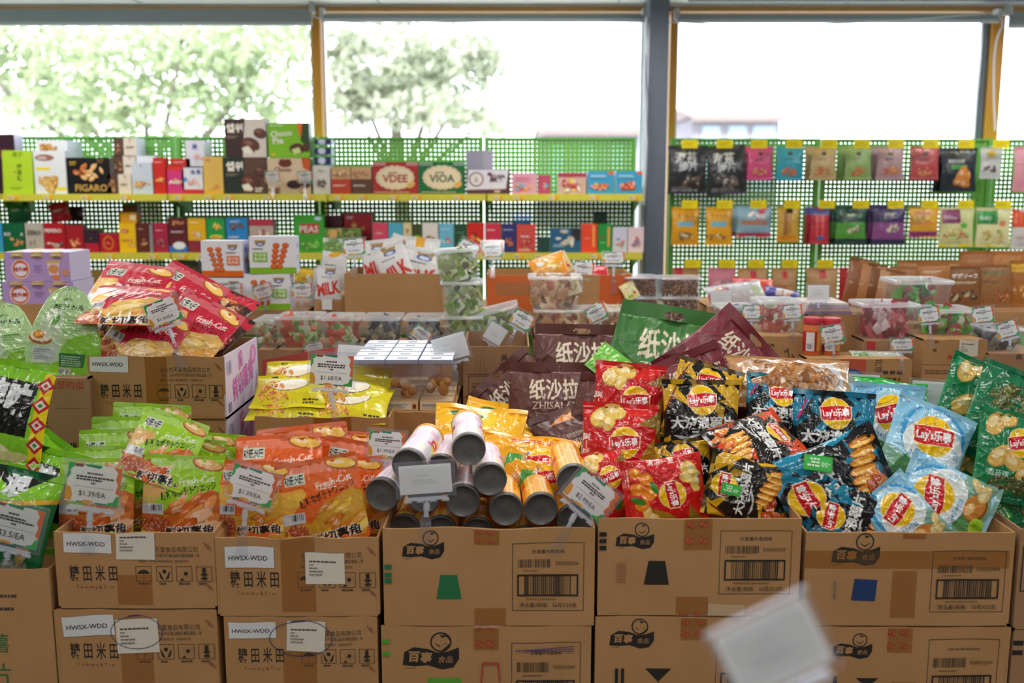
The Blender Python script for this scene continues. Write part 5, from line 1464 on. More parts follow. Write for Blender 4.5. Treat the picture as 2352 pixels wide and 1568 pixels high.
# ---------------------------------------------------------------- the middle displays
def blank(a=.5):
    return Art(a, '#b98c5e')
def case(label, x0, y0, x1, y1, Y, d, art=None, zb=None, **k):
    """Carton whose front fills a pixel rectangle; zb overrides its base height (it stands on a table or another case)."""
    cx = (x0 + x1) / 2
    w = (x1 - x0) * mpp(cx, (y0 + y1) / 2, Y)
    zt, z = at(cx, y0, Y).z, at(cx, y1, Y).z
    if zb is not None:
        z = zb
    return carton(label, art or blank(), cx, y1, Y, w, zt - z, d, z=z, **k)
INK, INK2 = '#2b241f', '#4a3a2c'
def icons(A, xs, y, s, ink=INK):
    for k, x in enumerate(xs):
        A.frame(x, y, x + s, y + s, s * .035, INK2)
        c = x + s / 2
        if k == 0:
            A.poly([(c + s * .38 * math.cos(R(i * 18)), y + s * .5 + s * .26 * math.sin(R(i * 18))) for i in range(11)], ink); A.rect(c - s * .012, y + s * .14, c + s * .012, y + s * .8, ink)
        elif k == 1:
            A.ell(c, y + s * .66, s * .13, s * .13, ink); A.poly([(x + s * .14, y + s * .7), (x + s * .22, y + s * .6), (c - s * .04, y + s * .1), (x + s * .24, y + s * .2)], ink); A.poly([(x + s * .86, y + s * .7), (x + s * .78, y + s * .6), (c + s * .04, y + s * .1), (x + s * .76, y + s * .2)], ink)
        elif k == 2:
            A.ell(c + s * .1, y + s * .52, s * .13, s * .13, ink)
            for i in range(12):
                a = R(30 * i); A.ell(c + s * (.1 + .27 * math.cos(a)), y + s * (.52 + .27 * math.sin(a)), s * .022, s * .022, INK2)
            A.poly([(x + s * .2, y + s * .08), (x + s * .36, y + s * .24), (x + s * .5, y + s * .1)], ink)
        else:
            A.rect(c - s * .11, y + s * .5, c + s * .11, y + s * .9, ink); A.poly([(c - s * .28, y + s * .5), (c + s * .28, y + s * .5), (c, y + s * .3)], ink); A.ell(c, y + s * .2, s * .2, s * .09, ink)
        A.lines(x + s * .15, y - s * .2, x + s * .85, y - s * .06, 1, INK2, k, .8)
def rice_carton(tape=False):
    A = Art(.475, '#b98c5e')
    A.text('糖 田 米 田', .235, .21, INK, w=.3, h=.108, bold=.012)
    A.text('T o m m y & T i m', .24, .115, '#6a4a30', w=.24)
    A.text('汕头市天富食品有限公司', .71, .365, INK2, w=.37, h=.038); A.text('地址：汕头市金平区潮汕路月浦街道路１号', .72, .325, INK2, w=.37, h=.026); A.text('电话：0754-00300573  58305573', .68, .288, INK2, w=.31, h=.022)
    icons(A, (.50, .63, .755, .88), .155, .1)
    for y in (.37, .1):
        A.rect(.945, y, .95, y + .05, '#8a4a34', 30); A.rect(.965, y - .012, .97, y + .038, '#8a4a34', 30)
    return A
RICE = rice_carton()
def code_label(s=1):
    A = Art(.44, '#cfd0d2'); A.text('HWSX-WDD', .47, .2, '#26272c', w=.8, bold=.02)
    return A
def info_label():
    A = Art(.84, '#d3ccc0'); A.lines(.1, .58, .9, .64, 1, '#4a4038', 5, .7)
    for i, w in enumerate((.16, .3, .44, .4)): A.lines(.1, .5 - .085 * i, .1 + w, .55 - .085 * i, 1, '#6a6054', 7 + i, .6)
    return A
CODE, INFO = code_label(), info_label()
# left: drink multipacks
def multipack(label, x0, y0, x1, y1, Y, zb):
    a = (y1 - y0) / (x1 - x0)
    cx = (x0 + x1) / 2
    w, zt = (x1 - x0) * mpp(cx, y0, Y), at(cx, y0, Y).z
    h = zt - zb
    root = thing('drink_multipack', label, 'drink multipack', (at(cx, y1, Y).x, Y, zb), group='purple drink multipacks')
    A = Art(a, '#a98cc0')
    A.ell(.24, a * .42, .14, .15, '#e0c9b8'); A.ell(.24, a * .42, .125, .135, '#c8603c'); A.ell(.24, a * .4, .105, .1, '#dcd2e0'); A.text('优乐美', .24, a * .41, '#b03a1c', w=.22, bold=.04)
    A.lines(.45, a * .3, .6, a * .6, 4, '#8a6a9c', 3, .4); A.poly([(.68, a * .2), (.82, a * .2), (.85, a * .62), (.65, a * .62)], '#d8c0c8'); A.rect(.64, a * .62, .86, a * .72, '#c8a468'); A.ell(.75, a * .42, .08, .07, '#c88a5c'); A.ell(.92, a * .3, .06, .05, '#c98a6a'); A.ell(.78, a * .14, .05, .04, '#d8783c')
    d = .2
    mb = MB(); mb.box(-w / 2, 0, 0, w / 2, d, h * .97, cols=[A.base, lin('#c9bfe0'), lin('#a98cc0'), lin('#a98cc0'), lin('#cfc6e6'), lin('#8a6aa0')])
    A.flat(mb, lambda q, l: np.stack([(q[:, 0] - .5) * w, np.full(len(q), -l), q[:, 1] / a * h * .97], 1))
    sleeve = mb.obj('carton_sleeve', M_GLOSS, parent=root)
    for i in range(3):
        for j in range(2):
            mb = MB(); x = w * (-.3 + .3 * i); y = .008 + (d - .016) * j
            mb.tube((x, y, h * .86), (x, y, h * .9), w * .085, n=16); mb.tube((x, y, h * .9), (x, y, h * .985), w * .09, n=16, col=lin('#caa764'))
            mb.box(x - w * .09, y - .012, h * .8, x + w * .09, y + .012, h * .9, lin('#c8a468'))
            mb.obj('cup_lid', M_PLASTIC, parent=sleeve)
    return root
zl = at(80, 698, 4.02).z
tb = TZ2
case('plain carton under the purple drink packs', -20, 700, 178, 760, 4.04, .4, zb=TZ2 + .001, opened=False)
zc = at(79, 700, 4.04).z + .001
zm = zc + .132
multipack('lower purple drink multipack with gold cup lids', 8, 645, 172, 700, 4.06, zc)
multipack('upper purple drink multipack with gold cup lids', 13, 577, 163, 643, 4.06, at(90, 648, 4.06).z + .004)
# skewer snack boxes
def skewer(label, x0, y0, x1, y1, Y, green, z, yaw=0, mirror=False):
    a = (y1 - y0) / (x1 - x0)
    c = '#7fb52a' if green else '#d8641c'
    A = Art(a, '#dfdfe6')
    A.rect(0, 0, 1, a * .17, c)
    f = (lambda x: 1 - x) if mirror else (lambda x: x)
    for sx, lean in ((.22, -1), (.42, .3)):
        for i in range(5):
            A.ell(f(sx + (.14 if sx < .3 else .06) * (1 - i / 4)), a * (.2 + .14 * i), .075, .06, '#a8421c'); A.ell(f(sx + (.14 if sx < .3 else .06) * (1 - i / 4)), a * (.21 + .14 * i), .062, .048, '#dd6a34')
    A.poly([(f(.64), a * .9), (f(.88), a * .9), (f(.86), a * .8), (f(.76), a * .74), (f(.66), a * .8)], '#a8834a'); A.ell(f(.76), a * .8, .09, .035, '#2f4f9a'); A.ell(f(.76), a * .8, .06, .02, '#cfd8ee')
    A.lines(min(f(.6), f(.93)), a * .66, max(f(.6), f(.93)), a * .7, 1, '#4a3a3a', 3, .6)
    A.rect(min(f(.62), f(.92)), a * .33, max(f(.62), f(.92)), a * .58, c); A.text('香汁味\n鱼肉串' if not green else '牛肉味\n鱼肉串', f(.77), a * .455, '#efeee8', w=.26)
    S = Art(.8, '#d4d6ea'); S.ell(.5, .6, .12, .06, '#3a5aa8'); S.lines(.2, .3, .8, .42, 2, c, 4, .6)
    return snack_box(label, A, x0, y0, x1, y1, Y, .085, '#cfd0e8', z=z, yaw=yaw, name='skewer_snack_box', group='white fish skewer boxes', art_side=S, top='#e4e6f4')
Yk = 4.12
zk = at(560, 712, Yk).z
solid_tray = case('shallow brown carton under the white skewer boxes', 455, 712, 712, 760, Yk - .02, .5, zb=TZ2 + .001, opened=False, mat=M_CARD2)
zk += .002
for q, g, lab, mir in [((467, 638, 563, 711), False, 'orange footed skewer box, lower front, behind a price tag', False), ((563, 629, 668, 712), True, 'green footed skewer box, lower front, with a tilted price tag', False)]:
    skewer(lab, *q, Yk, g, zk, mirror=mir)
    for i in (1, 2):
        skewer(lab.split(',')[0] + f", lower row, {['', 'second', 'third'][i]} from the front", *q, Yk + .095 * i, g, zk, mirror=mir)
zu1, zu2 = at(515, 636, Yk).z + .001, at(626, 629, Yk).z + .001
zu1 = max(zu1, at(515, 638, Yk).z + .002)
for q, g, lab, mir, z, yw in [((464, 553, 560, 636), False, 'orange footed skewer box, top front', False, zu1, -2), ((575, 543, 681, 629), True, 'green footed skewer box, top front', True, zu2, 3)]:
    skewer(lab, *q, Yk, g, z, yw, mir)
    for i in (1, 2):
        skewer(lab.replace('top front', '') + f"upper row, {['', 'second', 'third'][i]} from the front", *q, Yk + .1 * i, g, z, yw, mir)
# white pouches in the tall plain carton
Yw = 4.06
case('tall plain brown carton holding white milk candy pouches', 792, 628, 1022, 722, Yw, .34, zb=TZ2 + .001, flap=True, bulge=.006, seed=4)
def white_pouch(label, px, py, Y, wpx, a, seed, style, roll=0, lean=12, yaw=0):
    A = Art(a, '#dcdcdc')
    if style == 'milk':
        A.poly([(.3, a * .96), (.75, a * .96), (.7, a * .82), (.35, a * .82)], '#a8834a'); A.ell(.52, a * .8, .2, .07, '#2f4f9a'); A.ell(.52, a * .8, .13, .04, '#cfd8ee'); A.lines(.2, a * .66, .8, a * .7, 1, '#5a5a5c', seed, .6)
        A.text('MILK', .5, a * .34, '#c82a22', w=.9, h=a * .36, bold=.05, rot=12)
    elif style == 'mango':
        A.poly([(0, a), (1, a), (1, a * .7), (0, a * .75)], '#5f8a3a'); A.food(.5, a * .85, .4, .1, ['#4a7a2a', '#7fa84a'], 16, .09, seed); A.ell(.5, a * .68, .26, .1, '#e0a81a', 12); A.lines(.15, a * .4, .85, a * .5, 2, '#5a4a42', seed, .6); A.lines(.2, a * .16, .6, a * .24, 1, '#4a7a3a', seed, .7)
    else:
        A.rect(.3, a * .75, .55, a, '#e0a41a'); A.ell(.8, a * .45, .16, .2, '#e8b81a', 20); A.ell(.74, a * .25, .24, .1, '#e0a818', -10); A.lines(.2, a * .4, .5, a * .7, 4, '#4a4a48', seed, .4)
    return bag('snack_pouch', label, 'snack pouch', A, px, py, Y, wpx, M=M_MATT, roll=roll, lean=lean, yaw=yaw, th=.16, nx=60, seed=seed, crease=.012, seals=(.05, .08), group='white candy pouches')
white_pouch('white pouch with red milk lettering, tilted in the plain carton', 905, 610, 4.16, 80, 1.25, 3, 'milk', roll=-22)
white_pouch('white pouch with red milk lettering, leaning along the carton', 965, 622, 4.22, 100, 1.0, 4, 'milk', roll=14)
white_pouch('white pouch with red milk lettering, upright at the back', 868, 600, 4.3, 74, 1.35, 6, 'milk', roll=-6)
white_pouch('white pouch with a lemon and a yellow band', 968, 590, 4.34, 82, 1.1, 5, 'lemon', roll=6)
white_pouch('white pouch with a yellow wedge beside the lemon pouch', 925, 592, 4.38, 80, 1.2, 9, 'milk', roll=20)
case('low plain carton under the white pouches next to the skewer boxes', 722, 690, 792, 722, 4.1, .36, zb=TZ2 + .001, opened=False)
white_pouch('white mango pouch standing before the plain carton', 768, 606, 4.3, 62, 1.9, 7, 'mango', roll=4)
white_pouch('white pouch with red milk lettering at the carton side', 756, 650, 4.16, 62, 1.3, 8, 'milk', roll=3)
white_pouch('slim white pouch next to the skewer boxes', 736, 660, 4.24, 40, 2.2, 10, 'lemon', roll=6)
goods('small white carton with a blue mark beside the plain carton', 740, 688, 763, 722, 4.08, '#d8d4d6', '#c0b8b0', z=at(750, 722, 4.08).z + .02, words=[('=', .6, .4, .3, '#3a6ab0')])
def fruit_bag(label, px, py, Y, wpx, roll=0):
    A = packet(.8, '#e0b81a', foods=[(.5, .5, .4, .3, ['#e8c81e', '#d8a010', '#e8e0d0'], 12, .16)], seed=2)
    return bag('snack_pouch', label, 'snack pouch', A, px, py, Y, wpx, M=M_FILM, roll=roll, lean=20, th=.24, nx=36, seed=3, group=None)
fruit_bag('yellow fruit pouch beyond the skewer boxes', 706, 642, 4.4, 66, 5)
# tubs of wrapped sweets
PG = [['#a8b87a', '#c8553c', '#5f8a3a', '#4a4a3c'], ['#c4c8b0', '#c8553c', '#7fa84a', '#6a5a4a'], ['#7f9a4a', '#d8dcc8', '#d8763c', '#5a5a4a']]
PD = [['#6a6a6c', '#3a3a44', '#a89a6a', '#2c2c34'], ['#3c3c48', '#8a8476', '#c9c4ac', '#2a2a30'], ['#9aa0a0', '#4a4a52', '#6a6a50', '#2c2c34']]
PL = [['#b8bc80', '#7f9c3c', '#4a5a34', '#3c4a2c'], ['#c8cab8', '#8a9a5a', '#5a8a2a', '#4a4a40'], ['#7f9a3c', '#d0d4b8', '#4a6a2a', '#3a4a2c']]
PB = [['#d0b088', '#b88a5c', '#a85a44', '#6a4a3c'], ['#d8c8a0', '#b88a6a', '#8a4a3c', '#5a4a48']]
PR = [['#b02838', '#7a1c2c', '#d8a0a8', '#5a2430'], ['#c04450', '#e0c8cc', '#8a2c3a', '#6a2a34']]
PN = [['#4aa82c', '#8a2a30', '#3a7a2c', '#2a3a24'], ['#6cc040', '#a83a40', '#c8d8b8', '#3a4a30']]
Yt = 3.62
cart_y = 803
for lab, x0, x1 in [('carton carrying the first tubs beside the pink printed carton', 590, 634), ('carton carrying the orange and green sweet tubs', 634, 826), ('carton carrying the dark sweet tubs', 828, 1012), ('carton carrying the green sweet tubs', 1014, 1066)]:
    case(lab, x0, cart_y, x1, 880, Yt - .02, .3, zb=TZ1 + .001, seed=int(x0), mat=M_CARD2, opened=False)
zt_ = at(800, cart_y, Yt - .02).z + .002
def tubs(lab, x0, x1, y0, pal, inside, yaw=0, roll=0, n=16, Y=Yt, y1=808, z=None, **k):
    cx = (x0 + x1) / 2
    zz = zt_ if z is None else z
    h = (at(cx, y0, Y).z - zz) / mpp(cx, y0, Y)
    return plastic_tub(lab, cx, y1, Y, x1 - x0, h, pal, n, z=zz, yaw=yaw, roll=roll, inside=inside, d=.17, **k)
tubs('clear tub of orange sweets half hidden by the pink printed carton', 585, 629, 735, PG[1:], 'tub half hidden by the pink printed carton', n=8)
tubs('clear tub of orange and green sweets, first in full view', 634, 733, 728, PG, 'first tub of orange and green sweets')
tubs('clear tub of orange and green sweets, next to the dark sweet tubs', 740, 826, 730, PG, 'second tub of orange and green sweets')
tubs('clear tub of dark wrapped sweets, nearer the orange sweets', 834, 918, 730, PD, 'first tub of dark sweets')
tubs('clear tub of dark wrapped sweets with a tag turned on its corner', 928, 1010, 731, PD, 'second tub of dark sweets')
tubs('clear tub of green sweets under two stacked tubs', 1016, 1108, 727, PL, 'tub under two stacked tubs')
Y2 = 3.58
plastic_tub('tilted clear tub of green sweets behind the white backed tag', 1155, 800, 3.66, 108, 92, PL, 16, roll=-14, yaw=0, d=.16, inside='tilted tub of green sweets')
zs = at(1060, 727, Yt).z + .004
plastic_tub('clear tub of green sweets, lower of two stacked', 1060, 724, Yt + .02, 92, 76, PL, 15, z=zs, d=.16, inside='lower stacked tub of green sweets')
plastic_tub('clear tub of green and grey sweets, upper of two stacked', 1052, 652, Yt + .02, 96, 74, PL, 15, z=zs + 77 * mpp(1060, 690, Yt), d=.16, roll=-4, inside='upper stacked tub of green sweets')
# big carton with printed picture and thin drawing, in front of the green tubs
A = Art(.95, '#a67c52'); A.frame(.08, .0, .6, .5, .008, INK2); A.lines(.14, .08, .55, .42, 7, INK2, 3, .35); A.rect(.06, .52, .4, .53, INK2)
for x, y in ((.62, .78), (.6, .66)): A.text('典', x, y, INK, w=.1)
for i in range(3): A.rect(.2 + .06 * i, .56, .206 + .06 * i, .8, '#7a4a30', -12 + 8 * i)
case('brown carton printed with small text, behind the brown gift pouches', 1064, 795, 1216, 940, 3.28, .36, A, zb=TZ1 + .001, seed=8, mat=M_CARD2)
# orange printed carton and what stands in it
A = Art(.25, '#b98c5e'); A.rect(0, 0, .32, .25, '#c8612a'); A.rect(.78, 0, 1, .25, '#c25a24'); A.rect(.06, .1, .3, .2, '#a8683c')
case('wide carton with orange ends holding corn snacks', 1118, 630, 1450, 716, 4.12, .3, A, zb=TZ2 + .001, seed=9)
A = packet(.8, '#e8981a', foods=[(.5, .5, .4, .3, ['#f0a81c', '#e8c86a', '#e0e0d8'], 16, .11)], seed=3)
bag('snack_pouch', 'orange mesh snack bag sticking out of the orange ended carton', 'snack pouch', A, 1262, 618, 4.26, 86, M=M_FILM, roll=-20, lean=25, th=.3, nx=40, seed=4)
def corn(label, px, py, Y, wpx, roll, seed, a=1.15):
    A = packet(a, '#dfd49a', foods=[(.5, .5, .3, .2, ['#c8bc7a', '#e8e4c4', '#b8a050'], 8, .1)], ovals=[(.4, .2, .2, .1, '#9ab83a'), (.75, .3, .1, .1, '#c83a2a')], words=[('=', .5, .7, .4, '#6a6a8a')], seed=seed)
    return bag('snack_pouch', label, 'snack pouch', A, px, py, Y, wpx, M=M_MATT, roll=roll, lean=12, th=.14, nx=40, seed=seed, group=None)
corn('cream triangular pouch standing up beside the orange mesh bag', 1290, 606, 4.3, 44, -30, 5)
corn('cream pouch hanging over the orange carton edge', 1446, 668, 4.1, 36, -28, 6)
A = packet(.7, '#c8202c', foods=[(.3, .3, .3, .15, ['#d8c88a', '#c8b87a'], 5, .16)], seed=3)
bag('snack_pouch', 'red topped pouch lying in the orange ended carton', 'snack pouch', A, 1366, 632, 4.24, 70, M=M_FILM, roll=-10, lean=40, th=.3, nx=36, seed=8)
zb2 = at(1330, 778, 3.7).z
case('low carton under the beige sweet tubs', 1226, 780, 1452, 830, 3.68, .34, zb=TZ1 + .001, opened=False, mat=M_CARD2)
zq = at(1339, 780, 3.68).z + .002
def beige(lab, x0, x1, y0, inside, Y=3.72, z=None, n=16):
    zz = zq if z is None else z
    h = (at((x0 + x1) / 2, y0, Y).z - zz) / mpp(x0, y0, Y)
    return plastic_tub(lab, (x0 + x1) / 2, 775, Y, x1 - x0, h, PB, n, z=zz, d=.17, inside=inside)
beige('clear tub of beige biscuits under the tall beige tub', 1228, 1338, 712, 'tub under the tall beige tub')
beige('clear tub of beige biscuits behind the green gift pouch', 1342, 1450, 711, 'tub behind the green gift pouch')
beige('tall clear tub of beige sticks before the orange carton', 1216, 1334, 636, 'tall tub of beige sticks', 3.74, at(1275, 712, 3.72).z + .004, 20)
# pecan boxes
Yp = 4.1
NUTC = ['#7a4a34', '#8f5a40', '#5e3626', '#a06a4c', '#6a3e2c']
for lab, x0, x1, y0, y1 in [('clear box of shelled nuts, lower, next to the cream pouch', 1440, 1512, 682, 712), ('clear box of shelled nuts, lower, further along', 1517, 1608, 682, 714), ('clear box of shelled nuts, upper, next to the cream pouch', 1436, 1511, 636, 682), ('clear box of shelled nuts, upper, further along', 1516, 1610, 638, 682)]:
    zz = TZ2 + .004 if y1 > 700 else at(1520, 682, Yp).z
    h = (at(x0, y0, Yp).z - zz) / mpp(x0, y0, Yp)
    plastic_tub(lab, (x0 + x1) / 2, y1, Yp, x1 - x0, h, None, 0, z=zz, d=.15, taper=.97, group='clear nut boxes', stuff=('shelled_nuts', 'brown shelled nuts filling the ' + lab.split('clear ')[1], NUTC, 420, .009))
# right: bags between the tiers
A = packet(.5, '#c8c8cc', bands=[(.0, .2, .25, .6, '#c84a6a')], foods=[(.3, .5, .2, .1, ['#d89a5a', '#c87a8a'], 6, .1)], ovals=[(.85, .4, .1, .1, '#b8c8a8')], seed=5)
case('low carton under the silvery bags beside the nut boxes', 1622, 704, 1846, 735, 4.12, .34, zb=TZ2 + .001, opened=False)
zz = at(1700, 704, 4.12).z
bag('snack_pouch', 'silvery white bag lying beside the nut boxes', 'snack pouch', A, 1690, 676, 4.24, 140, M=M_CLEARBAG, roll=-10, lean=48, th=.34, nx=60, seed=9)
A = packet(.4, '#3a3a9a', bands=[(.3, .2, .7, .8, '#d8d4dc')], foods=[(.6, .5, .2, .1, ['#c88a4a', '#e8c8a0'], 5, .09)], seed=6)
bag('snack_pouch', 'deep blue and white bag lying beyond the silvery bag', 'snack pouch', A, 1796, 676, 4.26, 84, M=M_FILM, roll=14, lean=40, th=.34, nx=50, seed=2)
A = packet(.5, '#d84a1c', bands=[(0, 0, .4, 1, '#b8202c')], seed=7)
bag('snack_pouch', 'red and orange bag lying behind the silvery bag', 'snack pouch', A, 1730, 656, 4.46, 96, M=M_FILM, roll=4, lean=50, th=.3, nx=40, seed=3)
# pink tubs with lids, right of the silvery bags
case('carton stamped with upright digits behind the maroon gift pouch', 1735, 772, 1850, 880, 3.5, .34, (lambda A: (A.text('512508', .28, .5, INK, w=.5, rot=-90, bold=.02), A.frame(.04, .8, .1, .88, .008, INK2), A.lines(.5, .2, .85, .24, 1, INK2, 4), A.poly([(.5, .75), (.55, .6), (.62, .66), (.66, .4), (.7, .55), (.9, .3), (.69, .5), (.65, .36), (.6, .6), (.55, .56)], '#5a4436'), A)[-1])(Art(.9, '#b98c5e')), zb=TZ1 + .001, seed=11, opened=False)
PK = [['#e0dcc8', '#b84a54', '#8a3a3c', '#d8c8a8'], ['#d8d8cc', '#c86a70', '#a8b88a', '#6a4a44']]
plastic_tub('clear tub of pink rolls behind two colourful tags', 1792, 776, 3.56, 96, 74, PK, 14, z=at(1792, 772, 3.5).z + .002, d=.16, inside='tub of pink rolls')
plastic_tub('clear tub of grey sweets beside the tub of pink rolls', 1696, 776, 3.66, 84, 70, PD, 12, z=at(1696, 778, 3.64).z + .002, d=.16, inside='tub of grey sweets')
case('carton under the tub of grey sweets', 1650, 778, 1732, 850, 3.64, .22, zb=TZ1 + .001, opened=False)
# flat glossy packs and tall carton
case('plain brown carton behind the red lidded jars', 1852, 722, 1972, 820, 3.72, .3, zb=TZ1 + .001, seed=12, opened=False)
for k in range(4):
    goods(f"flat shiny pack in a pile on the plain carton, {['lowest', 'second', 'third', 'topmost'][k]} of four", 1848 + 3 * k, 722 - (.0105 * k + .0105) / mpp(1900, 722, 3.72), 1958 - 3 * k, 722 - (.0105 * k + .001) / mpp(1900, 722, 3.72), 3.72, ['#8a7a9a', '#c8a89a', '#b8a8c0', '#d0c8d0'][k], '#c9b8b0', group='flat shiny packs', depth=.2)
def jar(label, px0, px1, y0, y1, Y, z):
    m = mpp(px0, y0, Y); w = (px1 - px0) * m; h = (y1 - y0) * m
    p = at((px0 + px1) / 2, y1, Y)
    root = thing('snack_jar', label, 'snack jar', (p.x, Y + w / 2, z), group='red lidded snack jars')
    ring = lambda r, zz: np.array([(r * math.cos(2 * math.pi * i / 24), r * math.sin(2 * math.pi * i / 24), zz) for i in range(24)])
    mb = MB(); ring_loft(mb, [ring(w * .46, 0), ring(w * .48, .004), ring(w * .48, h * .78), ring(w * .42, h * .84)], col=lin('#c8622a'), cap0=True); mb.obj('jar_body', M_GLOSS, parent=root)
    mb = MB(); ring_loft(mb, [ring(w * .484, h * .1), ring(w * .486, h * .12), ring(w * .486, h * .62), ring(w * .484, h * .64)], col=lin('#b0202c'))
    A_ = Art(1, '#d8d8d8'); A_.rect(.1, 0, .5, 1, '#d4d2d2'); A_.bars(.15, .1, .45, .4, '#4a4a4a', 3, 14); A_.rect(.62, 0, .95, 1, '#c88a2c')
    def fn(q, l):
        th = R(-90) + (q[:, 0] - .5) * 2.4
        return np.stack([w * (.488 + l) * np.cos(th), w * (.488 + l) * np.sin(th), h * (.12 + .5 * q[:, 1])], 1)
    A_.flat(mb, fn, .002, .001, maxlen=.12)
    mb.obj('paper_band', M_GLOSS, parent=root)
    mb = MB(); ring_loft(mb, [ring(w * .5, h * .84), ring(w * .5, h * .97), ring(w * .47, h)], col=lin('#b8283a'), cap1=True); mb.obj('jar_lid', M_GLOSS, parent=root)
zj = at(1900, 832, 3.45).z
case('carton with a blue oval on red, under the red lidded jars', 1848, 824, 2090, 930, 3.4, .155, (lambda A: (A.rect(.32, .1, .56, .5, '#b8523c'), A.ell(.43, .24, .12, .085, '#2c4f8a'), A.ell(.43, .24, .09, .06, '#7f98c0'), A.text('北京干货', .68, .28, INK, w=.3, rot=-90), A.lines(.72, .14, .92, .34, 3, INK2, 3, .5), A)[-1])(Art(.42, '#b98c5e')), zb=TZ1 + .001, seed=13, opened=False)
zj = at(1969, 824, 3.4).z + .001
jar('red lidded jar with paper band, nearest the stamped carton', 1848, 1890, 735, 822, 3.46, zj)
jar('red lidded jar with paper band, behind the jar tag', 1892, 1934, 740, 826, 3.46, zj)
A = packet(.35, '#b8c4b4', foods=[(.5, .5, .5, .12, ['#6a9a5a', '#d8d8d0', '#a8b8a8'], 14, .08)], seed=3)
bag('snack_pouch', 'flat clear bag of green wrapped sweets before the jars', 'snack pouch', A, 2014, 816, 3.47, 120, M=M_CLEARBAG, roll=2, lean=70, th=.12, nx=60, seed=4)
# right end: red and green tubs in a long carton
A = Art(.35, '#a67c52'); A.rect(.05, .2, .2, .34, '#b0303c'); A.text('北京', .44, .26, INK, w=.1, rot=-90)
case('long carton with a red square holding the red sweet tubs', 1976, 782, 2108, 930, 3.58, .2, A, zb=TZ1 + .001, seed=14, mat=M_CARD2, opened=False)
A = Art(.9, '#b98c5e'); A.text('典', .2, .88, INK, w=.07); A.text('典', .18, .74, INK, w=.07); A.text('★', .42, .63, '#b02c3a', w=.1); A.rect(.0, .5, 1, .51, '#6a4e34'); A.lines(.05, .36, .9, .44, 2, INK2, 3, .4)
case('carton with a white paper label under the green sweet tub', 2112, 780, 2258, 930, 3.5, .27, A, zb=TZ1 + .001, seed=15, extras=[('label', .55, .64, .85, .92, INFO)], opened=False)
A = Art(.7, '#a67c52'); A.rect(.62, .2, .95, .52, '#b02a3c'); A.text('福', .72, .36, INK, w=.14, bold=.03); A.text('典', .5, .64, INK, w=.1)
case('carton with a dark red patch at the end of the row', 2262, 812, 2400, 930, 3.48, .36, A, zb=TZ1 + .001, seed=16, mat=M_CARD2, opened=False)
zr = at(2180, 780, 3.5).z + .002
plastic_tub('wide clear tub of red wrapped sweets', 2046, 780, 3.59, 126, 82, PR, 22, z=at(2045, 782, 3.58).z + .002, d=.18, inside='wide tub of red sweets', sz=.44)
plastic_tub('clear tub of green sweets with a crumpled film top', 2196, 780, 3.58, 116, 58, PN, 18, z=zr, d=.2, inside='green tub with a film top', sz=.46)
plastic_tub('big clear tub of green sweets standing at the back', 2122, 742, 3.86, 126, 98, PN, 20, z=at(2122, 742, 3.86).z, d=.2, inside='big tub of green sweets at the back', sz=.3)
case('tall case under the big green sweet tub', 2050, 744, 2190, 800, 3.8, .24, zb=TZ1 + .001, opened=False)
plastic_tub('small white lidded tub at the end of the row', 2316, 812, 3.52, 94, 50, PD, 8, z=at(2330, 812, 3.48).z + .002, d=.17, inside='small tub at the end of the row')
# kraft pouches
def kraft(label, px0, px1, y0, y1, Y, c, words=(), foods=(), bands=(), yaw=0, roll=0, lean=4, seed=1, group='brown kraft pouches', th=.14):
    a = (y1 - y0) / (px1 - px0)
    A = packet(a, c, bands, words, foods, (), seed)
    A.rect(0, a * .93, 1, a * .935, mix(c, '#000000', .3))
    return bag('snack_pouch', label, 'snack pouch', A, (px0 + px1) / 2, (y0 + y1) / 2, Y, px1 - px0, M=M_MATT, roll=roll, lean=lean, yaw=yaw, th=th, nx=60, seed=seed, crease=.01, seals=(.02, .07), group=group, prof=prof_rect(.03))
MUSH = [(.5, .28, .4, .16, ['#3a2a22', '#c8b088', '#5a4030'], 8, .16)]
case('long carton carrying the kraft pouches', 1936, 716, 2420, 760, 4.08, .4, zb=TZ2 + .001, seed=17, opened=False)
kraft('tan kraft pouch with white brush writing, half hidden by the tub', 2042, 2106, 612, 702, 4.2, '#a8703c', [('=', .5, .6, .7, '#e0d4b8'), ('ソース', .5, .72, .5, '#d8c8a8')], seed=3)
kraft('tan kraft pouch with a white mushroom mark', 2104, 2178, 604, 704, 4.22, '#b87a44', [('=', .5, .8, .6, '#e0d4b8')], [(.5, .62, .16, .08, ['#e8dcc4'], 5, .1)], seed=4)
kraft('brown kraft pouch lettered in white above mushrooms', 2180, 2250, 611, 706, 4.16, '#8a5a34', [('ポポソース', .5, .76, .86, '#eee6d6'), ('=', .5, .6, .8, '#e0d4bc')], MUSH, seed=5)
kraft('brown kraft pouch with green print and fried pieces', 2250, 2322, 608, 706, 4.18, '#9a6a3e', [('=', .5, .82, .8, '#4a6a34'), ('=', .35, .6, .4, '#6a4a2c')], [(.72, .3, .24, .2, ['#b86a34', '#9a5228'], 10, .12)], seed=6)
kraft('orange brown pouch with a yellow band at the frame edge', 2316, 2400, 598, 706, 4.2, '#a86a2e', [('=', .5, .86, .8, '#b08a1c')], [(.5, .4, .36, .2, ['#d89a4c', '#b87a34'], 10, .12)], [(0, .76, 1, .96, '#e0a81a')], seed=7)
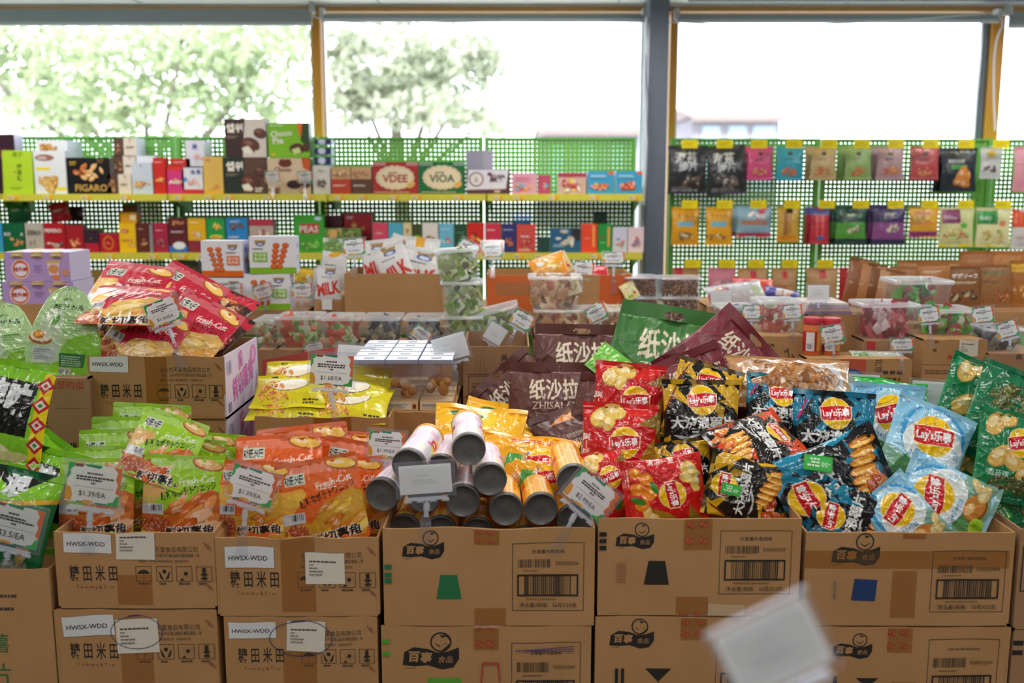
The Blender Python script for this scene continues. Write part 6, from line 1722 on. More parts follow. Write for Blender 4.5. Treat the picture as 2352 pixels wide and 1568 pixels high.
for k in range(5):
    kraft(f"brown kraft pouch seen nearly edge on, {['first', 'second', 'third', 'fourth', 'last'][k]} from the kraft bag wall", 1944 + 21 * k, 1986 + 21 * k, 592 + 7 * k, 706, 4.24 - .012 * k, ['#8a5530', '#b07a4c', '#7a4826', '#bb8a60', '#94602f'][k], [('=', .3, .5, .3, '#c8b08a')], seed=8 + k, yaw=-14, roll=9, lean=6, th=.55)
for k in range(4):
    kraft(f"tan pouch in the back row of kraft pouches, {['first', 'second', 'third', 'fourth'][k]} along", 2060 + 72 * k, 2140 + 72 * k, 598 if k < 2 else 576, 690, 4.42, ['#a8723e', '#b07a44', '#a86a34', '#b8783a'][k], [('=', .5, .8, .6, '#c89a5c')], seed=12 + k)
# second tier of the front: the red pouch carton
def rice_case(label, x0, y0, x1, y1, Y, d, zb=None, ex=(), yaw=0, **k):
    return case(label, x0, y0, x1, y1, Y, d, RICE, zb=zb, extras=ex, yaw=yaw, **k)
SIDE = Art(.45, '#cdbfd0'); SIDE.text('鲜切薯角', .5, .2, '#c86aa8', w=.62, h=.18, rot=8, bold=.02); SIDE.text('脆', .45, .36, '#c86aa8', w=.14, rot=10); SIDE.ell(.84, .34, .09, .075, '#cf7ab0'); SIDE.text('酥', .84, .34, '#e0c8dc', w=.09); SIDE.bars(.05, .3, .2, .4, '#9a9ab8', 4, 8); SIDE.rect(.06, .03, .14, .1, '#8a8498')
Yr = 2.9
wr = 312 * mpp(365, 880, Yr)
zr0 = at(365, 955, Yr).z
case('rice snack carton under the open carton of red pouches', 216, 960, 528, 1100, Yr + .01, .36, RICE, zb=TZ1 + .001, seed=22, opened=False, side=SIDE, side_col='#bfb2c6')
rice_case('open carton of red potato pouches with pink printed side', 208, 818, 522, 957, Yr, .38, ex=[('label', .02, .35, .3, .475, CODE, -2), ('tape', .42, 0, .58, .475)], seed=21, side=SIDE, side_col='#cbbdd2', zb=at(365, 960, Yr + .01).z + .001)
# stack of red pouches
def pouch(label, key, px, py, Y, wpx, roll=0, lean=10, yaw=0, th=.12, seed=1, M=M_FILM, group=None, nx=104, seals=(.03, .05), **k):
    return bag('snack_pouch', label, 'snack pouch', ART[key], px, py, Y, wpx, M=M, roll=roll, lean=lean, yaw=yaw, th=th, nx=nx, seed=seed, crease=k.pop('crease', .014), seals=seals, group=group, prof=prof_rect(.035), **k)
GR = 'red potato pouches in the pink sided carton'
pouch('red potato pouch lying on top of the heap, showing its bottom fold', 'red_potato', 290, 700, 3.0, 176, roll=6, lean=68, yaw=8, seed=2, group=GR, th=.2)
pouch('red potato pouch topmost at the back of the heap', 'red_potato', 290, 672, 3.14, 176, roll=8, lean=48, yaw=-6, seed=3, group=GR)
pouch('red potato pouch behind the price tag, tilted down to the pink side', 'red_potato', 400, 690, 3.12, 180, roll=32, lean=46, seed=4, group=GR)
pouch('red potato pouch facing front below the price tag', 'red_potato', 330, 775, 2.98, 165, roll=28, lean=30, seed=5, group=GR)
pouch('red potato pouch sliding towards the pink side, food up', 'red_potato', 440, 760, 3.02, 175, roll=30, lean=40, seed=6, group=GR)
pouch('dark skewer pouch lying along the back of the heap', 'dark_skewer', 490, 712, 3.2, 165, roll=30, lean=56, seed=7, group=GR)
pouch('dark skewer pouch wedged beside the pink side', 'dark_skewer', 480, 755, 3.12, 160, roll=32, lean=50, seed=8, group=GR)
pouch('dark skewer pouch at the front corner of the heap', 'dark_skewer', 262, 785, 2.99, 90, roll=30, lean=14, seed=9, group=GR)
pouch('dark skewer pouch behind the front corner, standing', 'dark_skewer', 300, 770, 3.08, 110, roll=34, lean=18, seed=10, group=GR)
# egg pouches on the idea carton
A = Art(1.35, '#a67c52'); A.text('有理想的蛋', .62, 1.25, '#b02c20', w=.66); A.lines(.2, .55, .5, .8, 4, INK2, 4, .35); A.rect(.5, .9, .98, .905, '#6f5236'); A.bars(.12, .18, .8, .38, INK, 6, 40)
case('carton printed with red writing under the egg pouches', 60, 868, 216, 1100, 2.86, .36, A, zb=TZ1 + .001, seed=23, mat=M_CARD2, opened=False)
def egg(label, px, py, Y, wpx, roll=0, seed=1, lean=14):
    return bag('egg_pouch', label, 'snack pouch', ART['egg'], px, py, Y, wpx, M=M_CLEARBAG, roll=roll, lean=lean, th=.2, nx=110, seed=seed, crease=.02, seals=(.03, .0), prof=prof_egg, group='clear green egg pouches', hole=(.5, .955, .022, .014))
egg('clear green egg pouch in full view beside the red pouches', 150, 760, 2.93, 176, 4, 3)
egg('clear green egg pouch half hidden by the full one', 14, 795, 3.02, 172, -6, 4)
egg('clear green egg pouch at the frame edge, furthest back', -22, 800, 3.12, 170, -14, 5)
# ---------------------------------------------------------------- yellow pouches and clear boxes
Yy = 2.92
case('open carton topped with yellow noodle snack pouches', 590, 958, 898, 1110, Yy, .3, None, zb=TZ1 + .001, seed=31, extras=[('tape', .44, 0, .72, .5)])
GY = 'yellow noodle snack pouches'
def noodle(label, px, py, wpx, Y, roll=0, lean=62, yaw=0, seed=1):
    return bag('snack_pouch', label, 'snack pouch', ART['noodle_snack'], px, py, Y, wpx, M=M_FILM, roll=roll, lean=lean, yaw=yaw, th=.2, nx=120, seed=seed, crease=.014, seals=(.09, .07), group=GY, wave=.012)
noodle('yellow noodle pouch at the bottom front with a flat lower seal', 660, 926, 172, 3.0, 2, 60, seed=2)
noodle('yellow noodle pouch second from the bottom, same pile as the flat seal', 668, 898, 172, 3.03, -2, 64, seed=3)
noodle('yellow noodle pouch at the far end of its pile by the pink side', 690, 866, 178, 3.12, -8, 62, yaw=-8, seed=4)
noodle('yellow noodle pouch lowest under the price tag clip', 808, 930, 180, 3.0, 4, 62, seed=5)
noodle('yellow noodle pouch sloping below the glary price tag', 806, 902, 178, 3.04, 12, 58, yaw=10, seed=6)
noodle('yellow noodle pouch standing behind the glary price tag', 840, 880, 120, 3.14, 6, 36, seed=7)
# dark red flap behind
A = packet(.5, '#8f2e26', bands=[(0, .0, 1, .1, '#a23a30')], seed=3); A.ell(.45, .32, .02, .02, '#3a1612')
bag('snack_pouch', 'long dull red pouch with a punched hole behind the yellow pouches', 'snack pouch', A, 700, 850, 3.24, 190, M=M_MATT, roll=-12, lean=40, th=.08, nx=70, seed=5, crease=.01, seals=(.02, .2), group=None, prof=prof_rect(.02))
# clear boxes of round biscuits
Yc = 3.06
case('carton under the small clear biscuit boxes', 884, 946, 1050, 1100, Yc - .02, .42, None, zb=TZ1 + .001, seed=33, opened=False)
zcb = at(970, 946, Yc - .02).z + .001
def clear_box(label, px0, px1, k):
    Yb = Yc + .083 * k
    w = (px1 - px0) * mpp(px0, 880, Yc) * .965
    h = at(px0, 826, Yc).z - zcb
    x = at((px0 + px1) / 2, 880, Yc).x
    root = thing('clear_biscuit_box', label, 'biscuit box', (x, Yb, zcb), group='small clear biscuit boxes')
    d = .07
    mb = MB(); mb.box(-w / 2, 0, .02, w / 2, d, h - .012); mb.obj('clear_body', M_ACRYL, parent=root)
    mb = MB(); mb.box(-w / 2 - .001, -.001, 0, w / 2 + .001, d + .001, .03, lin('#d8b88a')); A_ = Art(.3, '#d8b88a'); A_.rect(.04, .04, .8, .26, '#d8d2c4'); A_.lines(.06, .06, .76, .24, 4, '#7a7068', 3, .4); A_.rect(.84, .06, .95, .2, '#7a3020')
    A_.flat(mb, lambda q, l: np.stack([(q[:, 0] - .5) * w, np.full(len(q), -.001 - l), q[:, 1] / .3 * .03], 1), .0003)
    mb.obj('paper_base', M_PAPER, parent=root)
    mb = MB(); mb.box(-w / 2 - .001, -.002, h - .012, w / 2 + .001, d + .001, h, cols=[lin('#8f99b8'), lin('#9aa6c8'), lin('#9aa6c8'), lin('#9aa6c8'), lin('#e2e5ee'), lin('#9aa6c8')]); mb.box(-w * .16, .02, h, w * .16, .042, h + .0006, lin('#8a8c94')); mb.box(-w * .16, -.0026, h - .01, w * .16, -.002, h - .004, lin('#9a9ca4')); mb.obj('box_lid', M_PLASTIC, parent=root)
    if k == 0:
        rr = random.Random(px0)
        for i in range(9):
            bb = MB(); r = w * rr.uniform(.12, .17)
            cx, cz = rr.uniform(-.32, .32) * w, .03 + r + (h - .09) * rr.random() * .6
            n = 8
            for a in range(n):
                pass
            rings = [np.array([(r * math.sin(t) * math.cos(p), r * .55 * math.cos(t), r * math.sin(t) * math.sin(p)) for p in np.linspace(0, 6.283, 13)[:-1]]) for t in np.linspace(.1, 3.04, 7)]
            ring_loft(bb, rings, col=lin(rr.choice(['#a8743c', '#c98f4a', '#8f5c30', '#b8a48c'])))
            o = bb.obj('round_biscuit', M_PAPER, loc=(x + cx, Yb + d / 2 + rr.uniform(-.006, .006), zcb + cz))
            tag(o, f"round biscuit inside the {label.split(',')[0]}", 'biscuit', f"round biscuits inside the {label.split(',')[0]}")
for nm, a, b, n in (('behind the yellow pouches', 808, 884, 5), ('between the other two columns', 886, 960, 5), ('nearest the brown gift pouches', 963, 1040, 4)):
    for k in range(n):
        clear_box((f'front clear biscuit box of the column {nm}, showing biscuits' if k == 0 else f"{['', 'second', 'third', 'fourth', 'fifth'][k]} clear biscuit box back in the column {nm}"), a, b, k)
# ---------------------------------------------------------------- gift pouches
GS = 'large gift pouches with a handle hole'
def gift(label, key, px, py, Y, wpx, roll, lean=10, yaw=0, seed=1, th=.22, bend=0, sag=.3, taper=.16):
    return bag('gift_pouch', label, 'gift pouch', ART[key], px, py, Y, wpx, M=M_MATT, roll=roll, lean=lean, yaw=yaw, th=th, nx=170, seed=seed, crease=.016, seals=(.02, .1), hole=(.5, .93, .09, .03), prof=lambda v, a: 1 - taper * np.clip(v / a, 0, 1) - .05 * np.sin(np.pi * v / a), sag=sag, group=GS, bend=bend, wave=.014)
case('plain case hidden under the big gift pouches', 1120, 1090, 1740, 1160, 2.92, .36, None, zb=TZ1 + .001, seed=35, opened=False)
gift('brown gift pouch standing at the back with a crumpled handle hole', 'brown_salad', 1335, 862, 3.16, 256, 1, 8, seed=2)
gift('brown gift pouch fully lettered, in the middle of the heap', 'brown_salad', 1272, 942, 2.98, 240, 0, 10, seed=3)
gift('brown gift pouch lying tipped towards the printed carton', 'brown_salad', 1198, 925, 3.08, 210, -42, 12, seed=4, th=.18)
gift('brown gift pouch partly behind the red chip bags', 'brown_salad', 1402, 965, 2.92, 210, 12, 12, seed=5)
gift('brown gift pouch turned face down with an orange corner', 'brown_salad', 1318, 1010, 2.88, 180, 160, 34, seed=9, th=.16)
gift('green gift pouch leaning over with its handle hole open', 'green_salad', 1528, 872, 3.08, 372, 9, 14, seed=6, th=.2, taper=.34)
gift('maroon gift pouch tilted steeply in front of the green one', 'maroon_salad', 1662, 848, 3.0, 250, 48, 10, seed=7, th=.2)
gift('maroon gift pouch leaning the other way at the foot of the green one', 'maroon_salad', 1600, 900, 2.92, 210, -22, 12, seed=8, th=.18)
A = packet(.9, '#6ab83c', foods=[(.3, .4, .3, .3, ['#8ad05c', '#4a9a2c', '#b8e08a'], 10, .14)], words=[('★', .6, .7, .16, '#e8f4d8')], seed=4)
bag('snack_pouch', 'pale green pouch corner wedged between brown and green gift pouches', 'snack pouch', A, 1398, 835, 3.0, 84, M=M_FILM, roll=40, lean=30, th=.16, nx=60, seed=5, group=None)
# clear bag of dried food
A = packet(.52, '#b98a5a', bands=[(.2, .78, .5, .95, '#d8c01c'), (.5, .8, .66, .95, '#d87a2c')], foods=[(.45, .42, .42, .3, ['#b8783c', '#a8683c', '#d8a878', '#8f5a34', '#c8a890'], 90, .07)], ovals=[(.78, .5, .14, .18, '#d0ccd0')], seed=9)
bag('snack_pouch', 'big clear bag of brown dried strips behind the black chip bags', 'snack pouch', A, 1815, 880, 2.84, 290, M=M_CLEARBAG, roll=4, lean=48, th=.3, nx=150, seed=4, crease=.022, seals=(.03, .05), group=None)
# ---------------------------------------------------------------- chip bags
GC = {'red': 'red chip bags', 'yellow_black': 'yellow and black chip bags', 'teal_black': 'teal and black chip bags', 'light_blue': 'light blue chip bags', 'nori': 'green chip bags', 'nori_side': 'green chip bags', 'classic': 'yellow chip bags', 'family': 'yellow chip bags'}
def chips(label, key, px, py, Y, wpx, roll=0, lean=14, yaw=0, seed=1, th=.3, st=None, **k):
    return bag('chip_bag', label, 'chip bag', ART[key], px, py, Y, wpx, M=M_FOIL, roll=roll, lean=lean, yaw=yaw, th=th, nx=150, seed=seed, crease=.03, seals=(.05, .05), group=GC.get(key), wave=.022, sticker=st, **k)
chips('red chip bag at the back, against the brown gift pouches', 'red', 1442, 935, 2.74, 168, 6, 12, 4, 2)
chips('red chip bag upright in the middle with kumquats at its foot', 'red', 1420, 1032, 2.62, 176, 3, 16, -4, 3)
chips('red chip bag lying on its side at the box rim', 'red', 1525, 1125, 2.49, 156, 84, 16, 4, 4)
chips('red chip bag squeezed down behind the canister tag', 'red', 1392, 1110, 2.56, 130, -12, 18, 8, 5)
chips('yellow and black chip bag at the back, half hidden', 'yellow_black', 1612, 930, 2.78, 158, 16, 14, 0, 6)
chips('yellow and black chip bag in full view with wavy chips', 'yellow_black', 1610, 985, 2.68, 182, 1, 12, 2, 7)
chips('orange and black chip bag fallen forward over the others', 'orange_black', 1735, 1020, 2.56, 165, 72, 56, 8, 8, th=.4)
chips('yellow and black chip bag turned on its side with a green promotion tag', 'yellow_black', 1715, 1125, 2.47, 150, -76, 14, 0, 9, st=(PROMO, .45, .9, .3, 90))
chips('yellow and black chip bag deep behind the fallen orange one', 'yellow_black', 1575, 1090, 2.6, 130, -8, 14, 0, 10)
chips('teal and black chip bag at the back, crumpled', 'teal_black', 1790, 965, 2.76, 168, 8, 22, 0, 11)
chips('teal and black chip bag upright behind the light blue ones', 'teal_black', 1912, 1020, 2.64, 196, 4, 14, 0, 12)
chips('teal and black chip bag lying on its side in front, with a green promotion tag', 'teal_black', 1920, 1115, 2.47, 215, -112, 18, 0, 13, st=(PROMO, .8, .75, .3, 60))
chips('teal and black chip bag sunk at the box rim', 'teal_black', 1965, 1205, 2.42, 170, -70, 12, 0, 14, th=.16)
chips('light blue chip bag upright at the back', 'light_blue', 2040, 985, 2.7, 168, 4, 14, 0, 15)
chips('light blue chip bag tipped over with lime and potato showing', 'light_blue', 2120, 1040, 2.56, 190, 24, 22, 0, 16)
chips('light blue chip bag lying on its side at the front rim', 'light_blue', 2172, 1155, 2.46, 176, -64, 18, 0, 17)
chips('light blue chip bag peeping out behind the teal ones', 'light_blue', 1905, 945, 2.8, 130, 14, 30, 0, 18)
chips('light blue chip bag sunk low between teal and blue bags', 'light_blue', 2075, 1195, 2.42, 150, -40, 14, 0, 19)
chips('green chip bag at the back, tilted with a potato slice on it', 'nori', 2235, 940, 2.72, 180, 24, 12, 6, 20)
chips('green chip bag with ground seaweed and a promotion tag', 'nori_side', 2315, 960, 2.62, 190, 22, 14, -4, 21)
chips('green chip bag at the frame edge with stacked chips', 'nori', 2320, 1050, 2.5, 168, 10, 14, 0, 22)
chips('green chip bag deep behind the tipped light blue one', 'nori', 2230, 1060, 2.66, 160, 4, 14, 0, 23)
chips('dark green chip bag low in the corner by the far carton', 'nori_side', 2310, 1150, 2.52, 150, 60, 14, 0, 24)
chips('bright green snack bag lying flat behind the light blue ones', 'bright_green', 2048, 905, 2.82, 170, 10, 50, 0, 25, th=.2)
chips('yellow family chip bag lying behind the canisters', 'classic', 1095, 1030, 2.78, 220, 8, 50, 4, 26)
chips('yellow chip bag lying low with a blue print', 'family', 1215, 1056, 2.66, 230, 6, 50, -4, 27)
chips('yellow chip bag with a green handle slot, standing at the back', 'classic', 1150, 1040, 2.88, 235, 16, 44, 0, 28)
chips('plain yellow chip bag behind the yellow canisters', 'family', 1235, 1085, 2.62, 180, 4, 40, 0, 29)
# ---------------------------------------------------------------- canisters
for lab, px, py, r, dy, key, yaw, tilt in [
        ('pink striped canister on top of the heap', 1077, 1033, 39, .0, 'can_pink', 4, 5), ('pink striped canister upper, towards the orange pouches', 938, 1070, 40, .0, 'can_pink', -10, 6),
        ('pink striped canister half hidden under the top one', 1012, 1080, 37, .05, 'can_pink', -4, 3), ('pink striped canister below the top one', 1126, 1102, 39, .015, 'can_pink', 5, 3),
        ('pink striped canister lowest beside the orange pouches', 876, 1137, 40, .0, 'can_pink', -14, 5), ('canister right behind the white backed tag', 973, 1142, 38, .03, 'can_pink', -4, 1),
        ('purple canister in the middle of the heap', 1063, 1151, 39, .01, 'can_pink', -2, 2), ('yellow canister in the middle row', 1162, 1171, 39, .0, 'can_yellow', 2, 2),
        ('yellow canister next to the tilted tag', 1243, 1170, 39, .0, 'can_yellow', 4, 3), ('yellow canister up behind the tilted tag', 1318, 1105, 39, .02, 'can_yellow', 4, 4),
        ('canister low behind the tilted tag', 1318, 1196, 39, .02, 'can_yellow', 5, 2), ('canister in the bottom row, first by the orange pouches', 928, 1218, 37, .03, 'can_yellow', -4, 0),
        ('canister in the bottom row, second', 1012, 1222, 38, .04, 'can_yellow', -2, 0), ('canister in the bottom row, third', 1097, 1226, 38, .04, 'can_yellow', 0, 0), ('canister in the bottom row, nearest the tilted tag', 1208, 1246, 38, .03, 'can_yellow', 2, 0)]:
    canister(lab, ART[key], px, py, 2.44 + dy, r, .2, yaw, tilt)
# ---------------------------------------------------------------- lime and orange potato pouches
GL, GO = 'lime green potato pouches', 'orange potato pouches'
L = lambda label, *a, **k: pouch(label, 'lime_potato', *a, group=GL, **k)
L('lime potato pouch in front, fully in view', 420, 1140, 2.46, 184, 2, 10, 0, seed=2)
L('lime potato pouch in front behind its price tag', 222, 1142, 2.46, 172, 0, 12, 0, seed=3)
L('lime potato pouch between the two front ones', 330, 1140, 2.53, 140, 1, 10, 0, seed=4)
L('lime potato pouch second row behind the price tag', 262, 1110, 2.56, 166, -1, 12, 0, seed=5)
L('lime potato pouch second row at the strip snack side', 205, 1118, 2.6, 168, 3, 12, 0, seed=6)
L('lime potato pouch thrown on top, tilted', 375, 1030, 2.5, 160, 20, 30, 4, seed=7)
L('lime potato pouch at the back, showing its black mark', 345, 1020, 2.72, 180, 3, 10, 0, seed=8)
L('lime potato pouch third row, only its plain top showing', 300, 1050, 2.68, 180, 0, 10, 0, seed=9)
L('lime potato pouch third row beside the tilted one', 275, 1080, 2.63, 184, -2, 10, 0, seed=10)
for k, (px, py, Y, lab) in enumerate([(440, 1085, 2.58, 'nearest the front one'), (465, 1070, 2.64, 'second back'), (488, 1072, 2.69, 'third back'), (497, 1078, 2.74, 'furthest back by the plain carton')]):
    L(f'lime potato pouch leaning by the orange ones, {lab}', px, py, Y, 150, 4, 12, 0, seed=11 + k)
O = lambda label, *a, **k: pouch(label, 'orange_potato', *a, group=GO, **k)
O('orange potato pouch in front, fully in view', 740, 1150, 2.46, 190, -10, 12, 2, seed=22)
O('orange potato pouch in front behind its price tag', 580, 1145, 2.46, 168, 2, 10, 0, seed=23)
O('orange potato pouch behind the front one, fries showing', 800, 1140, 2.54, 170, -6, 12, -6, seed=24)
O('orange potato pouch second row, folded over', 640, 1100, 2.56, 200, -3, 24, 0, seed=25)
O('orange potato pouch third row with a raised corner', 700, 1085, 2.63, 210, -6, 18, 0, seed=26)
O('orange potato pouch at the back with the black mark', 690, 1095, 2.72, 190, 3, 14, 0, seed=27)
O('orange potato pouch at the back beside the canisters', 815, 1100, 2.62, 170, 10, 14, 0, seed=28)
O('orange potato pouch furthest back under the plain carton', 780, 1082, 2.76, 180, 4, 14, 0, seed=29)
# ---------------------------------------------------------------- strip snacks at the frame edge
def strip(label, key, px, py, Y, wpx, roll, lean=12, seed=1):
    return bag('chip_bag', label, 'chip bag', ART[key], px, py, Y, wpx, M=M_FOIL, roll=roll, lean=lean, th=.26, nx=150, seed=seed, crease=.02, seals=(.05, .06), group='green and black strip snack bags', wave=.02)
strip('green and black strip snack bag with diamond border, standing at the back', 'hot_strip', 20, 950, 2.56, 190, 8, 14, 2)
strip('green and black strip snack bag crossing behind the lime pouches', 'hot_strip', 120, 1150, 2.52, 180, 14, 14, 3)
strip('dark green shrimp strip bag in front at the frame edge', 'shrimp_strip', 20, 1200, 2.42, 210, 12, 16, 4)
strip('green and black strip snack bag lying in the middle', 'hot_strip', 60, 1090, 2.6, 170, 34, 20, 5)
# ---------------------------------------------------------------- front cartons
def brand(A, cx, cy_, s, bold=1.0):
    p = [(-.5, -.14), (-.47, .1), (-.3, .2), (-.05, .17), (.12, .1), (.3, .12), (.5, .2), (.5, -.02), (.4, -.18), (.2, -.22), (-.05, -.14), (-.3, -.16)]
    A.poly([(cx + x * s, cy_ + y * s) for x, y in p], '#1f1b18')
    A.text('百', cx - .3 * s, cy_ + .02 * s, '#a87e52', w=.2 * s, bold=.04, skew=.1); A.text('事', cx - .08 * s, cy_ + .01 * s, '#a87e52', w=.2 * s, bold=.04, skew=.1); A.text('食品', cx + .26 * s, cy_ - .03 * s, '#a87e52', w=.26 * s, skew=.15)
    x, y, r = cx + .18 * s, cy_ + .3 * s, .19 * s
    A.ell(x, y, r, r, '#1f1b18', 0, 26); A.ell(x, y, r * .84, r * .84, '#a87e52', 0, 26)
    A.poly([(x - r * .55, y - r * .1), (x, y - r * .42), (x + r * .55, y - r * .05), (x + r * .5, y - r * .2), (x, y - r * .6), (x - r * .5, y - r * .22)], '#1f1b18'); A.poly([(x - r * .1, y + r * .75), (x + r * .6, y + r * .6), (x + r * .1, y + r * .4)], '#1f1b18')
    A.lines(cx - .45 * s, cy_ - .2 * s, cx - .2 * s, cy_ - .17 * s, 1, INK2, 4)
def panel(A, x0, y0, x1, y1, title, number, spec, seed):
    w, h = x1 - x0, y1 - y0
    A.frame(x0, y0, x1, y1, .003, INK2)
    A.text(title, (x0 + x1) / 2, y1 - h * .13, INK, w=w * .45)
    A.bars(x0 + w * .08, y0 + h * .64, x0 + w * .55, y0 + h * .76, INK2, seed, 40); A.text(number, x0 + w * .76, y0 + h * .7, INK2, w=w * .32); A.lines(x0 + w * .16, y0 + h * .59, x0 + w * .45, y0 + h * .615, 1, INK2, seed)
    A.frame(x0 + w * .07, y0 + h * .22, x1 - w * .08, y0 + h * .54, .0075, '#1d1a17'); A.bars(x0 + w * .17, y0 + h * .235, x1 - w * .17, y0 + h * .525, '#2b2520', seed + 1, 46)
    A.lines(x0 + w * .2, y0 + h * .17, x1 - w * .2, y0 + h * .2, 1, INK2, seed + 2)
    A.text(spec, (x0 + x1) / 2, y0 + h * .09, INK, w=w * .8)
def chip_case(mark, mcol, title, number, spec, logo_xy, ls, pan, edge=None, extra=None, seed=1, a=.46):
    A = Art(a, '#b98c5e')
    brand(A, *logo_xy, ls)
    if mark:
        A.poly(mark, mcol)
    panel(A, *pan, title, number, spec, seed)
    if edge:
        for y in edge[0]:
            A.rect(0.005, y, .04, y + .022, edge[1])
    if extra:
        extra(A)
    return A
YFR = 2.35
def front(label, x0, y0, x1, y1, art, zb, Y=YFR, d=.4, **k):
    return case(label, x0, y0, x1, y1, Y, d, art, zb=zb, **k)
z2 = lambda py, px=1176, Y=YFR: at(px, py, Y).z
def low(label, x0, x1, ytop, art, **k):
    """the carton under a front carton, and one more beneath it down to the floor"""
    zt_ = z2(ytop)
    h = min(.235, zt_ / 2)
    front(label, x0, ytop, x1, 1500, art, zt_ - h, opened=False, **k)
    n = 1 if zt_ - h < .27 else 2
    hh = (zt_ - h - .002) / n
    w = (x1 - x0 - 8) * mpp((x0 + x1) / 2, 1560, YFR)
    for i in range(n):
        carton(f"{['floor level', 'second level'][i]} carton below the {label.split(' under')[0].split(' with its')[0]}", blank(.4), (x0 + x1) / 2, 1568, YFR, w, hh - .002, .4, z=.001 + i * hh, opened=False, seed=50 + i)
# C stack
trap = lambda x, y, w, h, t: [(x - w / 2, y), (x + w / 2, y), (x + t / 2, y + h), (x - t / 2, y + h)]
A = chip_case(trap(.31, .11, .12, .12, .08), '#1d6a40', '乐事薯片鲍鱼味', '320030236', '净含量/规格：56克X22包', (.19, .35), .2, (.61, .05, .95, .39), ((.26, .22, .19), '#176a44'), seed=1)
front('open carton with green trapezoid mark, holding the canisters', 881, 1212, 1366, 1432, A, z2(1436), seed=61, extras=[('tape', .43, .38, .55, .47, (.25, .75)), ('tape', .43, .0, .58, .19, (.12, .35))])
A = chip_case([(.22, .0), (.38, .0), (.38, .14), (.22, .14)], '#4f9a2c', '乐事薯片大波浪味', '320030244', '净含量/规格：56克X22包', (.235, .24), .27, (.62, -.1, .95, .32), ((.31, .25), '#4f9a2c'), extra=lambda A: (A.text('6/1', .4, .08, '#1c1a18', w=.1, skew=.3), A.poly([(.47, .1), (.48, .22), (.56, .22), (.57, .12), (.562, .12), (.552, .21), (.488, .21), (.478, .1)], '#a8442c'), [A.rect(.64 + .0, .275 + .006 * i, .92, .279 + .006 * i, '#4a3a6a', -2 + 3 * i) for i in range(3)]), seed=2)
low('closed carton with lime square mark under the canister carton', 876, 1358, 1438, A, seed=62, extras=[('tape', .44, .28, .56, .46, (.2, .7)), ('tape', .45, .0, .57, .08, None)])
# D stack
A = chip_case(trap(.29, .12, .125, .125, .082), '#211d1a', '乐事薯片金桔味', '320030237', '净含量/规格：50克X22包', (.18, .345), .19, (.6, .07, .955, .4), ((.37, .335, .3), '#1f1b18'), extra=lambda A: [A.rect(.09, .13 + .008 * i, .14, .132 + .008 * i, '#8a4a3a') for i in range(14)], seed=3)
front('open carton with black trapezoid mark, holding red and yellow chip bags', 1370, 1190, 1834, 1408, A, z2(1412), seed=63, extras=[('tape', .42, .3, .56, .47, (.3, .8)), ('tape', .39, .0, .55, .2, (.2, .5)), ('cleartape', .0, .09, .38, .125), ('label', .55, .09, .73, .16, (lambda L: L)(Art(.4, '#b89c7c')), -3)])
A = chip_case([(.25, .17), (.38, .17), (.315, .1)], '#1f1b18', '乐事薯片原切味', '320032250', '净含量/规格：56克X22包', (.18, .32), .22, (.6, -.08, .955, .34), None, extra=lambda A: (A.rect(.1, 0, .115, .17, '#1f1b18'), A.rect(.13, 0, .145, .17, '#1f1b18'), A.poly([(.315, .1), (.38, .02), (.25, .02)], '#1f1b18'), [A.ell(.72 + .03 * i, .41 - .012 * (i % 2), .025, .016, '#a8342c', 30) for i in range(4)], [A.ell(.72 + .03 * i, .41 - .012 * (i % 2), .021, .012, '#b98c5e', 30) for i in range(4)]), seed=4)
low('closed carton with black triangle mark under the red chip carton', 1366, 1830, 1416, A, seed=64, extras=[('tape', .42, .32, .55, .46, (.25, .7))])
# E stack
A = chip_case([(.23, .12), (.345, .115), (.35, .225), (.24, .23)], '#1c3566', '乐事薯片墨鱼海鲜味', '320032943', '净含量/规格：70克X22包', (.24, .345), .23, (.61, .06, .965, .37), None, extra=lambda A: [A.rect(.14, .13 + .012 * i, .155, .134 + .012 * i, '#4a5470') for i in range(8)], seed=5)
front('open carton with blue square mark, holding teal and blue chip bags', 1840, 1222, 2318, 1432, A, z2(1436), seed=65, extras=[('tape', .0, .28, .98, .37), ('tape', .42, .03, .54, .27, None), ('tape', .46, .43, .57, .46, (.5,))])
A = chip_case([(.27, .14), (.38, .14), (.325, .09)], '#1f1b18', '乐事大波浪薯片铁板鱿鱼味', '320032254', '净含量/规格：70克X22包', (.245, .28), .19, (.61, -.06, .95, .34), None, extra=lambda A: (A.poly([(.44, .12), (.46, .02), (.47, .02), (.455, .12)], '#a8442c'), A.rect(.16, 0, .18, .15, '#1f1b18')), seed=6)
low('closed carton with black wedge mark under the teal chip carton', 1838, 2318, 1440, A, seed=66, extras=[('tape', .41, .27, .53, .42, (.25, .7)), ('tape', .44, .0, .56, .22, None)])
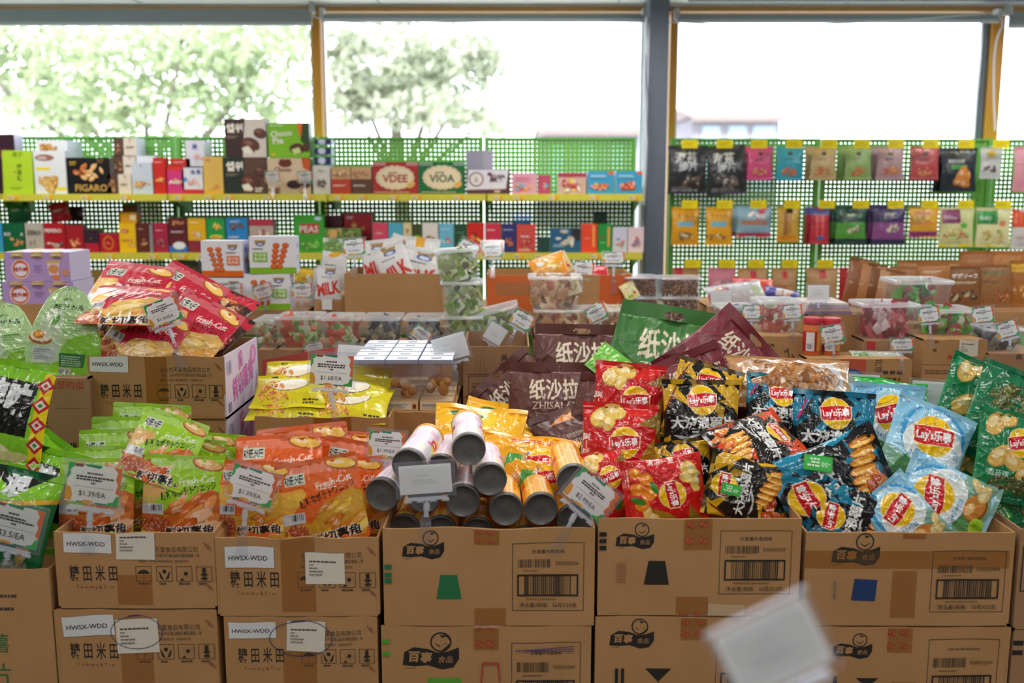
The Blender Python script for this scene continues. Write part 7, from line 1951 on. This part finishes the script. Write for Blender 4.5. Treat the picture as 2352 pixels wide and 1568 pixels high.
# A and B stacks: rice snack cartons
front('open rice snack carton full of lime potato pouches', 134, 1222, 500, 1390, RICE, z2(1396), seed=67, extras=[('label', .06, .345, .36, .47, CODE, -1), ('label', .39, .3, .63, .505, INFO, -2), ('tape', .38, .0, .6, .2)], d=.36)
low('closed rice snack carton with a pen circle under the lime pouches', 130, 502, 1400, RICE, seed=68, d=.36, extras=[('label', .05, .31, .37, .44, CODE, 3), ('label', .38, .2, .64, .42, INFO, 2), ('tape', .4, .0, .6, .22), ('pen', .35, .23, .66, .44)])
front('open rice snack carton full of orange potato pouches', 500, 1234, 874, 1410, RICE, z2(1414), seed=69, extras=[('label', .06, .285, .36, .42, CODE, 0), ('label', .55, .18, .79, .38, INFO, 0), ('tape', .4, .0, .61, .47)], d=.36)
low('closed rice snack carton with its label wedged under the orange pouches', 517, 868, 1416, RICE, seed=70, d=.36, extras=[('label', .03, .33, .34, .44, CODE, 1), ('label', .41, .24, .66, .45, INFO, -3), ('tape', .38, .0, .6, .24), ('pen', .3, .21, .7, .45)])
# the tall plain carton at the frame edge
A = Art(.9, '#b98c5e'); A.lines(.5, .68, .86, .71, 1, INK2, 3, .8); A.lines(.5, .58, .82, .61, 1, INK2, 4, .8); A.text('薯', .59, .32, '#2f6a3c', w=.15); A.text('片', .59, .08, '#2f6a3c', w=.15)
ztl = z2(1306)
front('tall plain carton with green characters under the strip snacks', -180, 1306, 128, 1500, A, .001, seed=71, d=.42, mat=M_CARD)
A = Art(.5, '#a67c52'); A.frame(.02, .12, .3, .4, .008, INK)
front('dark carton at the frame edge beside the blue square carton', 2326, 1215, 2720, 1430, A, z2(1445), seed=72, mat=M_CARD2)
A = Art(.45, '#a67c52'); A.rect(.0, .36, .06, .39, '#1f1b18'); A.rect(.0, .3, .06, .33, '#1f1b18')
low('closed carton with two black bars at the frame edge', 2324, 2720, 1448, A, seed=73, mat=M_CARD2)
# ---------------------------------------------------------------- price tags
T = price_tag
T('price tag at the frame edge on the strip snacks', 32, 1205, 2.37, 126, 14, price='$3.5/EA', stem=50)
T('price tag at one dollar thirty nine on the lime pouches', 215, 1112, 2.37, 124, 8, stem=100, sroll=2)
T('price tag tilted on the orange pouches', 580, 1115, 2.37, 106, 18, stem=110, sroll=4)
T('white backed price tag over the canisters', 977, 1100, 2.37, 120, -4, back=True, stem=96, sroll=3, hratio=.55)
T('price tag tipped on its corner beside the canisters', 1358, 1135, 2.365, 108, 40, price='$2.99/EA', stem=110, sroll=28)
T('price tag on the red pouch heap', 375, 716, 2.9, 78, -20, stem=100, sroll=-18)
T('glary price tag on the yellow pouches', 762, 850, 2.93, 98, 4, price='$1.68/EA', stem=110, sroll=-12)
T('colourful price tag half behind the canisters', 888, 1020, 2.56, 82, 5, stem=40)
T('white backed tag lying behind the small clear boxes', 815, 808, 3.26, 80, 4, back=True, clip=False, hratio=.4, lean=30)
T('white backed tag tilted behind the small clear boxes', 1034, 798, 3.2, 78, -16, back=True, stem=40)
T('white backed tag standing behind the clear bag of dried strips', 1975, 882, 2.92, 90, 3, back=True, clip=False, hratio=.5)
T('white backed tag next to the green chip bags', 2136, 906, 2.86, 84, 4, back=True, stem=40)
T('blurred white tag close to the viewer, in front of the chip cartons', 1775, 1490, .82, 226, -26, back=True, stem=130, sroll=4)
for lab, px, py, Y, w, ro, kw in [
        ('tag on the orange footed skewer box', 534, 667, 4.1, 44, 1, dict(stem=26)), ('tilted tag on the green footed skewer box', 604, 668, 4.1, 44, -14, dict(stem=34)), ('tag in front of the white pouches by the skewer boxes', 694, 666, 4.1, 46, 2, dict(stem=26)),
        ('tag standing up among the white milk pouches', 813, 566, 4.06, 50, -3, dict(stem=44)), ('tag turned on its corner before the dark sweet tubs', 968, 768, 3.58, 44, 40, dict(stem=40, sroll=40)), ('white backed tag tilted on the green sweet tubs', 1138, 766, 3.6, 44, 32, dict(back=True, stem=30, hratio=.95)), ('tag leaning over the tilted green tub', 1200, 734, 3.52, 50, 32, dict(stem=40, sroll=30)),
        ('tag on a stem beside the upper stacked tub', 1131, 572, 4.12, 48, 0, dict(stem=42)), ('tag behind the upper stacked tub', 1076, 572, 4.1, 50, 30, dict(stem=30)), ('tag on a stem at the orange carton corner', 1410, 592, 4.125, 50, 1, dict(stem=62, hratio=.5)), ('tag in front of the orange mesh bag', 1340, 618, 4.125, 48, 10, dict(stem=36)), ('tag tilted on the beige tubs', 1370, 718, 3.712, 46, -24, dict(stem=30)),
        ('tag before the tub of grey sweets', 1727, 716, 3.5, 42, 2, dict(stem=50)), ('tag before the tub of pink rolls', 1820, 715, 3.5, 44, -2, dict(stem=50)), ('white backed tag on a stem before the kraft bags', 1880, 672, 3.7, 48, 0, dict(back=True, stem=26)), ('tag on a stem before the red lidded jars', 1912, 766, 3.36, 52, -8, dict(stem=56)),
        ('tag clipped low on the clear flat bag', 2072, 790, 3.36, 52, 0, dict(stem=46, hratio=.5)), ('tag before the red sweet tub', 2134, 722, 3.46, 46, -4, dict(stem=56, sroll=-6)), ('tag before the film topped green tub', 2258, 722, 3.44, 48, -6, dict(stem=30)), ('tag tilted over the small white tub', 2314, 756, 3.4, 48, -14, dict(stem=36)),
        ('small tag in front of the tan pie box', 626, 405, 5.395, 32, 0, dict(stem=34)), ('small tag with a stem between the pie boxes and the nut packet', 700, 405, 5.395, 32, 0, dict(stem=36)), ('colourful tag lying at the foot of the orange sweet tubs', 722, 796, 3.59, 44, -10, dict(clip=False, hratio=.4)), ('white tag before the silvery bag', 1656, 684, 4.11, 46, -3, dict(back=True, clip=False))]:
    T(lab, px, py, Y, w, ro, **kw)

o = FILL.obj('wrapped_sweets', M_FILM)
tag(o, 'rest of the small wrapped sweets heaped in the clear tubs', 'wrapped sweets')
o['kind'] = 'stuff'
